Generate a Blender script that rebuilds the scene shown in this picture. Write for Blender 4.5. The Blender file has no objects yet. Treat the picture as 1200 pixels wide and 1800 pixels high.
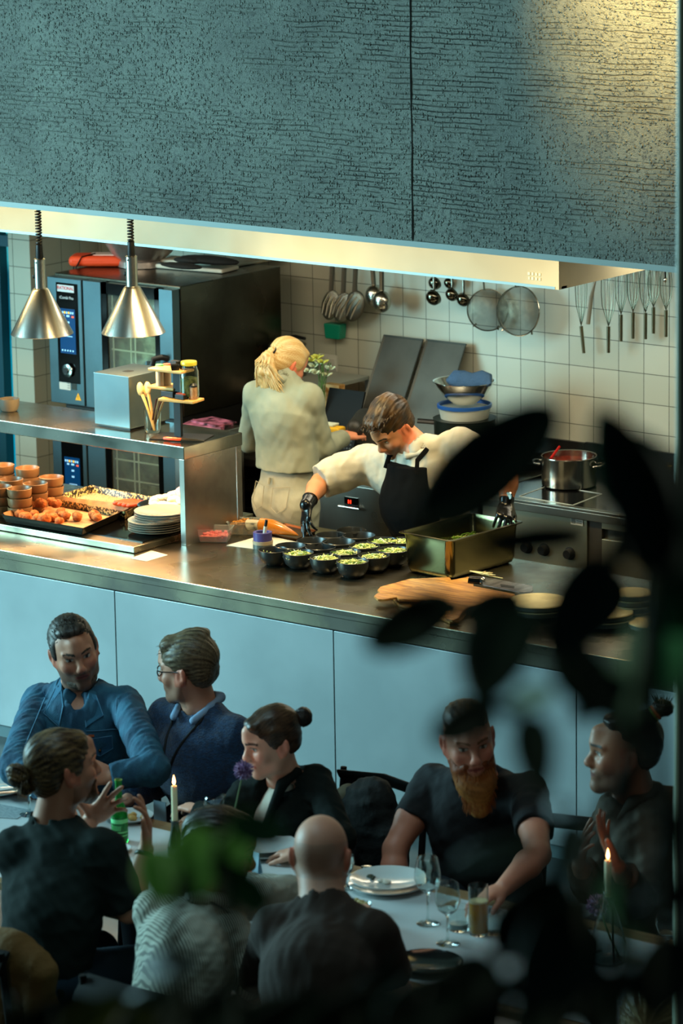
import bpy, bmesh, math, random
import numpy as np
from mathutils import Vector, Matrix
SC = bpy.context.scene
COL = SC.collection

# ------------------------------------------------------------------ camera
FPX, YAW, PITCH, ROLL, CAMH = 6437.0, math.radians(38.6), math.atan(1429/6437.0), .0165, 4.67
_f = np.array([-math.sin(YAW)*math.cos(PITCH), math.cos(YAW)*math.cos(PITCH), -math.sin(PITCH)])
_r0 = np.array([math.cos(YAW), math.sin(YAW), 0.])
_u0 = np.cross(_r0, _f)
_r = _r0*math.cos(ROLL) - _u0*math.sin(ROLL)
_u = _u0*math.cos(ROLL) + _r0*math.sin(ROLL)
cam_data = bpy.data.cameras.new('camera')
cam = bpy.data.objects.new('camera', cam_data); COL.objects.link(cam)
cam.matrix_world = Matrix(((_r[0], _u[0], -_f[0], 0), (_r[1], _u[1], -_f[1], 0), (_r[2], _u[2], -_f[2], CAMH), (0, 0, 0, 1)))
cam_data.sensor_fit = 'VERTICAL'; cam_data.sensor_height = 36; cam_data.sensor_width = 24
cam_data.lens = 36*FPX/1800.0
cam_data.clip_end = 100
cam_data.dof.use_dof = True
cam_data.dof.focus_distance = 15.6
cam_data.dof.aperture_fstop = 4.2
SC.camera = cam
SC.view_settings.view_transform = 'Standard'
SC.view_settings.look = 'None'
SC.view_settings.gamma = 1
SC.view_settings.exposure = 0.0

def ray(px, py):
    return _f*FPX + _r*(px-600) - _u*(py-900)
def at_y(px, py, Y):                       # point on the vertical plane at depth Y
    d = ray(px, py)*(Y/ray(px, py)[1]); return Vector((d[0], d[1], d[2]+CAMH))
def at_z(px, py, z):                       # point on the level surface at height z
    d = ray(px, py); d = d*((z-CAMH)/d[2]); return Vector((d[0], d[1], z))
def srgb(h):
    if not isinstance(h, str): return tuple(h[:3])
    h = h.lstrip('#'); v = [int(h[i:i+2], 16)/255 for i in (0, 2, 4)]
    return tuple(x/12.92 if x <= .04045 else ((x+.055)/1.055)**2.4 for x in v)

# ------------------------------------------------------------------ light
world = bpy.data.worlds.new('room_ambient'); SC.world = world; world.use_nodes = True
bg = world.node_tree.nodes['Background']
bg.inputs[0].default_value = (*srgb('#5f8f98'), 1); bg.inputs[1].default_value = .10
def area(name, loc, target, sx, sy, power, col, spread=180):
    l = bpy.data.lights.new(name, 'AREA'); l.shape = 'RECTANGLE'; l.size = sx; l.size_y = sy
    l.energy = power; l.color = srgb(col); l.spread = math.radians(spread)
    o = bpy.data.objects.new(name, l); COL.objects.link(o); o.location = loc
    o.rotation_euler = (Vector(target)-Vector(loc)).to_track_quat('-Z', 'Y').to_euler()
    return o
def spot(name, loc, target, power, col, angle, blend=.6, r=.03):
    l = bpy.data.lights.new(name, 'SPOT'); l.energy = power; l.color = srgb(col); l.spot_size = math.radians(angle)
    l.spot_blend = blend; l.shadow_soft_size = r
    o = bpy.data.objects.new(name, l); COL.objects.link(o); o.location = loc
    o.rotation_euler = (Vector(target)-Vector(loc)).to_track_quat('-Z', 'Y').to_euler()
    return o
# daylight through the tall windows on the left of the dining room
area('window_daylight', (-15.6, 7.3, 2.9), (-8.5, 10.2, 1.2), 4.0, 3.2, 1350, '#a0dbe6')
area('table_warm_fill', (-7.4, 9.3, 4.4), (-7.6, 9.4, 0), 3.0, .5, 8, '#ffc9a0')  # unseen warm fill added for the heads and faces at the table
area('table_cool_fill', (-8.2, 8.1, 5.6), (-7.8, 9.1, 0), 3.6, 1.2, 38, '#a6dbe6', 110)  # unseen cool fill added to brighten the tabletop and shoulders
area('plant_fill', (-4.2, .6, 6.2), (-2.2, 2.6, 4.0), 1.2, 1.2, 70, '#e6f2dc')  # fill added so the near plants catch some light
# ceiling strips in the kitchen hood and fill strips added behind the concrete beam
area('hood_light', (-9.8, 13.5, 2.3), (-9.8, 13.4, 0), 2.4, .4, 38, '#fff3d4')
area('hood_light', (-12.2, 13.3, 2.3), (-12.2, 13.5, 0), 1.8, .4, 17, '#fff1d0')
area('hood_light', (-8.0, 14.0, 2.45), (-8.2, 14.6, 1), 1.2, .4, 26, '#ffedb8')
area('hood_front_fill', (-12.7, 12.2, 2.56), (-12.7, 13.0, 2.2), 1.6, .06, 22, '#ffd98a')
area('hood_front_fill', (-9.9, 12.2, 2.56), (-9.9, 13.0, 2.2), 2.0, .06, 22, '#ffe3ac')
spot('counter_downlight', (-10.4, 12.25, 2.7), (-10.4, 12.6, .9), 135, '#ffdf9c', 110, 1.0, .1)
spot('counter_downlight', (-9.0, 12.25, 2.7), (-9.0, 12.6, .9), 125, '#ffdf9c', 110, 1.0, .1)
spot('ceiling_spot', (-7.7, 10.9, 4.7), (-7.8, 11.9, 3.9), 1500, '#ffd88f', 56, .9)

# ------------------------------------------------------------------ materials
MATS = {}
def mat(name, col, rough=.5, metal=0., bump=None, vary=None, emit=0., trans=0., alpha=1., sss=0., coat=0., ior=1.45, attr=None, spec=.5, stretch=None, sheen=0.):
    if name in MATS: return MATS[name]
    m = bpy.data.materials.new(name); m.use_nodes = True; nt = m.node_tree; N = nt.nodes; L = nt.links
    b = N['Principled BSDF']; c = (*srgb(col), 1)
    b.inputs['Base Color'].default_value = c; b.inputs['Roughness'].default_value = rough
    b.inputs['Metallic'].default_value = metal; b.inputs['IOR'].default_value = ior
    b.inputs['Transmission Weight'].default_value = trans; b.inputs['Alpha'].default_value = alpha
    b.inputs['Coat Weight'].default_value = coat; b.inputs['Specular IOR Level'].default_value = spec
    b.inputs['Sheen Weight'].default_value = sheen
    if sss: b.inputs['Subsurface Weight'].default_value = sss; b.inputs['Subsurface Scale'].default_value = .01; b.inputs['Subsurface Radius'].default_value = (1, .35, .2)
    if emit: b.inputs['Emission Color'].default_value = c; b.inputs['Emission Strength'].default_value = emit
    tc = N.new('ShaderNodeTexCoord'); src = tc.outputs['Object']
    if stretch:
        mp = N.new('ShaderNodeMapping'); mp.inputs['Scale'].default_value = stretch; L.new(src, mp.inputs[0]); src = mp.outputs[0]
    base = None
    if attr:
        a = N.new('ShaderNodeAttribute'); a.attribute_name = attr; base = a.outputs['Color']
    if vary:
        n = N.new('ShaderNodeTexNoise'); n.inputs['Scale'].default_value = vary[1]; n.inputs['Detail'].default_value = 4; L.new(src, n.inputs[0])
        r = N.new('ShaderNodeMapRange'); r.inputs[1].default_value = .38; r.inputs[2].default_value = .62; L.new(n.outputs[0], r.inputs[0])
        mx = N.new('ShaderNodeMix'); mx.data_type = 'RGBA'
        L.new(r.outputs[0], mx.inputs[0]); mx.inputs[6].default_value = c; mx.inputs[7].default_value = (*srgb(vary[0]), 1)
        if base:
            mx.blend_type = 'MULTIPLY'; L.new(base, mx.inputs[6])
        base = mx.outputs[2]
        if len(vary) > 2:
            rr = N.new('ShaderNodeMapRange'); rr.inputs[1].default_value = .3; rr.inputs[2].default_value = .7
            rr.inputs[3].default_value = rough-vary[2]; rr.inputs[4].default_value = rough+vary[2]
            L.new(n.outputs[0], rr.inputs[0]); L.new(rr.outputs[0], b.inputs['Roughness'])
    if base: L.new(base, b.inputs['Base Color'])
    if bump:
        n2 = N.new('ShaderNodeTexNoise'); n2.inputs['Scale'].default_value = bump[0]; n2.inputs['Detail'].default_value = 5; L.new(src, n2.inputs[0])
        bp = N.new('ShaderNodeBump'); bp.inputs['Strength'].default_value = bump[1]; bp.inputs['Distance'].default_value = bump[2] if len(bump) > 2 else .01
        L.new(n2.outputs[0], bp.inputs['Height']); L.new(bp.outputs[0], b.inputs['Normal'])
    MATS[name] = m; return m

STEEL = mat('brushed_steel', '#b9b7ae', .32, 1., bump=(60, .05, .002), vary=('#8f8d85', 3.5, .08))
WORKTOP = mat('worn_steel_top', '#9f987f', .27, 1., bump=(40, .06, .002), vary=('#6e6a60', 2.6, .12))
STEEL_D = mat('dark_steel', '#63625c', .38, 1., bump=(50, .05, .002), vary=('#4a4944', 3, .08))
CHROME = mat('polished_steel', '#d5d3cc', .14, 1.)
BLACK = mat('matt_black', '#0c0c0c', .45)
BLACKG = mat('gloss_black', '#060606', .12)
WHITE = mat('white_plastic', '#d8d6cc', .45)
GLASS = mat('clear_glass', '#eef6f4', .02, trans=1., ior=1.45)
CERAM = mat('white_glaze', '#d9dcd8', .18, coat=.3)
WOOD = mat('pale_wood', '#c99b5c', .5, vary=('#a67537', 9), stretch=(1, 6, 6), bump=(40, .1, .003))
BOARD = mat('acacia_wood', '#cf9448', .45, vary=('#96602a', 7), stretch=(1.2, 9, 9), bump=(40, .1, .002))

# ------------------------------------------------------------------ mesh builder
class MB:
    def __init__(s): s.v = []; s.f = []; s.m = []; s.mats = []; s.cur = 0
    def use(s, m):
        if m not in s.mats: s.mats.append(m)
        s.cur = s.mats.index(m); return s
    def add(s, vs, fs):
        o = len(s.v); s.v += [tuple(v) for v in vs]; s.f += [tuple(i+o for i in f) for f in fs]; s.m += [s.cur]*len(fs); return s
    def obox(s, M, hx, hy, hz):
        vs = [M @ Vector((x*hx, y*hy, z*hz)) for z in (-1, 1) for y in (-1, 1) for x in (-1, 1)]
        return s.add(vs, [(0, 2, 3, 1), (4, 5, 7, 6), (0, 1, 5, 4), (2, 6, 7, 3), (0, 4, 6, 2), (1, 3, 7, 5)])
    def box(s, x0, x1, y0, y1, z0, z1):
        return s.obox(Matrix.Translation(((x0+x1)/2, (y0+y1)/2, (z0+z1)/2)), abs(x1-x0)/2, abs(y1-y0)/2, abs(z1-z0)/2)
    def rbox(s, cx, cy, cz, w, d, h, rz=0, rx=0, ry=0):          # centre x,y and BOTTOM z before turning
        M = Matrix.Translation((cx, cy, cz)) @ Matrix.Rotation(rz, 4, 'Z') @ Matrix.Rotation(ry, 4, 'Y') @ Matrix.Rotation(rx, 4, 'X') @ Matrix.Translation((0, 0, h/2))
        return s.obox(M, w/2, d/2, h/2)
    def lathe(s, prof, c=(0, 0, 0), n=28, M=None, closed=False):  # prof: (r, z) pairs
        c = Vector(c); vs = []; fs = []; k = len(prof)
        for i in range(n):
            a = 2*math.pi*i/n
            for r, z in prof:
                p = Vector((r*math.cos(a), r*math.sin(a), z)); vs.append((M @ p if M else p)+c)
        for i in range(n):
            j = (i+1) % n
            for q in range(k-1):
                fs.append((i*k+q, j*k+q, j*k+q+1, i*k+q+1))
            if closed: fs.append((i*k+k-1, j*k+k-1, j*k, i*k))
        return s.add(vs, fs)
    def tube(s, pts, rad, n=8, cap=True, flat=None):
        pts = [Vector(p) for p in pts]; k = len(pts)
        if not hasattr(rad, '__len__'): rad = [rad]*k
        vs = []; fs = []; up = None
        for i, p in enumerate(pts):
            t = (pts[min(i+1, k-1)]-pts[max(i-1, 0)])
            if t.length < 1e-9: t = Vector((0, 0, 1))
            t.normalize()
            if up is None: up = t.orthogonal().normalized() if flat is None else Vector(flat)
            a = up - t*up.dot(t)
            if a.length < 1e-6: a = t.orthogonal()
            a.normalize(); up = a; b = t.cross(a)
            r = rad[i]; ra, rb = (r if hasattr(r, '__len__') else (r, r))
            for j in range(n):
                q = 2*math.pi*j/n; vs.append(p + a*(math.cos(q)*ra) + b*(math.sin(q)*rb))
        for i in range(k-1):
            for j in range(n):
                fs.append((i*n+j, i*n+(j+1) % n, (i+1)*n+(j+1) % n, (i+1)*n+j))
        if cap: fs.append(tuple(range(n))[::-1]); fs.append(tuple((k-1)*n+j for j in range(n)))
        return s.add(vs, fs)
    def cyl(s, a, b, r, n=16): return s.tube([a, b], r, n)
    def prism(s, pts, z0, z1, M=None):
        n = len(pts); vs = [Vector((x, y, z)) for z in (z0, z1) for x, y in pts]
        if M: vs = [M @ v for v in vs]
        return s.add(vs, [tuple(range(n))[::-1], tuple(range(n, 2*n))]+[(i, (i+1) % n, n+(i+1) % n, n+i) for i in range(n)])
    def ell(s, c, r, n=12, m=8, M=None, noise=0, seed=0):
        rnd = random.Random(seed); vs = []; fs = []; c = Vector(c)
        for i in range(m+1):
            th = math.pi*i/m
            for j in range(n):
                ph = 2*math.pi*j/n; k = 1+(rnd.uniform(-noise, noise) if noise else 0)
                p = Vector((r[0]*k*math.sin(th)*math.cos(ph), r[1]*k*math.sin(th)*math.sin(ph), r[2]*k*math.cos(th)))
                vs.append((M @ p if M else p)+c)
        for i in range(m):
            for j in range(n): fs.append((i*n+j, (i+1)*n+j, (i+1)*n+(j+1) % n, i*n+(j+1) % n))
        return s.add(vs, fs)
    def build(s, name, m=None, parent=None, smooth=False, bevel=0, solid=0, sub=0, world=False, ang=38):
        me = bpy.data.meshes.new(name); vs = s.v
        if world and parent is not None:
            wl = parent.location + (parent.parent.location if parent.parent else Vector((0, 0, 0)))
            vs = [(v[0]-wl[0], v[1]-wl[1], v[2]-wl[2]) for v in vs]
        me.from_pydata(vs, [], s.f)
        if s.mats:
            for q in s.mats: me.materials.append(q)
            me.polygons.foreach_set('material_index', s.m)
        elif m: me.materials.append(m)
        bm = bmesh.new(); bm.from_mesh(me); bmesh.ops.remove_doubles(bm, verts=bm.verts, dist=1e-6)
        bmesh.ops.recalc_face_normals(bm, faces=bm.faces); bm.to_mesh(me); bm.free()
        if smooth:
            me.polygons.foreach_set('use_smooth', [True]*len(me.polygons))
            me.set_sharp_from_angle(angle=math.radians(ang))
        o = bpy.data.objects.new(name, me); COL.objects.link(o)
        if parent is not None: o.parent = parent
        if solid:
            d = o.modifiers.new('s', 'SOLIDIFY'); d.thickness = abs(solid); d.offset = -1 if solid > 0 else 1
        if bevel:
            d = o.modifiers.new('b', 'BEVEL'); d.width = bevel; d.segments = 2; d.limit_method = 'ANGLE'; d.angle_limit = math.radians(40)
        if sub:
            d = o.modifiers.new('u', 'SUBSURF'); d.levels = sub; d.render_levels = sub
        return o

def tag(o, label, cat, group=None, kind=None):
    if label: o['label'] = label
    if cat: o['category'] = cat
    if group: o['group'] = group
    if kind: o['kind'] = kind
    return o
def thing(name, label, cat, loc=(0, 0, 0), rz=0., group=None):
    o = bpy.data.objects.new(name, None); COL.objects.link(o); o.empty_display_size = .05
    o.location = loc; o.rotation_euler = (0, 0, rz); return tag(o, label, cat, group)
def structure(o): o['kind'] = 'structure'; return o
def dup(root, loc, rz=0., label=None, group=None, scale=None):
    r = root.copy(); COL.objects.link(r); r.location = loc; r.rotation_euler = (0, 0, rz)
    if scale: r.scale = (scale,)*3
    if label: r['label'] = label
    if group: r['group'] = group
    for ch in list(root.children):
        c = ch.copy(); COL.objects.link(c); c.parent = r
        for g in list(ch.children):
            d = g.copy(); COL.objects.link(d); d.parent = c
    return r
def text_mesh(txt, size, M, m, parent, name='lettering', bold=.0, align='CENTER'):
    cu = bpy.data.curves.new(name, 'FONT'); cu.body = txt; cu.size = size; cu.align_x = align; cu.align_y = 'CENTER'; cu.extrude = .0004; cu.offset = bold
    t = bpy.data.objects.new(name, cu); COL.objects.link(t)
    dg = bpy.context.evaluated_depsgraph_get(); me = bpy.data.meshes.new_from_object(t.evaluated_get(dg))
    bpy.data.objects.remove(t); me.transform(M); me.materials.clear(); me.materials.append(m)
    o = bpy.data.objects.new(name, me); COL.objects.link(o); o.parent = parent; return o
MFRONT = Matrix.Rotation(math.radians(90), 4, 'X')                # text facing -Y
# ------------------------------------------------------------------ the room
def tile_mat(name, axis, c1, c2, grout, sz=.15, x0=0., z0=0., mort=.012):
    m = bpy.data.materials.new(name); m.use_nodes = True; nt = m.node_tree; N = nt.nodes; L = nt.links; b = N['Principled BSDF']
    g = N.new('ShaderNodeNewGeometry'); s = N.new('ShaderNodeSeparateXYZ'); L.new(g.outputs['Position'], s.inputs[0])
    cb = N.new('ShaderNodeCombineXYZ')
    def off(o, v):
        q = N.new('ShaderNodeMath'); q.operation = 'SUBTRACT'; q.inputs[1].default_value = v; L.new(o, q.inputs[0]); return q.outputs[0]
    L.new(off(s.outputs['XYZ'.index(axis)], x0), cb.inputs[0]); L.new(off(s.outputs[2], z0), cb.inputs[1])
    br = N.new('ShaderNodeTexBrick'); br.offset = 0; br.inputs['Scale'].default_value = 1/sz
    br.inputs['Brick Width'].default_value = 1; br.inputs['Row Height'].default_value = 1
    br.inputs['Mortar Size'].default_value = mort; br.inputs['Mortar Smooth'].default_value = .2
    br.inputs['Color1'].default_value = (*srgb(c1), 1); br.inputs['Color2'].default_value = (*srgb(c2), 1); br.inputs['Mortar'].default_value = (*srgb(grout), 1)
    L.new(cb.outputs[0], br.inputs[0]); L.new(br.outputs[0], b.inputs['Base Color'])
    bp = N.new('ShaderNodeBump'); bp.inputs['Strength'].default_value = .4; bp.inputs['Distance'].default_value = .003; bp.invert = True
    L.new(br.outputs['Fac'], bp.inputs['Height']); L.new(bp.outputs[0], b.inputs['Normal'])
    b.inputs['Roughness'].default_value = .3; return m
TILE = tile_mat('white_wall_tile', 'X', '#b9b8a6', '#aeae9c', '#2f3029', x0=-10.414, z0=1.232-.15*20)
TILES = tile_mat('white_wall_tile_side', 'Y', '#b4b2a2', '#a9a897', '#3a3a32', x0=14.9, z0=1.232-.15*20)
PAINT = mat('dim_paint', '#3c4340', .8)
structure(MB().box(-17, -4, 14.9, 15.1, 0, 4).build('wall_back', TILE))
structure(MB().box(-17.2, -4, 2, 15.1, -.1, 0).build('floor', mat('grey_screed_floor', '#3a4142', .45, vary=('#2b3031', 1.5, .1))))
structure(MB().box(-18, -4, 11.6, 15.1, 4.9, 5.0).build('ceiling', PAINT))
structure(MB().box(-4.1, -4, 11.6, 15.1, 0, 5).build('wall_right', PAINT))
# tiled wall end beside the window
a = at_y(17, 500, 14.35); b = at_y(54, 500, 14.35)
nib = MB().use(TILE).box(a.x, b.x, 14.35, 14.9, 0, 3)
nib.m = [1 if i in (4, 5) else 0 for i in range(6)]; nib.mats = [TILE, TILES]
structure(nib.build('wall_left', None))
# window at the far left with the blue evening light behind its glass
W1 = structure(MB().box(-17, a.x-1.1, 14.3, 14.42, 0, 3.2).build('window_1', mat('blue_frame', '#0f4350', .5)))
WGL = bpy.data.materials.new('evening_window_glass'); WGL.use_nodes = True
_n = WGL.node_tree; _b = _n.nodes['Principled BSDF']; _b.inputs['Base Color'].default_value = (0, .05, .07, 1); _b.inputs['Roughness'].default_value = .08
_g = _n.nodes.new('ShaderNodeNewGeometry'); _s = _n.nodes.new('ShaderNodeSeparateXYZ'); _n.links.new(_g.outputs[0], _s.inputs[0])
_cr = _n.nodes.new('ShaderNodeValToRGB'); _mr = _n.nodes.new('ShaderNodeMapRange'); _mr.inputs[1].default_value = .6; _mr.inputs[2].default_value = 2.1
_n.links.new(_s.outputs[2], _mr.inputs[0]); _n.links.new(_mr.outputs[0], _cr.inputs[0])
_e = _cr.color_ramp.elements; _e[0].color = (*srgb('#0094b4'), 1); _e[1].color = (*srgb('#3fb0b8'), 1)
for q, cc in ((.42, '#0a8ba3'), (.47, '#066b84'), (.68, '#0a5568'), (.73, '#35a7b2')):
    z_ = _e.new(q); z_.color = (*srgb(cc), 1)
_n.links.new(_cr.outputs[0], _b.inputs['Emission Color']); _b.inputs['Emission Strength'].default_value = 1.0
structure(MB().box(a.x-1.1, a.x, 14.44, 14.46, 0, 3.2).build('pane', WGL, W1))
fr = MB(); xx = at_y(5, 500, 14.4).x; fr.box(xx-.06, xx, 14.38, 14.44, 0, 3.2); fr.box(a.x-1.1, a.x, 14.38, 14.44, 1.78, 1.84)
structure(fr.build('window_frame', mat('blue_frame', '#0f4350', .5), W1))

# rough board-marked concrete beam above the kitchen
CONC = bpy.data.materials.new('board_marked_render'); CONC.use_nodes = True
nt = CONC.node_tree; N = nt.nodes; L = nt.links; pb = N['Principled BSDF']; pb.inputs['Roughness'].default_value = .55
tc = N.new('ShaderNodeTexCoord')
def nz(scale, detail, st=None, rough=.6):
    mp = N.new('ShaderNodeMapping'); mp.inputs['Scale'].default_value = st or (1, 1, 1); L.new(tc.outputs['Object'], mp.inputs[0])
    n = N.new('ShaderNodeTexNoise'); n.inputs['Scale'].default_value = scale; n.inputs['Detail'].default_value = detail; n.inputs['Roughness'].default_value = rough
    L.new(mp.outputs[0], n.inputs[0]); return n.outputs[0]
def mth(op, a_, b_):
    q = N.new('ShaderNodeMath'); q.operation = op
    for i_, v_ in enumerate((a_, b_)):
        if isinstance(v_, (int, float)): q.inputs[i_].default_value = v_
        else: L.new(v_, q.inputs[i_])
    return q.outputs[0]
def rng(o_, lo, hi, t0=0., t1=1.):
    q = N.new('ShaderNodeMapRange'); q.inputs[1].default_value = lo; q.inputs[2].default_value = hi; q.inputs[3].default_value = t0; q.inputs[4].default_value = t1
    L.new(o_, q.inputs[0]); return q.outputs[0]
vo = N.new('ShaderNodeTexVoronoi'); vo.inputs['Scale'].default_value = 80; vo.inputs['Randomness'].default_value = 1
_mp = N.new('ShaderNodeMapping'); L.new(tc.outputs['Object'], _mp.inputs[0])
_ds = N.new('ShaderNodeMix'); _ds.data_type = 'VECTOR'; _ds.inputs[0].default_value = .012
_nn = N.new('ShaderNodeTexNoise'); _nn.inputs['Scale'].default_value = 60; L.new(tc.outputs['Object'], _nn.inputs[0])
L.new(_mp.outputs[0], _ds.inputs[4]); L.new(_nn.outputs['Color'], _ds.inputs[5]); L.new(_ds.outputs[1], vo.inputs[0])
sv = N.new('ShaderNodeSeparateXYZ'); L.new(vo.outputs['Color'], sv.inputs[0])
peb = mth('MULTIPLY', rng(vo.outputs['Distance'], .62, .1), rng(sv.outputs[0], .35, .9))
grain = mth('ADD', mth('MULTIPLY', peb, .55), mth('MULTIPLY', nz(42, 6, (1, 1, 1.1), .7), .55)); grit = nz(210, 3)
sep = N.new('ShaderNodeSeparateXYZ'); L.new(tc.outputs['Object'], sep.inputs[0])
wob = mth('MULTIPLY', mth('SUBTRACT', nz(3.5, 3), .5), .035)
lines = mth('SINE', mth('MULTIPLY', mth('ADD', sep.outputs[2], wob), 2*math.pi/.021), 0)
groove = rng(lines, .72, 1.0)
gmask = rng(nz(2.0, 3, (.5, 1, 1.6)), .40, .54)
gbreak = rng(nz(26, 2, (.35, 1, 1)), .40, .58)
groove = mth('MULTIPLY', mth('MULTIPLY', mth('MULTIPLY', groove, gmask), gbreak), rng(mth('ADD', sep.outputs[0], mth('MULTIPLY', nz(1.4, 2), 1.5)), -9.6, -8.2, .3, 1))
smooth_patch = rng(nz(1.3, 2), .52, .62)
gr2 = mth('MULTIPLY', rng(grain, .35, .65), rng(smooth_patch, 0, 1, 1, .35))
h = mth('SUBTRACT', mth('ADD', gr2, mth('MULTIPLY', grit, .35)), mth('MULTIPLY', groove, 1.0))
bp = N.new('ShaderNodeBump'); bp.inputs['Strength'].default_value = .9; bp.inputs['Distance'].default_value = .014; L.new(h, bp.inputs['Height']); L.new(bp.outputs[0], pb.inputs['Normal'])
mx = N.new('ShaderNodeMix'); mx.data_type = 'RGBA'; L.new(rng(nz(1.6, 5), .35, .7), mx.inputs[0])
mx.inputs[6].default_value = (*srgb('#6b7064'), 1); mx.inputs[7].default_value = (*srgb('#464a40'), 1)
m2 = N.new('ShaderNodeMix'); m2.data_type = 'RGBA'; m2.blend_type = 'MULTIPLY'; L.new(mth('MAXIMUM', mth('MULTIPLY', groove, .85), mth('MULTIPLY', rng(nz(75, 3, (1, 1, 1.2), .8), .50, .36, 0, .9), rng(nz(1.7, 3), .35, .55, .35, 1))), m2.inputs[0]); L.new(mx.outputs[2], m2.inputs[6]); m2.inputs[7].default_value = (.13, .13, .12, 1)
L.new(m2.outputs[2], pb.inputs['Base Color'])
YB = 11.9; zb = at_y(600, 421.5, YB).z
jx = at_y(725, 380, YB).x
for i_, (x0, x1) in enumerate(((-16, jx-.002), (jx+.002, -4))):
    structure(MB().box(x0, x1, YB, YB+.12, zb+.022, 5).build('wall_front', CONC))
structure(MB().box(-16, -4, YB-.004, YB+.124, zb, zb+.024).build('trim_1', mat('painted_edge', '#8d9893', .5)))
jo = MB(); rj = random.Random(4)
jo.tube([(jx+rj.uniform(-.002, .002), YB-.001, zb+.03+.06*k) for k in range(22)], [rj.uniform(.0015, .0045) for k in range(22)], 5)
structure(jo.build('trim_2', mat('dirty_joint', '#2a2d29', .9)))

# round-edged post at the right of the opening
px = at_y(1184, 900, 7.75)
PO = MB().box(px.x+.012, px.x+.17, 7.75, 7.91, 0, 5).build('wall_post', mat('dark_brown_post', '#2a241b', .6)); structure(PO)
structure(MB().tube([(px.x+.012, 7.76, 0), (px.x+.012, 7.76, 5)], .012, 12).build('lit_strip', mat('lit_post_edge', '#a3b39a', .4)))  # pale strip puts the lit rim of the post into its colour
# ------------------------------------------------------------------ front counter
ZC = .9; YC = 11.77; YCB = 12.96
ct = thing('kitchen_counter', 'long stainless steel kitchen counter with tall blue-grey front panels', 'counter', (-10, 12.4, 0))
XE = -6.2
mb = MB(); mb.box(-15.5, XE, YC, YCB, ZC-.04, ZC); mb.box(-15.5, XE, YC, YC+.03, .805, ZC-.04)
mb.build('worktop', WORKTOP, ct, bevel=.004, world=True)
FRONTM = mat('satin_front_panel', '#a3adae', .42, .35, vary=('#8d9899', 1.2, .06), bump=(30, .03, .003))
jx = [at_y(199.5, 1040, YC).x, at_y(584, 1109, YC).x, at_y(1011, 1190, YC).x]
ed = [-15.5, jx[0]-1.23*2, jx[0]-1.23, *jx, jx[2]+1.23, XE]
for k in range(len(ed)-1):
    MB().box(ed[k]+.0025, ed[k+1]-.0025, YC+.006, YC+.03, .06, .80).build('front_panel', FRONTM, ct, bevel=.002, world=True)
MB().box(-15.5, XE, YC+.032, YCB-.02, .1, .86).build('carcass', STEEL_D, ct, world=True)
MB().box(-15.5, XE, YC+.02, YCB-.1, 0, .1).build('plinth', mat('blue_grey_plinth', '#5d7478', .5), ct, world=True)

# ------------------------------------------------------------------ pass shelf on the counter
ps = thing('pass_shelf', 'raised stainless steel serving shelf standing on the left of the counter', 'shelf', (-11.2, 12.5, ZC))
XP = -10.734; YP = 12.305; YPB = 12.72; ZP = 1.362
MB().box(-15.5, XP, YP, YPB, ZP-.06, ZP).build('shelf_top', mat('worn_shelf_steel', '#b5b1a2', .24, 1., vary=('#7f7b70', 3, .1), bump=(40, .05, .002)), ps, bevel=.003, world=True)
mb = MB(); mb.box(XP-.035, XP-.003, YP+.004, YP+.03, ZC, ZP-.06); mb.box(XP-.015, XP-.003, YP+.03, YPB-.045, ZC, ZP-.06); mb.box(XP-.035, XP-.003, YPB-.038, YPB-.004, ZC, ZP-.06)
mb.build('side_panel', STEEL, ps, bevel=.002, world=True)
lg = thing('heated_base', 'low steel warming base under the raised shelf', 'warming plate', (-11.6, 12.4, ZC+.001))
MB().box(-15.4, XP-.095, 12.055, 12.9, ZC+.002, ZC+.032).build('base_plate', WORKTOP, lg, bevel=.003, world=True)
MB().box(-11.36, XP-.12, 12.14, 12.8, ZC+.0325, ZC+.036).build('glass_plate', BLACKG, lg, world=True)

l_ = area('shelf_heat_strip', (-11.9, 12.5, ZP-.066), (-11.9, 12.5, 0), 2.3, .12, 34, '#ffc68a')

# ------------------------------------------------------------------ hood
hx = at_y(982, 509.5, 12.85).x; hz = at_y(982, 509.5, 12.85).z
hd = thing('extractor_hood', 'wide satin steel extractor hood behind the concrete beam', 'extractor hood', (-10.5, 13.5, hz))
HM = mat('satin_hood_steel', '#a8a18a', .55, .25, vary=('#938c76', 1.1, .05))
mb = MB(); mb.box(-16, hx, 12.85, 12.87, hz, 2.9); mb.box(hx-.02, hx, 12.87, 14.9, hz, 2.9); mb.box(-16, hx, 12.87, 14.9, 2.88, 2.9); mb.box(-16, hx, 12.87, 12.91, hz, hz+.012)
mb.build('canopy', HM, hd, world=True)
MB().box(-16, hx-.02, 12.848, 12.853, hz, hz+.012).build('lower_lip', mat('blue_lip', '#7f9092', .4, .8), hd, world=True)
mb = MB()
for k in range(9): mb.rbox(-15+k*.7, 14.3, 2.45, .62, .04, .5, rx=.6)
mb.build('grease_filters', STEEL_D, hd, world=True)
bd = at_y(938, 481, 12.846)
mb = MB(); rr = random.Random(1)
for k in range(4):
    for q in range(2): mb.box(bd.x-.035+k*.019+rr.uniform(0, .004), bd.x-.022+k*.019, 12.8475, 12.85, bd.z-.008-q*.02, bd.z+.004-q*.02)
mb.build('maker_badge', mat('badge_metal', '#c9bd98', .3, .6), hd, world=True)

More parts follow.
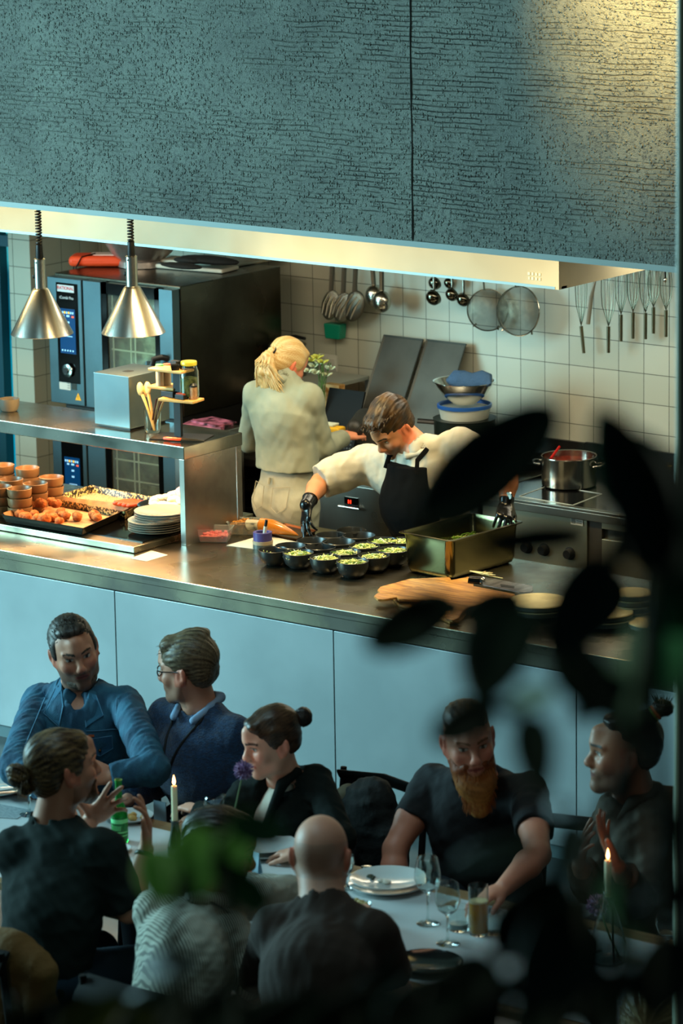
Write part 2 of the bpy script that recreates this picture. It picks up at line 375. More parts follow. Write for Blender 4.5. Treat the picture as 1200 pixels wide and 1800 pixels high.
# ------------------------------------------------------------------ heat lamps
def heat_lamp(px, py, label):
    p = at_y(px, py, 12.42)
    t = thing('heat_lamp', label, 'heat lamp', p, group='heat lamps over the serving shelf')
    AL = mat('spun_aluminium', '#d2cfc4', .27, 1., bump=(1, .0, .001))
    R = .146
    MB().lathe([(R, -.002), (R+.002, 0), (.04, .207), (.032, .214), (.027, .216), (.027, .352), (.022, .356), (0, .357)], n=48).build('lamp_shade', AL, t, smooth=True, solid=.002)
    MB().lathe([(0, .03), (.035, .05), (.045, .09), (.035, .14), (0, .16)], n=20).build('bulb', mat('heat_bulb', '#ff9d45', .4, emit=9), t, smooth=True)
    MB().lathe([(0, .352), (.017, .352), (.019, .36), (.016, .42), (.008, .425), (0, .426)], n=16).build('cord_grip', BLACK, t, smooth=True)
    pts = []
    LH = 2.77-p.z-.42; NT = int(LH/.0135)
    for k in range(NT*10):
        a = k/10*2*math.pi; pts.append((.0125*math.cos(a), .0125*math.sin(a), .42+k/(NT*10)*LH))
    MB().tube(pts, .0042, 6).build('coiled_cord', BLACK, t, smooth=True)
    MB().ell((-.030, -.012, .27), (.006, .006, .011)).build('switch', BLACK, t, smooth=True)
    MB().ell((.002, -.0275, .338), (.004, .003, .004)).build('screw', BLACK, t, smooth=True)
    s = bpy.data.lights.new('heat_lamp_light', 'SPOT'); s.energy = 60; s.color = srgb('#ffc27c'); s.spot_size = math.radians(120); s.spot_blend = .5; s.shadow_soft_size = .04
    so = bpy.data.objects.new('heat_lamp_light', s); COL.objects.link(so); so.parent = t; so.location = (0, 0, .02)
lr = thing('lamp_rail', 'steel rail behind the concrete beam that carries the heat lamps', 'rail', (-11.2, 12.42, 2.77))
MB().box(-12.6, -10.3, 12.40, 12.44, 2.765, 2.80).build('rail', STEEL_D, lr, world=True)
MB().box(-12.5, -12.46, 12.40, 12.44, 2.80, 4.9).build('hanger', STEEL_D, lr, world=True); MB().box(-10.5, -10.46, 12.40, 12.44, 2.80, 4.9).build('hanger', STEEL_D, lr, world=True)
heat_lamp(74, 586, 'cone-shaped aluminium heat lamp on coiled cord, in front of the oven control panel')
heat_lamp(234.5, 584, 'cone-shaped aluminium heat lamp on coiled cord, in front of the oven door window')

# ------------------------------------------------------------------ combi ovens
OV = mat('oven_front_steel', '#4d666e', .38, .7, vary=('#41565d', 3, .05))
SCR = bpy.data.materials.new('touch_screen'); SCR.use_nodes = True
def oven(name, label, z0, z1, full=True):
    XL, XR, YF = -12.95, -12.085, 13.8
    t = thing(name, label, 'oven', ((XL+XR)/2, 14.3, z0), group='stacked combination ovens')
    W = XR-XL; H = z1-z0
    MB().box(XL, XR, YF+.06, 14.66, z0, z1).build('body', mat('oven_side_steel', '#5f5a4e', .3, 1., vary=('#3f3b33', 2.0, .1)), t, bevel=.004, world=True)
    MB().box(XL, XL+W*.275, YF, YF+.06, z0, z1-.012).build('control_front', OV, t, bevel=.003, world=True)
    pn = MB().box(XL+W*.075, XL+W*.245, YF-.004, YF, z0+.17*H, z1-.035).build('control_panel', BLACKG, t, world=True)
    sx0, sx1 = XL+W*.10, XL+W*.225; sz0, sz1 = z0+.40*H, z1-.25*H
    scr = MB().box(sx0, sx1, YF-.0065, YF-.0045, sz0, sz1)
    scr.build('touch_screen', mat('screen_blue', '#06335f', .2, emit=.35), t, world=True)
    ic = [[], [], []]
    cols = [mat('icon_pale', '#7fb6dc', .3, emit=.9), mat('icon_amber', '#e8b23c', .3, emit=1.), mat('icon_red', '#d2502c', .3, emit=.9)]
    w = (sx1-sx0)
    mbs = [MB(), MB(), MB()]
    for k in range(7): mbs[1 if k in (2, 4) else 0].box(sx0+w*(.05+.13*k), sx0+w*(.13+.13*k), YF-.008, YF-.0066, sz1-.026, sz1-.015)
    for k, (u, v, s_) in enumerate(((.25, .84, .07), (.55, .84, .09), (.86, .83, .07), (.55, .70, .08), (.55, .56, .08))):
        mbs[2 if k == 2 else 0].box(sx0+w*(u-s_), sx0+w*(u+s_), YF-.008, YF-.0066, sz0+(sz1-sz0)*(v-.02), sz0+(sz1-sz0)*(v+.02))
    for k in range(5): mbs[0].box(sx0+w*(.1+.17*k), sx0+w*(.17+.17*k), YF-.008, YF-.0066, sz0+.012, sz0+.02)
    mbs[0].box(sx0+w*.3, sx0+w*.8, YF-.008, YF-.0066, sz0+(sz1-sz0)*.38, sz0+(sz1-sz0)*.395)
    for q in range(3):
        if mbs[q].v: mbs[q].build('screen_icons', cols[q], t, world=True)
    kx = XL+W*.16; kz = z0+.27*H
    MB().lathe([(0, .012), (.019, .012), (.021, .006), (.034, .004), (.036, 0), (0, 0)], c=(kx, YF-.018, kz), M=Matrix.Rotation(math.radians(90), 4, 'X'), n=24).build('control_knob', mat('knob_chrome', '#a7b0ad', .2, 1.), t, smooth=True, world=True)
    MB().lathe([(0, .004), (.016, .004), (.017, 0), (0, 0)], c=(kx, YF-.03, kz), M=Matrix.Rotation(math.radians(90), 4, 'X'), n=20).build('knob_centre', BLACK, t, smooth=True, world=True)
    # door with glass
    dx0, dx1 = XL+W*.29, XR-.075
    dm = MB()
    dm.box(dx0, dx0+W*.14, YF, YF+.055, z0, z1-.012); dm.box(dx1-.02, XR-.005, YF, YF+.055, z0, z1-.012); dm.box(dx0, XR-.005, YF+.031, YF+.034, z1-.03, z1-.012); dm.box(dx0, XR-.005, YF+.031, YF+.034, z0, z0+.02)
    dr = dm.build('door', OV, t, bevel=.003, world=True)
    g0, g1 = dx0+W*.13, dx1+.005-.02
    gm = MB(); y0, y1 = YF+.004, YF+.03
    gm.box(g0, g0+.045, y0, y1, z0, z1-.012); gm.box(g1-.04, g1+.02, y0, y1, z0, z1-.012); gm.box(g0, g1, y0, y1, z1-.07, z1-.012); gm.box(g0, g1, y0, y1, z0, z0+.06)
    gm.build('door_frame', BLACKG, t, world=True)
    MB().box(g0+.045, g1-.04, YF+.012, YF+.016, z0+.06, z1-.07).build('door_glass', mat('oven_glass', '#b9c4b8', .03, trans=.92, ior=1.2), t, world=True)
    # chamber walls sit in front of the body so shelves are seen through the glass
    MB().box(g0+.03, g1-.03, YF+.055, YF+.06, z0+.05, z1-.06).build('chamber', mat('oven_chamber', '#8f8c78', .3, .9, vary=('#3d3b30', 9)), t, world=True)
    rk = MB()
    for k in range(5):
        zz = z0+.1+k*(H-.2)/4.5; rk.box(g0+.05, g1-.04, YF+.03, YF+.034, zz, zz+.008)
    for xx in (g0+.055, (g0+g1)/2-.03, (g0+g1)/2+.0, g1-.05): rk.box(xx, xx+.008, YF+.032, YF+.036, z0+.07, z1-.08)
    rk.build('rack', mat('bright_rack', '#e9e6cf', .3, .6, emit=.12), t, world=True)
    MB().box((g0+g1)/2, g1-.05, YF+.045, YF+.052, z0+.08, z0+.40).build('tray_stack', mat('lit_tray', '#cfccb0', .3, .8, vary=('#6f6d58', 14)), t, world=True)
    if full:
        hb = MB(); hxx = XR-.10
        hb.tube([(hxx, YF-.06, z0+.015), (hxx, YF-.062, z0+.27), (hxx+.008, YF-.055, z0+.31), (hxx+.045, YF-.03, z0+.32), (hxx+.055, YF, z0+.31)], [(.016, .012)]*5, 10)
        hn = hb.build('door_handle', BLACK, t, smooth=True, world=True)
        MB().tube([(hxx-.012, YF-.064, z0+.1), (hxx-.012, YF-.066, z0+.3)], [(.02, .008)]*2, 8).build('handle_plate', OV, hn).location = -Vector((t.location))
        text_mesh('RATIONAL', .0235, Matrix.Translation((XL+W*.155-t.location.x, YF-.0065-t.location.y, z1-.062-t.location.z)) @ MFRONT, mat('badge_red', '#b3231c', .4), t, 'logo_lettering', .0005)
        MB().box(XL+W*.155-.058, XL+W*.155+.058, YF-.006, YF-.0045, z1-.082, z1-.046).build('logo_badge', mat('badge_silver', '#b9bdbd', .3, .4), t, world=True)
        text_mesh('iCombi Pro', .021, Matrix.Translation((XL+W*.16-t.location.x, YF-.0065-t.location.y, z1-.112-t.location.z)) @ MFRONT, mat('print_pale', '#b7c4c8', .4), t, 'model_lettering')
        MB().box(XL+W*.075, XL+W*.165, YF-.002, YF, z0+.075, z0+.125).build('type_label', mat('label_white', '#b8bcb6', .5), t, world=True)
        MB().box(XL+W*.175, XL+W*.215, YF-.002, YF, z0+.08, z0+.125).build('type_label', mat('label_dark', '#20261f', .5), t, world=True)
        lm = MB()
        for k in range(3): lm.box(XL+W*.155+.002+.0*k-.013, XL+W*.165-.004, YF-.003, YF-.002, z0+.085+.012*k, z0+.089+.012*k)
        lm.build('label_print', mat('label_grey', '#6c716c', .5), t, world=True)
        tx = XL+W*.225
        MB().prism([(tx-.02, z0+.028), (tx+.02, z0+.028), (tx, z0+.066)], -.002, 0, Matrix.Translation((0, YF, 0)) @ Matrix(((1, 0, 0, 0), (0, 0, 1, 0), (0, 1, 0, 0), (0, 0, 0, 1)))).build('warning_sign', mat('warning_yellow', '#e5a81c', .5), t, world=True)
        text_mesh('!', .024, Matrix.Translation((tx-t.location.x, YF-.003-t.location.y, z0+.043-t.location.z)) @ MFRONT, BLACK, t, 'warning_mark')
    return t
OZ = 1.10
oven('combi_oven', 'upper combination oven with red-lettered badge, round knob and touch screen', OZ, 1.775)
oven('combi_oven', 'lower combination oven, seen beneath the serving shelf', .32, .985, full=False)
g = thing('oven_vent_unit', 'black slatted vent between the two stacked ovens', 'vent', (-12.5, 14.2, .985))
MB().box(-12.90, -12.10, 13.86, 14.6, .986, 1.098).build('body', BLACK, g, world=True)
mb = MB()
for k in range(5): mb.box(-12.88, -12.12, 13.85, 13.862, 1.0+.018*k, 1.008+.018*k)
mb.build('slats', mat('slat_grey', '#2b2e2b', .5), g, world=True)
st_ = thing('oven_stand', 'steel stand under the lower oven', 'stand', (-12.5, 14.2, 0))
MB().box(-12.93, -12.1, 13.85, 14.6, .0, .318).build('frame', STEEL_D, st_, world=True)

# things on the oven
zt = 1.777
p = at_z(140, 462, zt+.03)
o = thing('orange_cloth_bag', 'orange case with black straps lying on the oven', 'bag', (p.x, p.y+.15, zt))
mb = MB(); mb.rbox(0, 0, .0, .30, .16, .055, rz=.55); mb.build('case', mat('orange_fabric', '#e2461a', .6, bump=(25, .3, .01)), o, bevel=.02, smooth=True)
MB().rbox(0.02, 0.02, .054, .14, .09, .006, rz=.55).build('label_patch', mat('patch_pale', '#d8b7a8', .6), o)
MB().tube([(-.07, -.08, .04), (-.075, -.11, .035), (-.08, -.115, -.02), (-.07, -.115, -.05)], [(.012, .004)]*4, 8).build('strap', BLACK, o, smooth=True)
MB().tube([(-.0, -.03, .06), (-.03, -.1, .05), (-.045, -.13, .0), (-.03, -.135, -.06)], [(.014, .004)]*4, 8).build('strap', BLACK, o, smooth=True)
p = at_z(222, 472, zt)
o = thing('mixing_bowl', 'big dented steel mixing bowl on top of the oven', 'bowl', (p.x, p.y+.125, zt+.001))
MB().lathe([(0, .003), (.12, .003), (.125, 0), (.13, .0), (.125, .03), (.118, .035), (.16, .07), (.21, .15), (.235, .22), (.24, .222), (.23, .215), (.2, .15), (.15, .08), (.1, .045), (0, .04)], n=44).build('shell', mat('scuffed_aluminium', '#b9b2ab', .35, .7, vary=('#8b8078', 6)), o, smooth=True)
o = thing('folded_tea_towels', 'white and black striped towels folded at the oven edge', 'towel', (at_z(320, 478, zt).x-.03, at_z(320, 478, zt).y+.12, zt))
mb = MB(); mb.rbox(0, 0, .0, .48, .16, .022, rz=.1); mb.rbox(-.05, .05, .022, .32, .15, .018, rz=.2)
mb.build('towel', mat('towel_white', '#c6c3b4', .9, bump=(60, .4, .006)), o, bevel=.008, smooth=True)
mb = MB(); mb.rbox(-.17, -.01, .0215, .05, .15, .004, rz=.1); mb.rbox(-.09, -.01, .0215, .035, .17, .004, rz=.1); mb.build('stripes', BLACK, o)
o = thing('oven_mitt', 'black oven mitt lying on the towels on the oven', 'oven mitt', (at_z(345, 462, zt+.06).x, at_z(345, 462, zt+.06).y+.08, zt+.042))
mb = MB(); mb.ell((.02, 0, .024), (.2, .07, .022)); mb.ell((-.08, -.05, .02), (.10, .035, .018)); mb.build('mitt', mat('mitt_black', '#131311', .8, bump=(20, .5, .02)), o, smooth=True)
o = thing('oven_mitt', 'lower black oven mitt, half under the other one on the oven', 'oven mitt', (at_z(310, 472, zt+.05).x-.01, at_z(310, 472, zt+.05).y+.05, zt+.041))
mb = MB(); mb.ell((0, 0, .016), (.14, .05, .015)); mb.build('mitt', mat('mitt_black', '#131311', .8), o, smooth=True)
o = thing('tray_lid', 'thin steel tray lying at the right edge of the oven top', 'tray', (at_z(398, 466, zt).x, at_z(398, 466, zt).y+.12, zt))
MB().rbox(0, 0, 0, .2, .38, .012, rz=-.1).build('sheet', STEEL, o, bevel=.003)
p = at_y(89, 440, 14.6)
o = thing('cable_loop', 'black strap hanging on the wall above the oven', 'strap', (p.x, 14.88, p.z))
MB().tube([(0, -.01, .3), (.005, -.02, .1), (-.01, -.012, 0), (-.005, -.012, -.12)], [(.022, .004)]*4, 8).build('strap', BLACK, o, smooth=True)

# ------------------------------------------------------------------ things on the raised shelf
ZS = ZP+.001
a_ = at_z(158, 751, ZS); b_ = at_z(229, 757, ZS)
bw = b_.x-a_.x+.01
BX = mat('box_steel', '#64777a', .42, .9, vary=('#58696c', 2, .06))
bt = at_z(230, 663, ZS+.232); bb = at_z(276, 651, ZS+.232)
t = thing('napkin_dispenser', 'square brushed steel dispenser box with a cross-shaped slot on top', 'dispenser', (b_.x-bw/2, b_.y+.14, ZS))
Hb = at_y(230, 663, b_.y).z-ZS
MB().rbox(0, 0, .008, bw, .28, Hb-.008).build('casing', BX, t, bevel=.003)
MB().rbox(0, 0, 0, bw-.03, .25, .008).build('foot', BLACK, t)
mb = MB()
for k in range(4): mb.prism([(-.004, 0), (.004, 0), (.012, .016), (.02, .02), (.0, .022), (-.02, .02), (-.012, .016)], Hb, Hb+.0006, Matrix.Translation((.01, -.03, 0)) @ Matrix.Rotation(k*math.pi/2, 4, 'Z'))
mb.build('slot', BLACK, t)
p = at_z(261, 761, ZS)
t = thing('cutlery_glass', 'ribbed glass tumbler beside the steel dispenser box', 'glass', (p.x, p.y+.03, ZS))
MB().lathe([(0, .0), (.035, 0), (.038, .004), (.041, .11), (.038, .11), (.033, .012), (0, .01)], n=24).build('tumbler', GLASS, t, smooth=True)
for k, (dx, dy, rz, tip) in enumerate(((-.05, -.01, .1, .2), (-.02, .0, .0, .205), (-.035, .015, .3, .19))):
    s = thing('wooden_spoon', ['pale wooden spoon in the glass, leaning left', 'pale wooden spoon in the glass, most upright', 'pale wooden spoon in the glass, behind the other two'][k], 'spoon', (p.x, p.y+.03, ZS+.012), group='wooden spoons in the tumbler')
    m_ = MB(); m_.tube([(0.01, 0, 0), (dx*.6, dy, tip*.6), (dx, dy, tip*.8)], [.005, .006, .008], 8)
    m_.ell((dx*1.25, dy, tip*.93), (.021, .007, .032)); m_.build('spoon', mat('spoon_wood', '#d9b06c', .5), s, smooth=True)
for k in range(4):
    s = thing('wooden_stirrer', 'thin brown stick standing in the ribbed glass, fanned to the right', 'stick', (p.x, p.y+.03, ZS+.012), group='brown sticks in the tumbler')
    MB().tube([(-.01, .004*k, 0), (.035+.012*k, .004*k-.006, .15)], [(.005, .002)]*2, 6).build('stick', mat(('stick_brown', 'stick_tan')[k % 2], ('#5b3220', '#b5905c')[k % 2], .6), s)
# little wooden display stand
p = at_z(314, 768, ZS)
t = thing('tiered_stand', 'small stand with black post and three wooden shelves', 'stand', (p.x, p.y, ZS))
MB().rbox(.02, 0.0, 0, .26, .16, .004, rz=.35).build('base_plate', BLACK, t)
hp = at_y(314, 640, p.y).z-ZS
MB().rbox(0, 0, .004, .036, .018, hp-.004, rz=.1).build('post', BLACK, t)
SW = mat('stand_wood', '#d7a962', .45, vary=('#c08d45', 10), stretch=(1, 5, 5))
zs1 = at_y(305, 652, p.y-.03).z-ZS; zs2 = at_y(285, 682, p.y).z-ZS; zs3 = at_y(318, 705, p.y-.03).z-ZS
MB().rbox(-.018, -.02, zs1-.004, .19, .10, .013, rz=.08).build('shelf', SW, t, bevel=.003)
MB().rbox(-.09, .03, zs2-.004, .15, .11, .013, rz=.1).build('shelf', SW, t, bevel=.003)
MB().rbox(.03, -.01, zs3-.004, .19, .10, .013, rz=.15).build('shelf', SW, t, bevel=.003)
TP = (p.x, p.y)
def small(name, label, cat, dx, dy, z): return thing(name, label, cat, (TP[0]+dx, TP[1]+dy, ZS+z))
q = small('black_dish', 'small black square dish on the top wooden shelf, nearer one', 'dish', .028, -.045, zs1+.0095)
mb = MB(); mb.lathe([(0, 0), (.024, 0), (.029, .024), (.026, .024), (.021, .004), (0, .004)], n=4); mb.build('dish', BLACK, q, bevel=.003)
q = small('black_dish', 'small black square dish on the top wooden shelf, standing on its edge', 'dish', .0, -.01, zs1+.0095)
mb = MB(); mb.rbox(0, 0, 0, .04, .03, .036); mb.build('dish', BLACK, q, bevel=.004)
q = small('glass_jar', 'glass jar with yellow lid standing on the lowest wooden shelf', 'jar', .062, .012, zs3+.0095)
JH = at_y(332, 634, TP[1]+.02).z-ZS-zs3-.0095
MB().lathe([(0, 0), (.042, 0), (.045, .01), (.045, JH-.05), (.035, JH-.02), (.035, JH-.015), (.032, JH-.02), (.041, JH-.05), (.041, .012), (0, .008)], n=24).build('glass', GLASS, q, smooth=True)
MB().lathe([(0, JH), (.036, JH), (.038, JH-.004), (.038, JH-.018), (0, JH-.018)], n=24).build('lid', mat('lid_yellow', '#c6b93a', .35, .3), q, smooth=True)
MB().lathe([(0, .01), (.039, .012), (.039, JH*.55), (0, JH*.6)], n=20).build('filling', mat('jar_filling', '#8e8a4c', .8, vary=('#4b5a33', 50)), q, smooth=True)
q = small('toothpick_jar', 'small toothpick jar with black lid on the lowest wooden shelf', 'jar', .095, -.0, zs3+.0095)
MB().lathe([(0, 0), (.019, 0), (.019, .058), (0, .058)], n=16).build('jar', mat('picks', '#b7916a', .5, vary=('#7d5637', 60), stretch=(8, 8, 1)), q, smooth=True)
MB().lathe([(0, .076), (.012, .074), (.02, .064), (.02, .058), (0, .058)], n=16).build('lid', BLACK, q, smooth=True)
q = small('spice_dish', 'black oblong dish of red sauce on the lowest wooden shelf', 'dish', -.035, -.015, zs3+.0095)
MB().rbox(0, 0, 0, .075, .04, .028).build('dish', BLACK, q, bevel=.003)
q = small('sauce_dish', 'black dish with red-brown filling beside the toothpick jar', 'dish', .05, -.03, zs3+.0095)
MB().rbox(0, 0, 0, .055, .035, .022).build('dish', BLACK, q, bevel=.003)
MB().rbox(0, 0, .0222, .045, .028, .006).build('filling', mat('filling_red', '#a13b14', .5), q)
for k, (dx, cc) in enumerate(((-.088, '#b43a2e'), (-.105, '#2f8a55'))):
    q = small('spice_shaker', ('small shaker with a red lid on the middle wooden shelf', 'small shaker with a green lid on the middle wooden shelf')[k], 'shaker', dx, .03-.03*k, zs2+.0095)
    MB().lathe([(0, 0), (.019, 0), (.019, .085), (0, .085)], n=16).build('jar', mat('shaker_pale', '#bdb092', .3), q, smooth=True)
    MB().lathe([(0, .102), (.018, .1), (.02, .095), (.02, .085), (0, .085)], n=16).build('lid', mat('lid'+cc[1:], cc, .4), q, smooth=True)
q = thing('kitchen_scissors', 'scissors with orange-red handles at the foot of the stand', 'scissors', (at_z(305, 776, ZS).x, at_z(305, 776, ZS).y, ZS+.004), .2)
MB().tube([(-.05, .0, .006), (-.02, -.008, .007), (.02, -.004, .007), (.045, .004, .007), (.045, .012, .007), (0, .008, .007), (-.045, .012, .007), (-.05, 0, .006)], .006, 8).build('handle', mat('orange_handle', '#d9411c', .4), q, smooth=True)
MB().tube([(.04, 0, .006), (.1, .008, .006), (.15, .02, .004)], [(.014, .005), (.012, .004), (.004, .003)], 8).build('blade', mat('dark_blade', '#26251f', .35, .6), q, smooth=True)
p = at_z(8, 724, ZS)
t = thing('coffee_cup', 'small dark-filled stoneware cup at the left end of the serving shelf', 'cup', (p.x, p.y+.035, ZS))
MB().lathe([(0, 0), (.034, 0), (.04, .006), (.048, .03), (.049, .06), (.046, .06), (.044, .03), (.034, .01), (0, .008)], n=28).build('cup', mat('stoneware_grey', '#4c4d45', .5), t, smooth=True)
MB().lathe([(0, .045), (.0455, .045)], n=24).build('coffee', mat('coffee_dark', '#0d0a06', .15), t)

# ------------------------------------------------------------------ brown bowls, trays, plates on the warming base
ZL = ZC+.0375
BB = mat('brown_stoneware', '#7a5a38', .42, vary=('#68492c', 6), coat=.15)
br0 = MB().lathe([(0, 0), (.04, 0), (.046, .004), (.0555, .018), (.0585, .046), (.059, .052), (.0565, .053), (.0545, .048), (.051, .018), (.04, .009), (0, .008)], n=36).build('brown_bowl', BB, None, smooth=True)
stk = [((46, 842), 3, 'farthest back stack on the left'), ((17, 876), 2, 'stack in the second row, left'), ((35, 905), 3, 'front stack'), ((65, 882), 3, 'stack in the second row beside the tray'), ((92, 866), 3, 'rightmost stack'), ((5, 848), 3, 'stack cut by the left edge at the back'), ((-2, 905), 3, 'front stack cut by the left edge')]
stk = [((4, 817, 'back stack at the left edge of the photo'), 3), ((48, 822, 'back stack in the middle'), 3), ((90, 838, 'rightmost stack, next to the seed tray'), 3), ((19, 842, 'second-row stack on the left'), 3), ((62, 849, 'second-row stack on the right, behind the chicken tray'), 3), ((34, 858, 'front stack, nearest the chicken tray'), 3), ((-1, 855, 'front stack cut by the left edge'), 3)]
fst = True
words = ['bottom bowl', 'middle bowl', 'top bowl']
for (px_, py_, w_), n_ in stk:
    q = at_z(px_, py_, ZL+.044*2+.053)
    for k in range(n_):
        o = br0 if fst else br0.copy()
        if not fst: COL.objects.link(o)
        fst = False
        o.location = (q.x, q.y, ZL+.0445*k); tag(o, 'brown stoneware bowl, %s of the %s' % (words[k], w_), 'bowl', 'stacked brown bowls')
def tray(name, label, corners, wall, m, mi, z, cat='tray'):
    c = sum((Vector(q) for q in corners), Vector())/4
    t = thing(name, label, cat, (c.x, c.y, z)); pts = [(q[0]-c.x, q[1]-c.y) for q in corners]
    mb = MB(); n = 4
    def ring(s, zz): return [(x*s, y*s, zz) for x, y in pts]
    rings = [ring(.93, 0), ring(1, wall), ring(1.015, wall+.002), ring(.985, wall), ring(.92, .004)]
    vs = [v for r_ in rings for v in r_]; fs = []
    for k in range(4):
        for i in range(4): fs.append((k*4+i, k*4+(i+1) % 4, k*4+4+(i+1) % 4, k*4+4+i))
    fs += [(0, 1, 2, 3), (16, 17, 18, 19)]
    mb.add(vs, fs); mb.build('pan', m, t, bevel=.003)
    return t, pts, c
ENAM = mat('speckled_enamel', '#0d0d0b', .3, vary=('#14140f', 30))
SPK = bpy.data.materials.new('speckled_black_enamel'); SPK.use_nodes = True
_n = SPK.node_tree; _b = _n.nodes['Principled BSDF']; _b.inputs['Roughness'].default_value = .3
_v = _n.nodes.new('ShaderNodeTexNoise'); _v.inputs['Scale'].default_value = 95; _v.inputs['Detail'].default_value = 1
_t = _n.nodes.new('ShaderNodeTexCoord'); _n.links.new(_t.outputs['Object'], _v.inputs[0])
_c = _n.nodes.new('ShaderNodeValToRGB'); _n.links.new(_v.outputs[0], _c.inputs[0]); _n.links.new(_c.outputs[0], _b.inputs['Base Color'])
_c.color_ramp.elements[0].position = .5; _c.color_ramp.elements[0].color = (.008, .008, .006, 1); _c.color_ramp.elements[1].position = .56; _c.color_ramp.elements[1].color = (*srgb('#c9b474'), 1)
zr = ZL+.042
A = at_z(2, 903, zr); Bn = at_z(146, 927, zr); Cn = at_z(236, 888, zr); D = at_z(92, 872, zr)
A.z = Bn.z = Cn.z = D.z = 0
tc_, pts, cc = tray('roasting_tray', 'black tray lined with baking paper holding fried chicken', [A, Bn, Cn, D], .038, ENAM, None, ZL)
pp = MB()
for i_ in range(4):
    a_, b_ = pts[i_], pts[(i_+1) % 4]
    pp.add([(a_[0]*.9, a_[1]*.9, .007), (b_[0]*.9, b_[1]*.9, .007), (b_[0]*.97, b_[1]*.97, .046 if i_ in (2, 3) else .036), (a_[0]*.97, a_[1]*.97, .046 if i_ in (2, 3) else .036)], [(0, 1, 2, 3)])
pp.add([(x*.9, y*.9, .007) for x, y in pts], [(0, 1, 2, 3)])
pp.build('baking_paper', mat('baking_paper', '#b98d62', .6, vary=('#9a7350', 20), bump=(30, .4, .01)), tc_, solid=.0008)
CH = mat('fried_crust', '#c07032', .75, vary=('#84400f', 26), bump=(90, .8, .01))
rnd = random.Random(7)
spots = [(27, 896), (36, 903), (52, 886), (64, 880), (75, 884), (70, 893), (82, 898), (60, 902), (46, 908), (84, 905), (98, 893), (106, 899), (112, 907), (95, 909), (104, 914), (78, 912), (66, 911), (136, 908), (165, 905), (171, 909), (56, 893), (90, 888)]
for k, (x_, y_) in enumerate(spots):
    q = at_z(x_, y_, ZL+.03); s = rnd.uniform(.8, 1.15)
    mb = MB()
    mb.ell((0, 0, .022*s), (.030*s, .024*s, .022*s), 12, 8, Matrix.Rotation(rnd.uniform(0, 3), 4, 'Z'), .13, k)
    mb.ell((rnd.uniform(-.018, .018), rnd.uniform(-.015, .015), .025*s), (.020*s, .018*s, .018*s), 10, 7, None, .15, k+50)
    o = mb.build('fried_chicken_piece', CH, None, smooth=True, ang=80); o.location = (q.x, q.y, ZL+.008+(.022 if k in (3, 4, 5, 20, 21, 10) else 0))
    lab = {17: 'crisp fried chicken piece lying alone in the middle of the tray', 18: 'crisp fried chicken piece at the right end of the tray, left of its pair', 19: 'crisp fried chicken piece at the right end of the tray, right of its pair'}.get(k, 'crisp orange fried chicken piece in the heap at the left of the tray')
    tag(o, lab, 'fried chicken', 'fried chicken pieces')
o = MB().ell((0, 0, .03), (.016, .006, .034), 10, 8, Matrix.Rotation(.5, 4, 'Y')).build('paper_fold', mat('paper_tip', '#d7c79a', .7), None, smooth=True); o.location = (*at_z(73, 880, ZL+.04).xy, ZL+.04); tag(o, 'pale leaf-shaped garnish standing up behind the chicken heap', 'garnish')
A = at_z(78, 886, zr); Bn = at_z(222, 904, zr); Cn = at_z(262, 872, zr); D = at_z(152, 856, zr)
A = at_z(80, 877, zr); Bn = at_z(213, 902, zr); Cn = at_z(262, 876, zr); D = at_z(154, 855, zr)
for q in (A, Bn, Cn, D): q.z = 0; q.y += .0
t2, pts, cc = tray('seed_tray', 'black speckled tray strewn with seeds, behind the chicken tray', [A, Bn, Cn, D], .042, SPK, None, ZL)
t2.location.y += .03
SEED = bpy.data.materials.new('mixed_seeds'); SEED.use_nodes = True
_n = SEED.node_tree; _b = _n.nodes['Principled BSDF']; _v = _n.nodes.new('ShaderNodeTexVoronoi'); _v.inputs['Scale'].default_value = 230
_t = _n.nodes.new('ShaderNodeTexCoord'); _n.links.new(_t.outputs['Object'], _v.inputs[0]); _c = _n.nodes.new('ShaderNodeValToRGB'); _n.links.new(_v.outputs['Color'], _c.inputs[0]); _n.links.new(_c.outputs[0], _b.inputs['Base Color'])
_e = _c.color_ramp.elements; _e[0].color = (*srgb('#2b261a'), 1); _e[1].color = (*srgb('#d8c893'), 1); _b.inputs['Roughness'].default_value = .7
o = MB().add([(x*.9, y*.9, .012) for x, y in pts], [(0, 1, 2, 3)]).build('seeds', SEED, t2); o['kind'] = 'stuff'
for k in range(4):
    q = at_z(213+8*k, 893+1.5*k, ZL+.03)
    o = MB().tube([(-.012, -.06, 0), (-.008, -.05, .002), (0, 0, .004), (.008, .05, .002), (.011, .06, 0)], [.004, .0125, .0135, .0125, .004], 10).build('sausage', mat('orange_sausage', '#c8491a', .45, vary=('#9c3410', 12)), None, smooth=True)
    o.location = (q.x-.02, q.y+.05, ZL+.045); o.rotation_euler = (0, 0, -.35); tag(o, 'thin orange sausage, %s of the four on the seed tray' % ['leftmost', 'second from the left', 'third from the left', 'rightmost'][k], 'sausage', 'sausages on the seed tray')
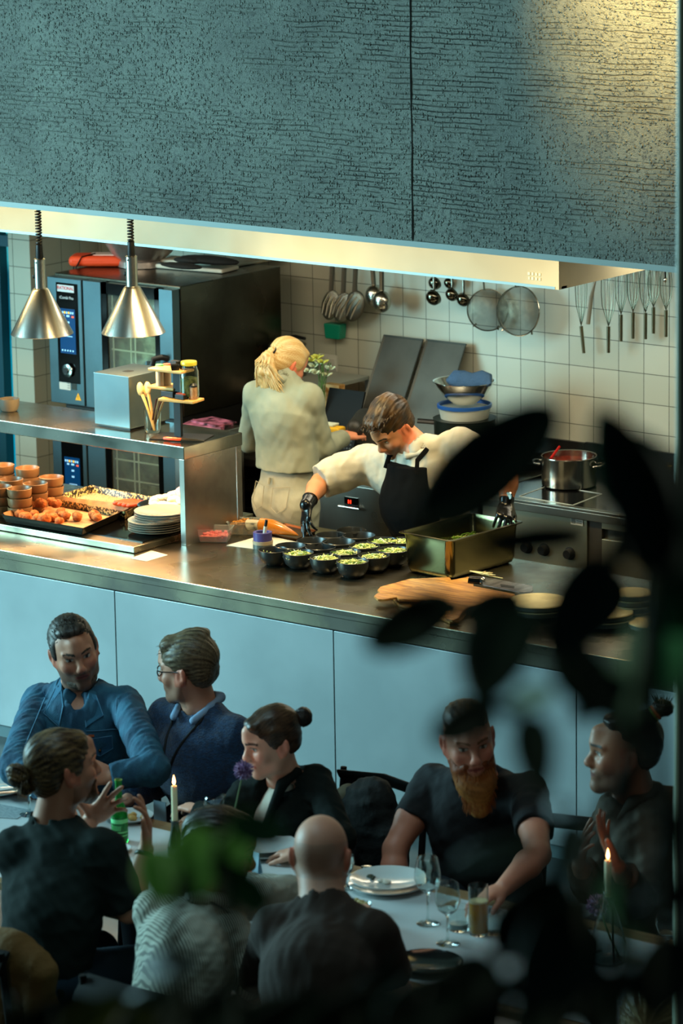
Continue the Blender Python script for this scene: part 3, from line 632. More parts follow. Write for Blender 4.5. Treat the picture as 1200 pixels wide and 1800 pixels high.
# bowl of crackers, plates
p = at_z(276, 893, ZL+.07)
t = thing('cracker_bowl', 'wide steel bowl heaped with white crackers beside the plate stack', 'bowl', (p.x-.02, p.y+.12, ZL))
MB().lathe([(0, 0), (.06, 0), (.07, .005), (.15, .06), (.158, .066), (.153, .066), (.07, .01), (0, .008)], n=40).build('shell', mat('bowl_steel_dark', '#9aa3a0', .2, 1.), t, smooth=True)
CR = mat('white_cracker', '#e8ddc2', .75, bump=(50, .6, .01))
for k in range(26):
    a_ = rnd.uniform(0, 6.28); r_ = .1*math.sqrt(rnd.random())
    o = MB().ell((0, 0, 0), (.028, .022, .013), 10, 6, Matrix.Rotation(rnd.uniform(-.6, .6), 4, 'X') @ Matrix.Rotation(rnd.uniform(0, 3), 4, 'Z'), .16, k).build('cracker', CR, None, smooth=True, ang=80)
    o.location = (p.x-.01+r_*math.cos(a_), p.y+.12+r_*math.sin(a_), ZL+.075+.05*(1-r_/.11)*rnd.uniform(.6, 1)); tag(o, 'white puffed cracker in the heaped steel bowl', 'cracker', 'crackers heaped in the bowl')
for k, (dx, dy, rz) in enumerate(((-.06, .1, .3), (.0, .12, -.2))):
    o = MB().add([(-.045, 0, 0), (.045, .0, 0), (.012, .008, .07), (-.01, .0, .055), (.03, .004, .04)], [(0, 1, 4, 2, 3)]).build('paper_napkin', mat('lilac_napkin', '#b9a9c4', .8), None, solid=.001)
    o.location = (p.x+dx, p.y+.12+dy, ZL+.06); o.rotation_euler = (0, 0, rz); tag(o, 'lilac napkin point sticking up behind the crackers, %s' % ('left one', 'right one')[k], 'napkin')
PL = mat('grey_glazed_plate', '#a8a494', .2, coat=.4)
p = at_z(282, 902, ZL+.085)
pl0 = MB().lathe([(0, 0), (.07, 0), (.075, .003), (.108, .011), (.12, .0135), (.1205, .015), (.105, .0145), (.075, .007), (0, .005)], n=48).build('dinner_plate', PL, None, smooth=True)
for k in range(9):
    o = pl0 if k == 0 else pl0.copy()
    if k: COL.objects.link(o)
    up = k >= 5
    o.location = (p.x-.005+(.012 if up else -.012)+.002*(k % 2), p.y+(.0 if up else -.018), ZL+.002+.0105*k)
    if not up: o.scale = (1.06, 1.06, 1)
    tag(o, '%s grey glazed plate, counted from the bottom of the stack on the warming base' % ['first', 'second', 'third', 'fourth', 'fifth', 'sixth', 'seventh', 'eighth', 'ninth'][k], 'plate', 'plates stacked on the warming base')

# ------------------------------------------------------------------ things on the counter top
Z0 = ZC+.0005
c4 = [at_z(x_, y_, Z0) for x_, y_ in ((229, 982), (258, 987), (295, 976), (266, 968))]
def sheet(name, label, cat, c4, z, m, th=.0012):
    c = sum(c4, Vector())/4; o = MB().prism([(q.x-c.x, q.y-c.y) for q in c4], 0, th).build(name, m); o.location = (c.x, c.y, z); return tag(o, label, cat)
PAP = mat('white_paper', '#c9cac0', .8)
sheet('paper_note', 'small blank white paper lying at the counter edge', 'paper', c4, Z0, PAP)
sheet('paper_sheet', 'white paper under the roll of tape', 'paper', [at_z(x_, y_, Z0) for x_, y_ in ((398, 959), (470, 968), (530, 955), (465, 940))], Z0, PAP)
def tub(name, label, cpx, w, d, h, rz, fm, fh, fname, seed):
    p = at_z(*cpx, Z0); t = thing(name, label, 'food tub', (p.x, p.y, Z0), rz)
    mb = MB(); W = mat('clear_plastic_tub', '#e8efe9', .12, trans=.85, ior=1.2)
    def ring(s, z_): return [(x_*w/2*s, y_*d/2*s, z_) for x_, y_ in ((-1, -1), (1, -1), (1, 1), (-1, 1))]
    rs = [ring(.82, 0), ring(1, h), ring(1.05, h), ring(1.05, h+.003), ring(.98, h+.002), ring(.8, .002)]
    vs = [v for r_ in rs for v in r_]; fs = [(0, 1, 2, 3), (20, 21, 22, 23)]
    for k in range(5):
        for i in range(4): fs.append((k*4+i, k*4+(i+1) % 4, k*4+4+(i+1) % 4, k*4+4+i))
    mb.add(vs, fs); mb.build('tub', W, t)
    rn = random.Random(seed); f = MB(); f.add(ring(.79, .003)+ring(.86, fh), [(0, 1, 2, 3), (4, 5, 6, 7), (0, 1, 5, 4), (1, 2, 6, 5), (2, 3, 7, 6), (3, 0, 4, 7)])
    for k in range(40): f.ell((rn.uniform(-.4, .4)*w*.9, rn.uniform(-.4, .4)*d*.9, fh+rn.uniform(-.004, .006)), (rn.uniform(.008, .016), rn.uniform(.006, .012), .007), 8, 5, Matrix.Rotation(rn.uniform(0, 3), 4, 'Z'), .2, k)
    o = f.build(fname, fm, t, smooth=True); o['kind'] = 'stuff'; return t
tub('pickle_tub', 'clear plastic tub of pink pickled onions beside the shelf end', (378, 950), .155, .105, .06, .5, mat('pink_pickle', '#e0403c', .3, vary=('#f07a70', 60), sss=.0), .028, 'pickled_onions', 1)
tub('granola_tub', 'clear plastic tub of golden crumbs behind the pink tub', (432, 937), .155, .105, .06, .5, mat('golden_crumb', '#b5761e', .8, vary=('#6f4310', 80)), .05, 'crumbs', 2)
p = at_z(452, 966, Z0)
t = thing('tape_roll', 'purple tape roll stacked on two pale rolls', 'tape', (p.x, p.y+.04, Z0))
def ringp(r0, r1, z0, z1): return [(r0, z0), (r1, z0), (r1, z1), (r0, z1)]
for (r0, r1, z0_, z1_, cc_, nm) in ((.033, .046, 0, .02, '#4c5350', 'lower_roll'), (.033, .047, .0205, .036, '#a5957c', 'middle_roll'), (.029, .043, .0365, .075, '#4a4380', 'upper_roll')):
    MB().lathe(ringp(r0, r1, z0_, z1_), n=32, closed=True).build(nm, mat(nm, cc_, .4), t, smooth=True)
t = thing('marker_pen', 'white marker pen with black tip standing in the tape roll', 'pen', (p.x+.005, p.y+.035, Z0+.01))
MB().tube([(0, 0, 0), (.018, .0, .095)], .0085, 12).build('barrel', mat('pen_white', '#d9d3c6', .3), t, smooth=True)
MB().tube([(.018, 0, .095), (.024, 0, .125)], [.007, .0065], 12).build('cap', BLACK, t, smooth=True)
# oven tray with the piping bag
c4 = [at_z(x_, y_, Z0+.012) for x_, y_ in ((455, 935), (522, 948), (557, 933), (500, 920))]
for q in c4: q.z = 0
tt, pts, cc = tray('baking_tray', 'small brown metal tray under the orange piping bag', c4, .014, mat('browned_metal', '#4a2a10', .3, .8), None, Z0)
a_ = at_z(452, 922, Z0+.05); b_ = at_z(524, 941, Z0+.02)
t = thing('piping_bag', 'clear piping bag full of orange filling on the brown tray', 'piping bag', ((a_.x+b_.x)/2, (a_.y+b_.y)/2, Z0+.016))
dv = Vector((b_.x-a_.x, b_.y-a_.y, 0))/2
MB().tube([-dv+Vector((0, 0, .03)), -dv*.8+Vector((0, 0, .035)), -dv*.3+Vector((0, 0, .032)), dv*.3+Vector((0, 0, .022)), dv*.85+Vector((0, 0, .008)), dv+Vector((0, 0, .004))], [.012, .032, .034, .024, .009, .002], 16).build('bag', mat('orange_filling', '#cf7d22', .22, coat=.4, vary=('#b8641a', 8)), t, smooth=True)
MB().tube([-dv*.85+Vector((0, 0, .03)), -dv*1.1+Vector((0, 0, .035)), -dv*1.35+Vector((0, -.01, .03)), -dv*1.5+Vector((0, 0, .02))], [.026, .02, .028, .015], 10).build('twisted_end', mat('cloudy_plastic', '#ddd6bd', .3, trans=.4), t, smooth=True)

# black bowls of salad
BO = MB(); BO.use(mat('charcoal_stoneware', '#25292a', .36, vary=('#1c1f20', 5), coat=.1))
BO.lathe([(0, .0), (.03, 0), (.036, .003), (.058, .022), (.068, .05), (.0695, .072), (.0675, .0735), (.0655, .07), (.064, .05), (.052, .022), (.03, .01), (0, .009)], n=44)
bo0 = BO.build('black_bowl', None, None, smooth=True)
bowls = [(480, 966, 0, 'front row, first from the left, nearly empty', .97), (524, 971, 1, 'front row, second from the left', 1), (571.5, 979, 1, 'front row, third from the left', 1), (619.5, 986, 1, 'front row, nearest the camera', 1.03),
 (510, 959, 0, 'empty, second row at the left', 1), (563, 961, 0, 'empty, in the middle of the second row', 1), (607, 970, 1, 'second row, between the two front right ones', 1), (657, 976, 1, 'second row at the right', 1.03),
 (548, 950, 0, 'empty, third row at the left', 1), (595, 952, 0, 'empty, third row in the middle', 1.08), (640, 959, 1, 'third row at the right', 1.0), (690, 966, 1, 'rightmost, beside the steel pan', 1.05),
 (581, 940, 0, 'empty, fourth row at the left', 1.0), (631, 941, 0, 'empty, fourth row in the middle', 1.08), (672, 950, 1, 'fourth row under the falling greens', 1.02), (617, 932, 0, 'empty, farthest back', 1.0), (706, 950, 1, 'at the back right, behind the leaf', 1.0)]
GR = [mat('shaved_celery', '#c6cf7c', .5), mat('green_herb', '#5f8a26', .5), mat('pale_radish', '#dfe3c0', .45)]
for k, (x_, y_, full, w_, s_) in enumerate(bowls):
    p = at_z(x_, y_, Z0+.072*s_)
    o = bo0 if k == 0 else bo0.copy()
    if k: COL.objects.link(o)
    o.location = (p.x, p.y, Z0); o.scale = (s_,)*3
    tag(o, 'charcoal bowl%s, %s' % (' of shredded greens' if full else '', w_), 'bowl', 'charcoal bowls on the counter')
    if full:
        rn = random.Random(k+20); sm = MB()
        for q in range(80):
            a_ = rn.uniform(0, 6.28); r_ = .05*math.sqrt(rn.random()); h0 = Z0+.055*s_+.014*(1-r_/.06)
            c = Vector((p.x+r_*math.cos(a_), p.y+r_*math.sin(a_), h0)); th = rn.uniform(0, 6.28); ln = rn.uniform(.012, .032)
            d = Vector((math.cos(th)*ln, math.sin(th)*ln, rn.uniform(-.004, .014)))
            sm.use(GR[0 if q % 5 < 3 else (1 if q % 5 == 3 else 2)])
            sm.tube([c-d, c+Vector((0, 0, rn.uniform(.002, .012))), c+d], [(.0008, .0012), (.002, .0035), (.0008, .0015)], 5)
        sm.ell((p.x, p.y, Z0+.048*s_), (.052*s_, .052*s_, .014))
        s2 = sm.build('shredded_greens', None, None, smooth=True)
        tag(s2, 'shredded greens in the bowl, %s' % w_, 'salad', 'salad portions', 'stuff')
    elif k == 0:
        sm = MB()
        for q in range(3): sm.tube([(p.x-.02+.02*q, p.y-.02, Z0+.035), (p.x-.03+.02*q, p.y-.035, Z0+.06), (p.x-.022+.02*q, p.y-.04, Z0+.07)], .002, 5)
        tag(sm.build('onion_strand', GR[0], None, smooth=True), 'few pale strands in the nearly empty charcoal bowl', 'garnish')

# deep steel pan
zg = Z0+.185
gn = [at_z(792, 952, zg), at_z(925, 916, zg), at_z(846, 902, zg), at_z(716, 936, zg)]
g0 = gn[0]; ex = (gn[1]-gn[0]); ex.z = 0; L_ = .50; ex.normalize(); ey = Vector((-ex.y, ex.x, 0)); W_ = .31
cc = g0+ex*(L_/2)+ey*(W_/2)
t = thing('deep_steel_pan', 'deep rectangular steel pan under the cook\'s gloved hand', 'pan', (cc.x, cc.y, Z0), math.atan2(ex.y, ex.x))
mb = MB(); rs = []
def rring(hx, hy, r, z_, n=6):
    out = []
    for (sx, sy, a0) in ((1, 1, 0), (-1, 1, 1), (-1, -1, 2), (1, -1, 3)):
        for q in range(n):
            a_ = (a0+q/(n-1))*math.pi/2; out.append((sx*(hx-r)+r*math.cos(a_), sy*(hy-r)+r*math.sin(a_), z_))
    return out
HX, HY, HH = L_/2, W_/2, zg-Z0
rs = [rring(HX-.045, HY-.045, .02, .0), rring(HX-.03, HY-.03, .03, .008), rring(HX-.022, HY-.022, .035, .03), rring(HX-.014, HY-.014, .035, HH-.02), rring(HX-.012, HY-.012, .03, HH-.006), rring(HX, HY, .02, HH-.004), rring(HX+.001, HY+.001, .02, HH), rring(HX-.012, HY-.012, .028, HH+.001), rring(HX-.017, HY-.017, .03, HH-.02), rring(HX-.026, HY-.026, .03, .03), rring(HX-.05, HY-.05, .02, .006)]
n_ = len(rs[0]); vs = [v for r_ in rs for v in r_]; fs = [tuple(range(n_))[::-1], tuple(range((len(rs)-1)*n_, len(rs)*n_))]
for k in range(len(rs)-1):
    for i in range(n_): fs.append((k*n_+i, k*n_+(i+1) % n_, (k+1)*n_+(i+1) % n_, (k+1)*n_+i))
mb.add(vs, fs); mb.build('pan', mat('pan_steel', '#7f7858', .2, 1., bump=(20, .04, .003)), t, smooth=True, ang=50)
GNX = (cc, ex, ey, HX, HY, HH)
mb = MB(); rn = random.Random(3)
for q in range(140):
    x_, y_ = rn.uniform(-.15, .2), rn.uniform(-.09, .11); th = rn.uniform(0, 6.28); l_ = rn.uniform(.01, .03); z_ = HH-.10+rn.uniform(0, .02)
    mb.use(GR[q % 2]); mb.tube([(x_-l_*math.cos(th), y_-l_*math.sin(th), z_), (x_, y_, z_+.006), (x_+l_*math.cos(th), y_+l_*math.sin(th), z_)], [(.001, .002), (.002, .004), (.001, .002)], 5)
mb.use(GR[1]); mb.ell((0, 0, .045), (.19, .1, .045), 20, 10)
o = mb.build('pan_salad', None, None, smooth=True); o.location = t.location; o.rotation_euler = t.rotation_euler; o.location.z += .008
tag(o, 'shredded greens inside the deep steel pan', 'salad', None, 'stuff')
# falling greens at the cook's hand side: bundle of red-purple leaf stalks
p = at_z(677, 940, Z0+.09)

# cutting boards
def board(label, pts_px, z, th, name='cutting_board'):
    q4 = [at_z(x_, y_, z+th) for x_, y_ in pts_px]; c = sum(q4, Vector())/len(q4)
    o = MB().prism([(q.x-c.x, q.y-c.y) for q in q4], 0, th).build(name, BOARD, None, bevel=.003); o.location = (c.x, c.y, z)
    o.data.materials[0] = BOARD; return tag(o, label, 'cutting board', 'stacked wooden boards')
board('wooden cutting board with a looped handle, topmost of the three', [(657, 1047), (663, 1042), (676, 1043), (692, 1044), (698, 1037), (826, 1013), (832, 1018), (832, 1030), (905, 1044), (895, 1051), (822, 1067), (812, 1075), (806, 1086), (795, 1090), (785, 1088), (782, 1082), (800, 1066), (770, 1054), (700, 1053), (697, 1049), (676, 1053), (664, 1053)][:], Z0+.024, .011)
board('wooden cutting board with a blunt corner, jutting out at the left of the pile', [(663, 1037), (668, 1031), (720, 1017), (790, 1014), (800, 1030), (700, 1050), (690, 1043), (668, 1042)], Z0+.012, .011)
board('wooden cutting board at the bottom of the pile', [(700, 1062), (690, 1050), (740, 1040), (905, 1046), (898, 1054), (820, 1076), (806, 1092), (790, 1093), (775, 1086)], Z0, .011)
# cleaver
a_ = at_z(826, 1027, Z0+.045); b_ = at_z(846, 1020, Z0+.045)
t = thing('cleaver', 'broad cleaver with black handle lying on the boards', 'knife', (a_.x, a_.y, Z0+.0365))
def L2(x_, y_): q = at_z(x_, y_, Z0+.04); return (q.x-a_.x, q.y-a_.y)
MB().prism([L2(848, 1016), L2(936, 1032), L2(936, 1040), L2(932, 1044), L2(912, 1043), L2(848, 1030)], .006, .009).build('blade', mat('ground_steel', '#8f9090', .35, .9, vary=('#5f6062', 40), stretch=(1, .2, 1)), t)
MB().prism([L2(879, 1029), L2(904, 1033), L2(903, 1037), L2(880, 1034)], .0092, .0098).build('blade_slot', BLACK, t)
h0, h1 = L2(824, 1022), L2(846, 1024)
MB().tube([(*h0, .012), (*h1, .012)], [(.017, .009), (.019, .010)], 14).build('handle', BLACKG, t, smooth=True)
MB().tube([(*h1, .012), (h1[0]+.012, h1[1]-.002, .011)], [(.02, .0105), (.017, .008)], 14).build('ferrule', CHROME, t, smooth=True)
# sprig
p = at_z(850, 1010, Z0+.05)
t = thing('lemongrass_sprig', 'pale dried lemongrass stalks lying across the cleaver', 'herb', (p.x, p.y, Z0+.05))
mb = MB(); rn = random.Random(9)
ax = (at_z(885, 1012, Z0+.05)-at_z(819, 999, Z0+.05)).normalized()
for k in range(14): mb.tube([-ax*.08+Vector((0, 0, .004)), Vector((rn.uniform(-.01, .01), rn.uniform(-.008, .008), rn.uniform(.0, .012))), ax*rn.uniform(.03, .08)+Vector((rn.uniform(-.02, .02), rn.uniform(-.02, .02), rn.uniform(-.005, .02)))], [(.003, .002), (.004, .002), (.001, .001)], 5)
mb.tube([ax*.0, ax*.11], .0025, 6)
mb.build('stalks', mat('straw', '#d2b877', .6), t, smooth=True)
# round stone plates
RP = mat('oat_stoneware', '#b9ab7c', .6, vary=('#a89a6c', 20)); RPD = mat('blue_grey_rim', '#4f5a55', .6)
def disc(px_, py_, zt_, R, lab, n=1):
    p = at_z(px_, py_, zt_)
    for k in range(n):
        mb = MB(); mb.use(RP).lathe([(0, .026), (R-.004, .026), (R, .022)], n=48); mb.use(RPD).lathe([(R, .022), (R-.004, .004), (R-.02, 0), (0, 0)], n=48)
        o = mb.build('stoneware_plate', None, None, smooth=True, ang=30); o.location = (p.x, p.y, zt_-.026*(k+1))
        tag(o, lab+(', %s of its pile' % ['top', 'second', 'third', 'fourth', 'fifth', 'sixth', 'seventh'][k] if n > 1 else ''), 'plate', 'round stoneware plates at the counter end')
disc(946, 1055, Z0+.062, .132, 'thick pale round plate beside the cleaver', 2)
disc(1063, 1074, Z0+.062, .118, 'thick pale round plate behind the leaves', 2)
disc(1150, 1092, Z0+.036, .11, 'thick pale round plate at the far right of the counter', 1)
disc(1112, 1040, Z0+.12, .085, 'olive round plate at the back right of the counter', 5)
# ------------------------------------------------------------------ back bench and range
YR = 13.98; YW = 14.9
xr0 = at_y(842, 860, YR).x; xr1 = at_y(1027, 900, YR).x; xg1 = at_y(1051, 900, YR).x
BENCH = mat('bench_steel', '#96948a', .3, 1., vary=('#7a786e', 2.5, .08), bump=(40, .04, .002))
OLST = mat('panel_steel', '#a3a28c', .4, .9, vary=('#8a8a76', 1.5, .06))
t = thing('back_bench', 'stainless steel bench along the tiled wall behind the cooks', 'bench', (-11.1, 14.45, 0))
XB = -11.98
mb = MB(); mb.box(XB, xr0-.002, YR, YW-.002, .86, .9); mb.build('worktop', BENCH, t, bevel=.003, world=True)
MB().box(XB, xr0-.002, YW-.022, YW-.002, .9, .995).build('upstand', BLACK, t, world=True)
fx0 = at_y(597, 885, YR).x-.12; fx1 = xr0-.01
MB().box(fx0, fx1, YR+.025, YW-.05, .12, .858).build('fridge_body', STEEL_D, t, world=True)
fd = MB().box(fx0+.003, fx0+.52, YR+.004, YR+.024, .14, .84).build('fridge_door', BENCH, t, bevel=.003, world=True)
MB().box(fx0+.526, fx1-.003, YR+.004, YR+.024, .14, .84).build('fridge_door', BENCH, t, bevel=.003, world=True)
a_ = at_y(617, 884, YR)
dp = MB().box(a_.x-.042, a_.x+.042, YR-.002, YR+.004, a_.z-.028, a_.z+.028).build('display', BLACKG, t, world=True)
mb = MB()
for q in (-.018, -.004): mb.box(a_.x+q, a_.x+q+.005, YR-.003, YR-.002, a_.z-.004, a_.z+.014)
mb.build('red_digits', mat('red_digits', '#ff2a12', .3, emit=4), t, world=True)
MB().tube([(a_.x-.065, YR-.02, a_.z-.02), (a_.x+.065, YR-.02, a_.z-.02)], .0055, 10).build('handle', CHROME, t, smooth=True, world=True)
mb = MB(); mb.box(XB, XB+.03, YR+.01, YR+.04, 0, .86); mb.box(fx0-.03, fx0, YR+.01, YR+.04, 0, .86); mb.build('legs', BENCH, t, world=True)
for k in range(7):
    zz = .12+.1*k
    MB().box(XB+.035, fx0-.035, YR+.05, YW-.1, zz, zz+.012).build('rack_tray', mat('rack_dark', '#1b1c1a', .4, .5), t, world=True)
t = thing('induction_range', 'steel induction range carrying the soup pot', 'range', ((xr0+xr1)/2, 14.4, 0))
mb = MB(); mb.box(xr0, xr1+.9, YR-.01, YW-.002, .845, .885); mb.box(xr0, xr1+.9, YR-.012, YR+.03, .885, .9); mb.build('rim', BENCH, t, bevel=.003, world=True)
MB().box(xr0+.01, xr1+.88, YR+.031, YW-.03, .886, .8985).build('glass_top', BLACKG, t, world=True)
MB().box(xr0, xr1+.9, YW-.022, YW-.002, .9, 1.0).build('upstand', BLACK, t, world=True)
MB().box(xr0+.002, xr1, YR+.02, YW-.05, .52, .844).build('control_panel', OLST, t, bevel=.003, world=True)
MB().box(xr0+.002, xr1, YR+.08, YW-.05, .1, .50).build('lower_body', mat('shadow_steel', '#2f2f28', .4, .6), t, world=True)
for kx in (922, 952, 997):
    a_ = at_y(kx, 932, YR)
    MB().lathe([(0, .03), (.021, .03), (.025, .022), (.025, .005), (.032, .003), (.032, 0), (0, 0)], c=(a_.x, YR+.02, .665), M=Matrix.Rotation(math.radians(90), 4, 'X'), n=24).build('knob', BLACK, t, smooth=True, world=True)
a_ = at_y(1014, 916, YR+.02)
MB().box(a_.x-.035, a_.x+.035, YR+.016, YR+.02, a_.z-.02, a_.z+.02).build('label', mat('label_white', '#b8bcb6', .5), t, world=True)
mb = MB(); mb.box(a_.x-.03, a_.x-.008, YR+.014, YR+.016, a_.z-.012, a_.z+.014)
for k in range(3): mb.box(a_.x, a_.x+.028, YR+.014, YR+.016, a_.z-.01+.01*k, a_.z-.006+.01*k)
mb.build('label_print', mat('label_grey', '#6c716c', .5), t, world=True)
def zone(pts):
    mb = MB(); q = [at_z(x_, y_, .9) for x_, y_ in pts]
    for i in range(4): mb.tube([q[i]+Vector((0, 0, -.0003)), q[(i+1) % 4]+Vector((0, 0, -.0003))], .002, 4)
    mb.build('zone_mark', mat('zone_print', '#a9b3ad', .4), t, world=True)
zone(((912, 872), (1006, 888), (1058, 868), (965, 853)))
mb = MB(); mb.box(xr1+.002, xg1, YR+.03, YR+.06, .0, .844); mb.build('post', mat('dark_gap', '#2a251a', .5), t, world=True)
t = thing('base_cabinet', 'steel base cabinet with recessed pull, right of the range', 'cabinet', (xg1+.4, 14.4, 0))
MB().box(xg1+.003, xg1+.9, YR+.05, YW-.05, .1, .843).build('carcass', STEEL_D, t, world=True)
MB().box(xg1+.006, xg1+.6, YR+.02, YR+.05, .12, .76).build('door', OLST, t, bevel=.003, world=True)
MB().box(xg1+.006, xg1+.6, YR+.02, YR+.035, .81, .842).build('top_rail', OLST, t, bevel=.002, world=True)
# pot
p = at_z(991, 803, .9+.135); R_ = .135
p.y = at_z(991, 862, .9).y+R_*.85; p.x = at_z(991, 862, .9).x-.05
t = thing('soup_pot', 'stainless steel pot of red soup on the range', 'pot', (p.x, p.y, .901))
MB().lathe([(0, 0), (R_-.006, 0), (R_, .006), (R_, .143), (R_+.004, .146), (R_+.003, .149), (R_-.003, .147), (R_-.004, .01), (0, .008)], n=56).build('pot', mat('pot_steel', '#b2ada0', .18, 1.), t, smooth=True)
MB().lathe([(0, .118), (R_-.005, .118)], n=48).build('soup', mat('tomato_soup', '#4f1004', .15, vary=('#7a2208', 14)), t)
for s, a0 in ((-1, 3.5), (1, .35)):
    M_ = Matrix.Rotation(a0, 4, 'Z')
    MB().tube([M_ @ Vector(v) for v in ((R_, -.045, .105), (R_+.03, -.042, .11), (R_+.045, -.02, .115), (R_+.045, .02, .115), (R_+.03, .042, .11), (R_, .045, .105))], .0055, 10).build('handle', CHROME, t, smooth=True)
q = thing('red_ladle', 'red-handled ladle hooked over the pot rim', 'ladle', (p.x-.02, p.y, .901))
MB().tube([(-.0, -.128, .150), (-.0, -.10, .168), (-.0, -.055, .196)], [(.012, .007)]*3, 10).build('handle', mat('red_handle', '#b2150c', .35), q, smooth=True)
p = at_z(925, 806, .94)
t = thing('black_frying_pan', 'black perforated pan at the back of the range', 'pan', (p.x, p.y, .901))
MB().lathe([(0, 0), (.11, 0), (.145, .04), (.148, .041), (.145, .043), (.11, .006), (0, .006)], n=40).build('pan', mat('pan_black', '#101010', .25), t, smooth=True)
mb = MB()
for k in range(9):
    for r__ in (.132,): a_ = .25*k+3.6; mb.ell((r__*math.cos(a_+2.2), r__*math.sin(a_+2.2), .043), (.006, .006, .002))
mb.build('glints', CHROME, t, smooth=True)
p = at_y(1175, 785, 14.82)
for k, dx in enumerate((0, -.045)):
    q = thing('brass_spice_tin', ('small brassy tin at the far right of the bench', 'small brassy tin left of its twin on the far right of the bench')[k], 'tin', (p.x+dx, p.y, .901))
    MB().lathe([(0, 0), (.02, 0), (.02, .05), (.014, .056), (.014, .066), (0, .066)], n=20).build('tin', mat('brass_tin', '#b99a4a', .25, 1.), q, smooth=True)

# ------------------------------------------------------------------ leaning trays, bowl, tub
for (a, b, lab) in (((677, 589), (746.5, 598), 'dark baking sheet leaning on the tiles, left of the pair'), ((752, 597), (822, 604), 'dark baking sheet leaning on the tiles, right of the pair')):
    A_ = at_y(*a, 14.87); B_ = at_y(*b, 14.87); w = B_.x-A_.x; hh = A_.z-.905; yb = .30
    t = thing('baking_sheet', lab, 'baking sheet', ((A_.x+B_.x)/2, 14.87-yb, .903), group='baking sheets against the wall')
    M_ = Matrix.Rotation(-math.atan2(yb, hh), 4, 'X'); L_2 = math.hypot(yb, hh)
    mb = MB(); mb.add([M_ @ Vector(v) for v in ((-w/2, -.008, 0), (w/2, -.008, 0), (w/2, -.008, L_2), (-w/2, -.008, L_2), (-w/2, -.018, 0), (w/2, -.018, 0), (w/2, -.018, L_2), (-w/2, -.018, L_2), (-w/2+.01, -.010, .01), (w/2-.01, -.010, .01), (w/2-.01, -.010, L_2-.01), (-w/2+.01, -.010, L_2-.01))],
        [(0, 1, 2, 3), (0, 1, 5, 4), (1, 2, 6, 5), (2, 3, 7, 6), (3, 0, 4, 7), (4, 5, 9, 8), (5, 6, 10, 9), (6, 7, 11, 10), (7, 4, 8, 11), (8, 9, 10, 11)])
    mb.build('sheet', mat('dark_aluminium', '#55554e', .5, .5, vary=('#484842', 4)), t, bevel=.002)
p = at_y(812, 716, 14.42); TB = p.z-.055; TH = .055
t = thing('black_pot', 'black pot with a stub handle under the blue-lidded tub', 'pot', (p.x, p.y+.02, .901))
MB().lathe([(0, 0), (.13, 0), (.15, .01), (.155, TB-.905), (.16, TB-.902), (0, TB-.902)], n=40).build('pot', mat('pot_black_green', '#0f1a16', .35), t, smooth=True)
MB().tube([(-.13, -.06, TB-.93), (-.22, -.10, TB-.925)], [(.014, .010)]*2, 10).build('handle', BLACK, t, smooth=True)
t = thing('lidded_tub', 'white round tub with a blue lid under the steel bowl', 'tub', (p.x, p.y+.02, TB))
MB().lathe([(0, 0), (.12, 0), (.13, TH-.005), (0, TH-.005)], n=40).build('tub', mat('tub_white', '#b9bdb3', .4), t, smooth=True)
MB().lathe([(.125, TH-.002), (.137, TH), (.137, TH+.016), (.130, TH+.018), (.125, TH+.012)], n=40, closed=True).build('lid', mat('lid_blue', '#1c4f96', .35), t, smooth=True)
B0 = Vector((p.x, p.y+.02, TB+TH+.017))
t = thing('steel_bowl', 'polished steel bowl with a blue cloth inside, on the blue-lidded tub', 'bowl', B0)
MB().lathe([(0, 0), (.055, 0), (.06, .004), (.11, .045), (.145, .1), (.152, .112), (.158, .113), (.158, .116), (.15, .115), (.105, .047), (.055, .008), (0, .006)], n=48).build('shell', CHROME, t, smooth=True)
t = thing('blue_cloth', 'blue cloth bundled over the steel bowl', 'cloth', (B0.x+.02, B0.y, B0.z+.1))
mb = MB(); mb.tube([(-.12, .01, .0), (-.09, 0, .022), (-.03, -.015, .025), (.02, 0, .018), (.07, .01, .03), (.12, .0, .03), (.145, -.01, .012)], [(.018, .02), (.045, .02), (.05, .022), (.045, .018), (.05, .024), (.04, .02), (.01, .01)], 14)
mb.build('cloth', mat('cloth_blue', '#3a5878', .9, bump=(40, .8, .012)), t, smooth=True)

# ------------------------------------------------------------------ hanging tools
t = thing('utensil_rail', 'steel rail on the tiles from which the tools hang', 'rail', (-10.5, 14.8, 1.9))
RZ = 1.93
MB().tube([(-12.1, 14.82, RZ), (-9.0, 14.82, RZ)], .007, 10).build('rail', CHROME, t, smooth=True, world=True)
for x_ in (-12, -11, -10, -9.1): MB().tube([(x_, 14.82, RZ), (x_, 14.9, RZ)], .006, 8).build('bracket', CHROME, t, smooth=True, world=True)
UT = mat('utensil_steel', '#b5b2a6', .22, 1., bump=(60, .05, .002))
UTR = mat('ribbed_steel', '#a9a69a', .25, 1., bump=(160, .8, .006))
def hang(name, label, cat, px_, py_, group='tools hanging on the rail', Y=14.8):
    p = at_y(px_, py_, Y); return thing(name, label, cat, p, group=group)
def handle(t, x0, ztop, w=.012, m=None, z0=.0, nm='handle'):
    MB().tube([(x0*.3, .0, z0), (x0, 0, ztop*.6), (x0, .0, ztop-.02), (x0, 14.822-t.location.y, ztop+.008)], [(w, .003)]*4, 8).build(nm, m or UT, t, smooth=True)
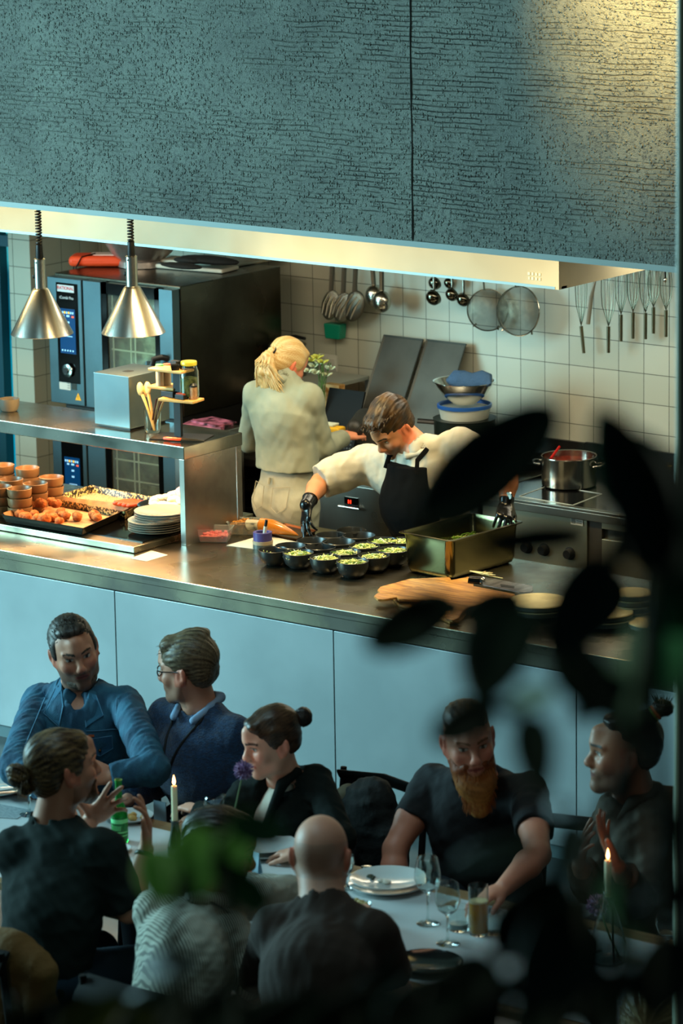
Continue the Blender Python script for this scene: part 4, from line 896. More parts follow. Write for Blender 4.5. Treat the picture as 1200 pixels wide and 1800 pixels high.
# skimmer with ribbed leaf-shaped bowls
for (px_, py_, rw, rh, lab, rz) in ((581, 536, .055, .085, 'ribbed oval skimmer at the left end of the hanging tools', .35), (602, 540, .06, .085, 'ribbed skimmer second from the left of the hanging tools', .5), (622, 538, .065, .09, 'dark oval skimmer third from the left of the hanging tools', .55)):
    t = hang('skimmer', lab, 'skimmer', px_, py_)
    M_ = Matrix.Rotation(rz, 4, 'Y')
    MB().ell((0, 0, 0), (rw, .022, rh), 24, 14, M_).build('bowl', UTR if px_ < 620 else mat('ribbed_dark', '#7b786c', .3, 1., bump=(160, .6, .005)), t, smooth=True)
    for k in range(3):
        MB().tube([M_ @ Vector((rw*(-.5+.45*k), -.017, -rh*.7)), M_ @ Vector((rw*(-.55+.45*k), -.024, 0)), M_ @ Vector((rw*(-.4+.4*k), -.017, rh*.7))], [(.004, .004), (.009, .005), (.004, .004)], 8).build('rib', CHROME, t, smooth=True)
    handle(t, .015, RZ-t.location.z, .013, m=mat('utensil_grey', '#77756c', .35, .9), z0=rh*.8)
for (px_, py_, lab) in ((658, 520, 'round ladle, left of the close pair beside the skimmers'), (671, 530, 'round ladle, right of the close pair beside the skimmers')):
    t = hang('ladle', lab, 'ladle', px_, py_, Y=14.78 if px_ < 665 else 14.74)
    MB().ell((0, 0, 0), (.052, .042, .058), 24, 14).build('bowl', UT, t, smooth=True)
    handle(t, -.012 if px_ < 665 else .0, RZ-t.location.z, .013, z0=.05)
for k, (px_, py_, r_, lab) in enumerate(((763, 522, .043, 'small dark ladle hanging left of the other small ones'), (765, 497, .036, 'small ladle bowl half behind the hood, at the left'), (795, 517, .036, 'small dark ladle in the middle of the small ones'), (815, 526, .037, 'small shiny ladle hanging right of the other small ones'), (790, 497, .03, 'small ladle bowl half behind the hood, at the right'))):
    t = hang('small_ladle', lab, 'ladle', px_, py_, Y=14.82 if k in (1, 4) else 14.76)
    MB().lathe([(r_, 0), (r_*.9, -.5*r_), (r_*.5, -.85*r_), (0, -.95*r_)], n=24, M=Matrix.Rotation(-1.2, 4, 'X')).build('bowl', mat('ladle_dark', '#5a574b', .12, 1.), t, smooth=True, solid=.0015)
    handle(t, .0, RZ-t.location.z, .006, z0=r_*.8)
# sieves
MESH_ = mat('fine_wire_mesh', '#6f6a58', .5, .8, alpha=.62, vary=('#4a463a', 40))
for (px_, py_, R_, lab, rz) in ((912, 547, .124, 'large round wire sieve, in front of the paler one', 0), (857, 545, .105, 'paler wire sieve half behind the large one', .45)):
    t = hang('wire_sieve', lab, 'sieve', px_, py_, Y=14.78 if R_ > .11 else 14.83)
    M_ = Matrix.Rotation(rz, 4, 'Z') @ Matrix.Rotation(math.radians(-97), 4, 'X')
    MB().lathe([(R_, 0), (R_*.96, -.03), (R_*.75, -.05), (0, -.058)], n=44, M=M_).build('mesh', MESH_, t, smooth=True)
    MB().tube([M_ @ Vector((R_*math.cos(a_*.1309), R_*math.sin(a_*.1309), 0)) for a_ in range(49)], .004, 8).build('rim', UT, t, smooth=True)
    MB().tube([(-.02, 0, R_*.95), (-.03, 0, R_+.1), (-.02, .01, RZ-t.location.z)], .005, 8).build('handle', UT, t, smooth=True)
    for s in (-1, 1): MB().tube([(s*R_*.65, -.005, -R_*.72), (s*R_*.75, -.02, -R_*.85)], .005, 8).build('hook', UT, t, smooth=True)
# whisks
wh = [(1020, 620, 573, -.02, 'first whisk from the left, its handle tilted'), (1069, 620, 574, 0, 'big-wired whisk second from the left'), (1091, 600, 553, 0, 'third whisk from the left'), (1112, 595, 549, 0, 'fourth whisk from the left'), (1134, 596, 550, 0, 'fifth whisk from the left'), (1148, 586, 540, 0, 'sixth whisk from the left, higher than its neighbours'), (1170, 592, 545, 0, 'whisk at the right end of the row')]
for k, (px_, yb_, yt_, tilt, lab) in enumerate(wh):
    Y_ = 14.80 if k % 2 else 14.83
    b_ = at_y(px_, yb_, Y_); tp = at_y(px_, yt_, Y_); hl = tp.z-b_.z
    t = thing('whisk', lab+', hanging handle-down on the tiles', 'whisk', b_, group='whisks on the wall')
    MB().tube([(tilt*-1, 0, 0), (-tilt*.2, 0, hl)], [.0085, .0095], 14).build('handle', mat('whisk_handle', '#7d7862', .3, 1.), t, smooth=True)
    zt_ = RZ-b_.z+.02; Rw = .05 if k != 1 else .062
    mb = MB()
    for q in range(5):
        a_ = q*math.pi/5+.2; ca, sa = math.cos(a_), math.sin(a_)*.6
        pts_ = []
        for u in range(15):
            v = u/14; prof = math.sin(math.pi*min(1, v))
            x_ = Rw*math.cos(math.pi*v)*(math.sin(math.pi*v)**.35 if 0 < v < 1 else 0)
            z_ = hl+(zt_-hl)*(math.sin(math.pi*v)**.8 if 0 < v < 1 else 0)
            pts_.append((x_*ca-tilt*.2, x_*sa, z_))
        mb.tube(pts_, .0013, 4)
    mb.build('wires', mat('whisk_wire', '#6e6a58', .3, 1.), t, smooth=True)
t = hang('spatula', 'narrow spatula between the first two whisks', 'spatula', 1033, 570, Y=14.83)
MB().tube([(0, 0, 0), (.02, 0, .14), (.045, 0, .22)], [(.011, .004), (.011, .004), (.004, .003)], 8).build('blade', mat('spatula_grey', '#8f8c7e', .4), t, smooth=True)
t = hang('bulb_hook', 'small steel hook with a dark knob at the right end of the rail', 'hook', 1169, 492, Y=14.78)
MB().tube([(0, 0, .01), (0, 0, .1)], .005, 8).build('hook', BLACK, t, smooth=True); MB().ell((0, 0, -.0), (.01, .01, .014)).build('knob', CHROME, t, smooth=True)
# wall bits
a_ = at_y(587, 582, 14.85)
t = thing('sponge_holder', 'green plastic box fixed to the tiles below the skimmers', 'holder', (a_.x, 14.86, a_.z))
mb = MB(); mb.prism([(-.048, -.04), (.046, -.04), (.056, .04), (-.056, .04)], -.03, .03, Matrix(((1, 0, 0, 0), (0, 0, 1, 0), (0, 1, 0, 0), (0, 0, 0, 1)))); mb.build('box', mat('jade_plastic', '#0c8267', .35), t, bevel=.006)
a_ = at_y(576, 638, 14.89)
t = thing('power_outlet', 'white double socket on the tiles by the flowers', 'socket', (a_.x, 14.892, a_.z))
MB().rbox(0, 0, -.045, .125, .014, .09).build('plate', mat('socket_white', '#c9c8ba', .4), t, bevel=.003)
MB().rbox(-.03, -.008, -.03, .055, .008, .06).build('cover', mat('socket_white', '#c9c8ba', .4), t, bevel=.003)
MB().rbox(.032, -.008, -.03, .05, .008, .06).build('cover', mat('socket_white', '#c9c8ba', .4), t, bevel=.003)

# ------------------------------------------------------------------ clutter round the blonde cook
sx0 = max(at_y(432, 650, 14.45).x, -12.06); sx1 = at_y(567, 680, 14.45).x
t = thing('bench_shelf', 'small pale metal shelf standing on the back bench', 'shelf', ((sx0+sx1)/2, 14.6, .901))
MB().box(sx0, sx1, 14.42, 14.84, 1.19, 1.21).build('shelf', mat('shelf_pale', '#a5a79b', .4, .3), t, bevel=.002, world=True)
MB().box(sx0, sx0+.12, 14.40, 14.42, 1.15, 1.21).build('front_lip', WHITE, t, world=True)
for x_, y_ in ((sx0+.008, 14.43), (sx1-.008, 14.43), (sx0+.008, 14.83), (sx1-.008, 14.83)): MB().box(x_-.008, x_+.008, y_-.008, y_+.008, .901, 1.19).build('post', mat('shelf_grey', '#7d7f7a', .4, .6), t, world=True)
t = thing('stock_pot', 'steel pot with black lid handle behind the blonde cook\'s head', 'pot', (at_y(500, 600, 14.6).x, 14.62, 1.211))
MB().lathe([(0, 0), (.10, 0), (.10, .16), (.104, .163), (.09, .172), (0, .185)], n=32).build('pot', mat('pot_olive', '#777563', .3, .9), t, smooth=True)
MB().tube([(0, 0, .18), (0, 0, .2), (.06, -.0, .21), (.12, 0, .205)], [(.012, .01), (.014, .01), (.018, .01), (.012, .008)], 10).build('lid_handle', BLACK, t, smooth=True)
t = thing('slotted_turner', 'black slotted turner standing behind the blonde cook\'s head', 'turner', (at_y(497, 590, 14.5).x, 14.5, at_y(497, 590, 14.5).z-.05))
M_ = Matrix.Rotation(.1, 4, 'Y')
mb = MB()
for (x0_, x1_, z0_, z1_) in ((-.035, .035, .0, .03), (-.035, .035, .055, .07), (-.035, -.02, .03, .055), (.015, .035, .03, .055)): mb.obox(M_ @ Matrix.Translation(((x0_+x1_)/2, 0, (z0_+z1_)/2)), (x1_-x0_)/2, .004, (z1_-z0_)/2)
mb.build('head', BLACK, t)
MB().tube([(0, 0, .0), (0, .0, -.08)], .006, 8).build('handle', BLACK, t, smooth=True)
o = t; o.location.z = 1.31
for k, (px_, py_, lab) in enumerate(((446, 636, 'folded pale cloth on the small shelf, lower one'), (462, 630, 'folded pale cloth on the small shelf beside the cook\'s hair'))):
    a_ = at_y(px_, py_, 14.5); t = thing('folded_cloth', lab, 'cloth', (a_.x, 14.52+.06*k, 1.2115))
    MB().rbox(0, 0, 0, .09, .12, .03+.02*k, rz=.2*k).build('cloth', mat('cloth_pale', '#a9aa94', .9, bump=(50, .5, .008)), t, bevel=.008)
# flowers
a_ = at_y(553, 640, 14.35)
t = thing('flower_vase', 'bunch of cream and yellow flowers in a small glass on the bench', 'flowers', (a_.x, 14.40, .901))
MB().lathe([(0, 0), (.03, 0), (.035, .1), (.033, .1), (.028, .006), (0, .005)], n=20).build('glass', GLASS, t, smooth=True)
rn = random.Random(5); zf = a_.z-.901; PET = mat('cream_petal', '#d9dbb0', .6); YEL = mat('yellow_petal', '#c9c04c', .6)
ml = MB()
for k in range(9): ml.tube([(0, 0, .02), (rn.uniform(-.02, .02), rn.uniform(-.02, .02), zf*.6), (rn.uniform(-.04, .05), rn.uniform(-.04, .03), zf)], .0022, 5)
ml.build('stems', mat('stem_green', '#4c6a2c', .6), t, smooth=True)
for k in range(11):
    c_ = Vector((rn.uniform(-.045, .055), rn.uniform(-.05, .02), zf+rn.uniform(-.07, .06))); mb = MB(); mb.use(PET if k % 3 else YEL)
    for q in range(6):
        a = q*1.047+k; d = Vector((math.cos(a), math.sin(a)*.8, .5)); mb.tube([c_, c_+d*.018, c_+d*.034], [(.003, .002), (.01, .002), (.002, .001)], 6)
    mb.use(mat('flower_eye', '#1c1a10', .6)).ell(c_+Vector((0, -.006, .006)), (.006, .006, .005)); mb.build('flower', None, t, smooth=True)
# pegged wooden box and black crate
a_ = at_z(575, 745, .901)
xa = at_y(566, 700, 14.45).x; xb = at_y(588, 700, 14.45).x; zt_ = at_y(575, 677, 14.45).z
t = thing('peg_block', 'pale wooden block with three dark holes beside the blonde cook', 'block', ((xa+xb)/2, 14.5, .901))
MB().rbox(0, 0, 0, xb-xa+.02, .05, zt_-.901).build('block', WOOD, t, bevel=.003)
mb = MB()
for q in range(3): mb.lathe([(0, .0), (.007, .0), (.007, -.002)], c=(.02, -.0262, .12+(zt_-1.0)*.36*q), M=Matrix.Rotation(1.5708, 4, 'X'), n=12)
mb.build('holes', BLACK, t)
xa = at_y(588, 700, 14.4).x; xb = at_y(618, 700, 14.4).x
t = thing('black_grate', 'black perforated panel leaning behind the wooden block', 'panel', ((xa+xb)/2, 14.35, .901))
M_ = Matrix.Rotation(-.35, 4, 'X'); mb = MB(); mb.obox(M_ @ Matrix.Translation((-.02, 0, .16)), (xb-xa)/2+.06, .006, .17); mb.build('panel', mat('panel_black', '#0b0d0d', .7, spec=.2), t, bevel=.002)
mb = MB()
for q in range(5):
    for w in range(4): mb.obox(M_ @ Matrix.Translation((.02+.018*w, -.007, .03+.02*q)), .005, .001, .004)
mb.build('holes', mat('hole_grey', '#333838', .6), t)
# gastro pans behind the shelf end
for k, (px_, py_, w, h_, lab) in enumerate(((398, 762, .26, .10, 'steel gastro pan with dark rim at the left end of the back bench'), (412, 722, .2, .17, 'taller steel gastro pan behind the first one'))):
    a_ = at_y(px_, py_, 14.12+.3*k)
    t = thing('gastro_pan', lab, 'gastro pan', (max(a_.x-.02, -11.82), 14.14+.3*k, .901))
    mb = MB(); q_ = [rring(w/2-.02, .1, .02, 0), rring(w/2, .12, .03, h_), rring(w/2+.012, .132, .03, h_), rring(w/2+.012, .132, .03, h_+.004), rring(w/2-.004, .116, .03, h_+.002), rring(w/2-.024, .096, .02, .006)]
    n_ = len(q_[0]); vs = [v for r__ in q_ for v in r__]; fs = [tuple(range(n_)), tuple(range(5*n_, 6*n_))]
    for z_ in range(5):
        for i in range(n_): fs.append((z_*n_+i, z_*n_+(i+1) % n_, (z_+1)*n_+(i+1) % n_, (z_+1)*n_+i))
    mb.add(vs, fs); mb.build('pan', STEEL_D, t, smooth=True, ang=50)
a_ = at_z(352, 737, 1.36)
t = thing('menu_stack', 'stack of dark flowery printed cards behind the wooden stand', 'cards', (at_y(352, 740, 13.75).x, 13.8, 0))
a_ = at_y(352, 742, 13.8)
MB().box(-.12, .14, -.12, .12, 0, a_.z-.02).build('trolley', STEEL, t, bevel=.004)
mb = MB(); mb.rbox(0, 0, a_.z-.02, .22, .16, .02, rz=.3); mb.rbox(.02, .03, a_.z, .2, .14, .008, rz=-.2); mb.build('cards', mat('printed_card', '#22151a', .4, vary=('#a8607a', 22)), t)
# yellow cloth pad under the blonde cook's hand
a_ = at_y(588, 750, 13.98); a_.y = 13.94
t = thing('yellow_sponge', 'yellow scouring pad with grey top by the blonde cook\'s hand', 'sponge', (a_.x+.0, a_.y, a_.z-.02))
MB().rbox(0, 0, 0, .15, .07, .03, rz=.1).build('sponge', mat('sponge_yellow', '#d6a51e', .8, bump=(80, .5, .004)), t, bevel=.008)
MB().rbox(-.02, 0.01, .03, .1, .06, .012, rz=.1).build('scourer', mat('scourer_pale', '#b9bfa8', .9), t, bevel=.004)
# ------------------------------------------------------------------ organic surfaces: blended volumes meshed by surface nets
V3 = lambda *a: np.array(a, dtype=np.float32)
class Vol:
    def __init__(s, h=.006): s.h = h; s.p = []
    def cone(s, a, b, ra, rb, k=.01, flat=None, cap=False, capa=False, sub=False):      # tapered limb; flat=(axis, factor) squashes it
        s.p.append(('c', V3(*a), V3(*b), ra, rb, k, flat, cap, capa, sub)); return s
    def chain(s, pts, rs, k=.01, flat=None, cap=False):
        for i in range(len(pts)-1): s.cone(pts[i], pts[i+1], rs[i], rs[i+1], k, flat, cap and i == len(pts)-2)
        return s
    def ell(s, c, r, k=.01, R=None, sub=False): s.p.append(('e', V3(*c), V3(*r), k, None if R is None else np.array(R, dtype=np.float32), sub)); return s
    def plane(s, c, n, rad):                                                             # cut away what lies beyond the plane, near c
        s.p.append(('p', V3(*c), V3(*n)/np.linalg.norm(n), rad)); return s
    def bounds(s):
        lo = V3(9e9, 9e9, 9e9); hi = -lo
        for q in s.p:
            if q[0] == 'c' and not q[9]:
                r = max(q[3], q[4])*(1 if q[6] is None else max(1, 1))
                lo = np.minimum(lo, np.minimum(q[1], q[2])-r); hi = np.maximum(hi, np.maximum(q[1], q[2])+r)
            elif q[0] == 'e' and not q[5]:
                r = float(max(q[2])); lo = np.minimum(lo, q[1]-r); hi = np.maximum(hi, q[1]+r)
        return lo, hi
    def mesh(s, disp=None):
        h = s.h; lo, hi = s.bounds(); lo = lo-.03; hi = hi+.03
        n = np.ceil((hi-lo)/h).astype(int)+1
        ax = [lo[i]+h*np.arange(n[i], dtype=np.float32) for i in range(3)]
        D = np.full(n, .05, dtype=np.float32)
        for q in s.p:
            if q[0] == 'p':
                r = q[3]; cl, ch = q[1]-r, q[1]+r; k = 0
            elif q[0] == 'c':
                r = max(q[3], q[4])+.05+q[5]; cl, ch = np.minimum(q[1], q[2])-r, np.maximum(q[1], q[2])+r; k = q[5]
            else:
                r = float(max(q[2]))+.05+q[3]; cl, ch = q[1]-r, q[1]+r; k = q[3]
            i0 = np.maximum(0, np.floor((cl-lo)/h).astype(int)); i1 = np.minimum(n, np.ceil((ch-lo)/h).astype(int)+1)
            if (i1 <= i0).any(): continue
            X, Y, Z = [a[i0[i]:i1[i]] for i, a in enumerate(ax)]
            P = [X[:, None, None], Y[None, :, None], Z[None, None, :]]
            sl = tuple(slice(i0[i], i1[i]) for i in range(3)); cur = D[sl]
            if q[0] == 'p':
                d = sum((P[i]-q[1][i])*q[2][i] for i in range(3)); rr = np.sqrt(sum((P[i]-q[1][i])**2 for i in range(3)))
                m = rr < q[3]; cur[m] = np.maximum(cur, np.broadcast_to(d, cur.shape))[m]; continue
            if q[0] == 'c':
                a, b, ra, rb = q[1:5]; ab = b-a; L2 = float(ab@ab)+1e-12
                W = [P[i]-a[i] for i in range(3)]
                if q[6] is not None:                                                     # squash along an axis
                    fa, ff = V3(*q[6][0]), q[6][1]; fa = fa/np.linalg.norm(fa)
                    dd = sum(W[i]*fa[i] for i in range(3))*(ff-1); W = [W[i]+dd*fa[i] for i in range(3)]
                    ab = ab+fa*float(ab@fa)*(ff-1); L2 = float(ab@ab)+1e-12
                t = sum(W[i]*ab[i] for i in range(3))/L2; tc = np.clip(t, 0, 1)
                d = np.sqrt(sum((W[i]-tc*ab[i])**2 for i in range(3)))-(ra+(rb-ra)*tc)
                if q[7]: d = np.maximum(d, (t-1)*math.sqrt(L2))
                if q[8]: d = np.maximum(d, -t*math.sqrt(L2))
                sub = q[9]
            else:
                c, r = q[1], q[2]; W = [P[i]-c[i] for i in range(3)]
                if q[4] is not None: W = [sum(W[j]*q[4][j, i] for j in range(3)) for i in range(3)]
                k0 = np.sqrt(sum((W[i]/r[i])**2 for i in range(3))); k1 = np.sqrt(sum((W[i]/(r[i]*r[i]))**2 for i in range(3)))+1e-9
                d = k0*(k0-1)/k1; sub = q[5]
            if sub:
                d = -d; hh = np.maximum(k-np.abs(cur-d), 0)/max(k, 1e-6); D[sl] = np.maximum(cur, d)+hh*hh*k*.25
            else:
                hh = np.maximum(k-np.abs(cur-d), 0)/max(k, 1e-6); D[sl] = np.minimum(cur, d)-hh*hh*k*.25
        if disp is not None:
            m = np.abs(D) < .03; I = np.nonzero(m); pts = np.stack([ax[i][I[i]] for i in range(3)], 1)
            D[I] += disp(pts).astype(np.float32)
        # surface nets
        S = D < 0
        c = np.zeros(np.array(n)-1, dtype=np.uint8)
        for dx in (0, 1):
            for dy in (0, 1):
                for dz in (0, 1): c += S[dx:n[0]-1+dx, dy:n[1]-1+dy, dz:n[2]-1+dz]
        act = (c > 0) & (c < 8); I = np.nonzero(act); idx = np.full(act.shape, -1, dtype=np.int64); idx[I] = np.arange(len(I[0]))
        acc = np.zeros((len(I[0]), 3), dtype=np.float64); cnt = np.zeros(len(I[0]))
        corners = [(0, 0, 0), (1, 0, 0), (0, 1, 0), (1, 1, 0), (0, 0, 1), (1, 0, 1), (0, 1, 1), (1, 1, 1)]
        edges = [(a, b) for a in range(8) for b in range(a+1, 8) if sum(abs(np.array(corners[a])-np.array(corners[b]))) == 1]
        vals = [D[I[0]+q[0], I[1]+q[1], I[2]+q[2]] for q in corners]
        for a, b in edges:
            va, vb = vals[a], vals[b]; m = (va < 0) != (vb < 0); t = np.where(m, va/(va-vb+1e-12), 0)
            ca, cb = np.array(corners[a]), np.array(corners[b])
            acc += np.where(m[:, None], ca[None]+t[:, None]*(cb-ca)[None], 0); cnt += m
        v = (acc/cnt[:, None]+np.stack(I, 1))*h+lo
        F = []
        for d in range(3):
            e = [0, 0, 0]; e[d] = 1
            s0 = S[:n[0]-e[0], :n[1]-e[1], :n[2]-e[2]]; s1 = S[e[0]:, e[1]:, e[2]:]
            X = np.nonzero(s0 != s1); u, w = [(1, 2), (2, 0), (0, 1)][d]
            ok = (X[u] > 0) & (X[w] > 0) & (X[u] < n[u]-1) & (X[w] < n[w]-1) & (X[d] < n[d]-1)
            X = [x[ok] for x in X]
            def g(du, dw):
                Y = [x.copy() for x in X]; Y[u] = Y[u]-du; Y[w] = Y[w]-dw; return idx[Y[0], Y[1], Y[2]]
            q = np.stack([g(1, 1), g(0, 1), g(0, 0), g(1, 0)], 1)
            fl = s0[X[0], X[1], X[2]]; q[~fl] = q[~fl][:, ::-1]; F.append(q)
        F = np.concatenate(F); F = F[(F >= 0).all(1)]
        return v.astype(np.float32), F
def vol_object(name, vol, m, parent=None, colour=None, disp=None, smooth_it=1):
    v, F = vol.mesh(disp)
    off = np.array(parent.location) if parent is not None else np.zeros(3)
    me = bpy.data.meshes.new(name)
    if smooth_it:                                    # one or two rounds of Laplacian relaxation
        for _ in range(smooth_it):
            acc = np.zeros_like(v); c = np.zeros(len(v))
            for i in range(4):
                a, b = F[:, i], F[:, (i+1) % 4]
                np.add.at(acc, a, v[b]); np.add.at(c, a, 1)
            v = v*.5+.5*acc/np.maximum(c, 1)[:, None]
    me.vertices.add(len(v)); me.vertices.foreach_set('co', (v-off).astype(np.float32).ravel())
    me.loops.add(F.size); me.loops.foreach_set('vertex_index', F.ravel().astype(np.int32))
    me.polygons.add(len(F)); me.polygons.foreach_set('loop_start', np.arange(0, F.size, 4, dtype=np.int32))
    me.polygons.foreach_set('use_smooth', np.ones(len(F), dtype=bool))
    me.update(calc_edges=True); me.validate()
    me.materials.append(m)
    if colour is None and m.name in HC: colour = hair_colour(m, lambda p: sinnoise(p, 330, 5, (1, 1, .22)))
    if colour is not None:
        ca = me.color_attributes.new('Col', 'FLOAT_COLOR', 'POINT'); c = colour(v); ca.data.foreach_set('color', np.concatenate([c, np.ones((len(v), 1))], 1).astype(np.float32).ravel())
    o = bpy.data.objects.new(name, me); COL.objects.link(o)
    if parent is not None: o.parent = parent
    return o
from mathutils.bvhtree import BVHTree
def snapper(o, f):
    "returns a function that drops a point onto the outside of object o, coming from direction f"
    me = o.data; off = o.parent.location if o.parent else Vector((0, 0, 0))
    T = BVHTree.FromPolygons([v.co+off for v in me.vertices], [tuple(p.vertices) for p in me.polygons]); F_ = Vector(f)
    def g(p, out=.003, d=None):
        D_ = Vector(d) if d is not None else F_; D_ = D_.normalized(); h = T.ray_cast(Vector(p)+D_*.5, -D_, .9)
        return np.array((h[0] if h[0] is not None else Vector(p))+D_*out)
    return g
def sinnoise(p, s, seed=0, st=(1, 1, 1)):
    r = np.random.RandomState(seed); out = np.zeros(len(p))
    for k in range(7):
        d = r.normal(size=3)*np.array(st)*s*(1.0+.6*k/3); out += np.sin(p@d+r.uniform(0, 6.28))/(1+.25*k)
    return out/3.
# ---- people
def frame_from(heading, pitch=0., roll=0.):          # columns: right, forward, up;  heading 0 = +X, pitch > 0 looks up
    h, p = math.radians(heading), math.radians(pitch)
    f = np.array([math.cos(h)*math.cos(p), math.sin(h)*math.cos(p), math.sin(p)])
    r = np.array([math.sin(h), -math.cos(h), 0.]); u = np.cross(r, f)
    a = math.radians(roll); r2 = r*math.cos(a)+u*math.sin(a); u2 = u*math.cos(a)-r*math.sin(a)
    return np.stack([r2, f, u2], 1)
class Head:
    def __init__(s, c, heading, pitch=0, roll=0, sc=1.0, wide=1.0): s.c = np.array(c, dtype=float); s.R = frame_from(heading, pitch, roll); s.s = sc; s.w = wide
    def P(s, x, y, z): return s.c+s.R@(np.array([x*s.w, y, z])*s.s)
    def loc(s, v): return ((v-s.c)@s.R)/s.s
    def E(s, V, c, r, k=.012, sub=False): V.ell(s.P(*c), np.array(r)*s.s, k*s.s, s.R, sub)
    def C(s, V, a, b, ra, rb, k=.01, sub=False): V.cone(s.P(*a), s.P(*b), ra*s.s, rb*s.s, k*s.s, sub=sub)
    def build(s, V, jaw=1.0, nose=1.0, chin=1.0, mouth_open=0., fem=False):
        E, C = s.E, s.C
        E(V, (0, -.012, .04), (.076, .098, .086), .01)
        E(V, (0, .022, .0), (.067, .068, .085), .03)
        E(V, (0, .035, -.045), (.054*jaw, .052, .062), .03)
        for q in (-1, 1):
            C(V, (q*.058*jaw, -.0, -.03), (q*.046*jaw, .02, -.075), .022, .018, .03)
            C(V, (q*.046*jaw, .02, -.075), (q*.012, .072, -.098), .018, .018, .025)
            E(V, (q*.04, .062, -.018), (.026, .024, .024), .02)
            E(V, (q*.0335, .09, .012), (.019, .013, .0135), .012, sub=True)
            E(V, (q*.032, .0735, .0115), (.0145, .013, .0125), .003)
            C(V, (q*.014, .0885, .034), (q*.048, .074, .034), .0085 if not fem else .006, .006, .014)
            C(V, (q*.018, .085, .0165), (q*.044, .078, .016), .0036, .0036, .004)
            E(V, (q*.011, .103, -.030), (.0095, .011, .008), .006)
            E(V, (q*.080, -.008, -.002), (.009, .020, .033), .006); E(V, (q*.088, -.020, .006), (.006, .010, .027), .006); E(V, (q*.088, -.001, .002), (.005, .011, .019), .005, sub=True)
            E(V, (q*.076, -.004, -.026), (.009, .012, .012), .008)
        C(V, (0, .086, .024), (0, .108*1., -.018), .0085, .0115, .012); E(V, (0, .108+.006*(nose-1)*10, -.025), (.0125, .0135, .011), .01)
        C(V, (0, .084, .045), (0, .082, .07), .02, .02, .03)
        E(V, (0, .082, -.058), (.028, .016, .022), .02)
        o = .004*mouth_open
        C(V, (-.018, .091, -.0525+o), (.018, .091, -.0525+o), .0052, .0052, .006); C(V, (-.006, .096, -.0525+o), (.006, .096, -.0525+o), .0052, .0052, .006)
        C(V, (-.015, .091, -.0635-o), (.015, .091, -.0635-o), .0062, .0062, .006)
        C(V, (-.024, .0985, -.058), (.024, .0985, -.058), .0022+o*.6, .0022+o*.6, .003, sub=True)
        E(V, (0, .078, -.098*chin), (.02, .02, .018), .02)
    def colour(s, base='#c58a6c', lip='#a1544a', brow='#3b2a1c', beard=None, beard_top=-.04, stubble=None, sk=.45, iris='#2c2a22', hairline=None, hair='#2d2018', eyes=True):
        b = np.array(srgb(base)); lp = np.array(srgb(lip)); br = np.array(srgb(brow))
        def f(v):
            q = s.loc(v.astype(float)); x, y, z = q.T; ax = np.abs(x)
            head = (z > -.125) & (y > .0) & (ax < .1) & (z < .13) & (y < .13)
            c = np.tile(b, (len(v), 1))
            red = np.exp(-(((ax-.045)/.02)**2+((z+.02)/.022)**2+((y-.07)/.04)**2))+np.exp(-((x/.014)**2+((z+.025)/.014)**2+((y-.11)/.02)**2))
            c *= (1-.25*np.clip(red, 0, 1))[:, None]**np.array([0., 1., 1.])
            ear = (ax > .074) & (np.abs(y) < .035) & (np.abs(z) < .04); c[ear] *= np.array([1.05, .72, .68])
            if stubble:
                w = head & (z < -.03+.35*(.0-y)*.0) & (z > -.13); ww = np.clip((-.028-z)/.02, 0, 1)*head; ww = np.where(ax < .03, np.clip((-.036-z)/.01, 0, 1)*head, ww)
                c = c*(1-sk*ww[:, None])+np.array(srgb(stubble))*sk*ww[:, None]
            if hairline is not None:                  # shaved or receding sides
                w = (z > hairline[0]-.55*(y-.02)*0) & (y < hairline[1]) & (ax > .0) & (z > -.05) & ~ear
                w &= ~((z > hairline[2])); ww = w*hairline[3]; c = c*(1-ww[:, None])+np.array(srgb(hair))*ww[:, None]
            m = head & (np.abs(z+.058) < .0095-ax*.22) & (ax < .027) & (y > .075); c[m] = lp
            m = head & (np.abs(z+.058) < .0016) & (ax < .024) & (y > .075); c[m] = lp*.35
            m = head & (np.abs(z-(.034+.004*np.sin((ax-.012)*70))) < .0052-ax*.03) & (ax > .012) & (ax < .053) & (y > .06); c[m] = br
            if eyes:
                m = head & (np.abs(z-.0115) < .0062) & (np.abs(ax-.032) < .0125) & (y > .079); c[m] = np.array([.5, .47, .42])
                m2 = m & (np.abs(ax-.032) < .0052); c[m2] = np.array(srgb(iris))
            m = head & (np.abs(z-.0185) < .002) & (np.abs(ax-.032) < .015) & (y > .074); c[m] = br*.5
            nm = head & (np.abs(z+.036) < .004) & (np.abs(ax-.009) < .004) & (y > .09); c[nm] = b*.2
            return np.clip(c, 0, 1)
        return f
def basis(d, n):                                     # hand frame: d along the fingers, n out of the back of the hand
    d = np.array(d, float); d /= np.linalg.norm(d); n = np.array(n, float); n -= d*(n@d); n /= np.linalg.norm(n); s = np.cross(d, n); return d, n, s
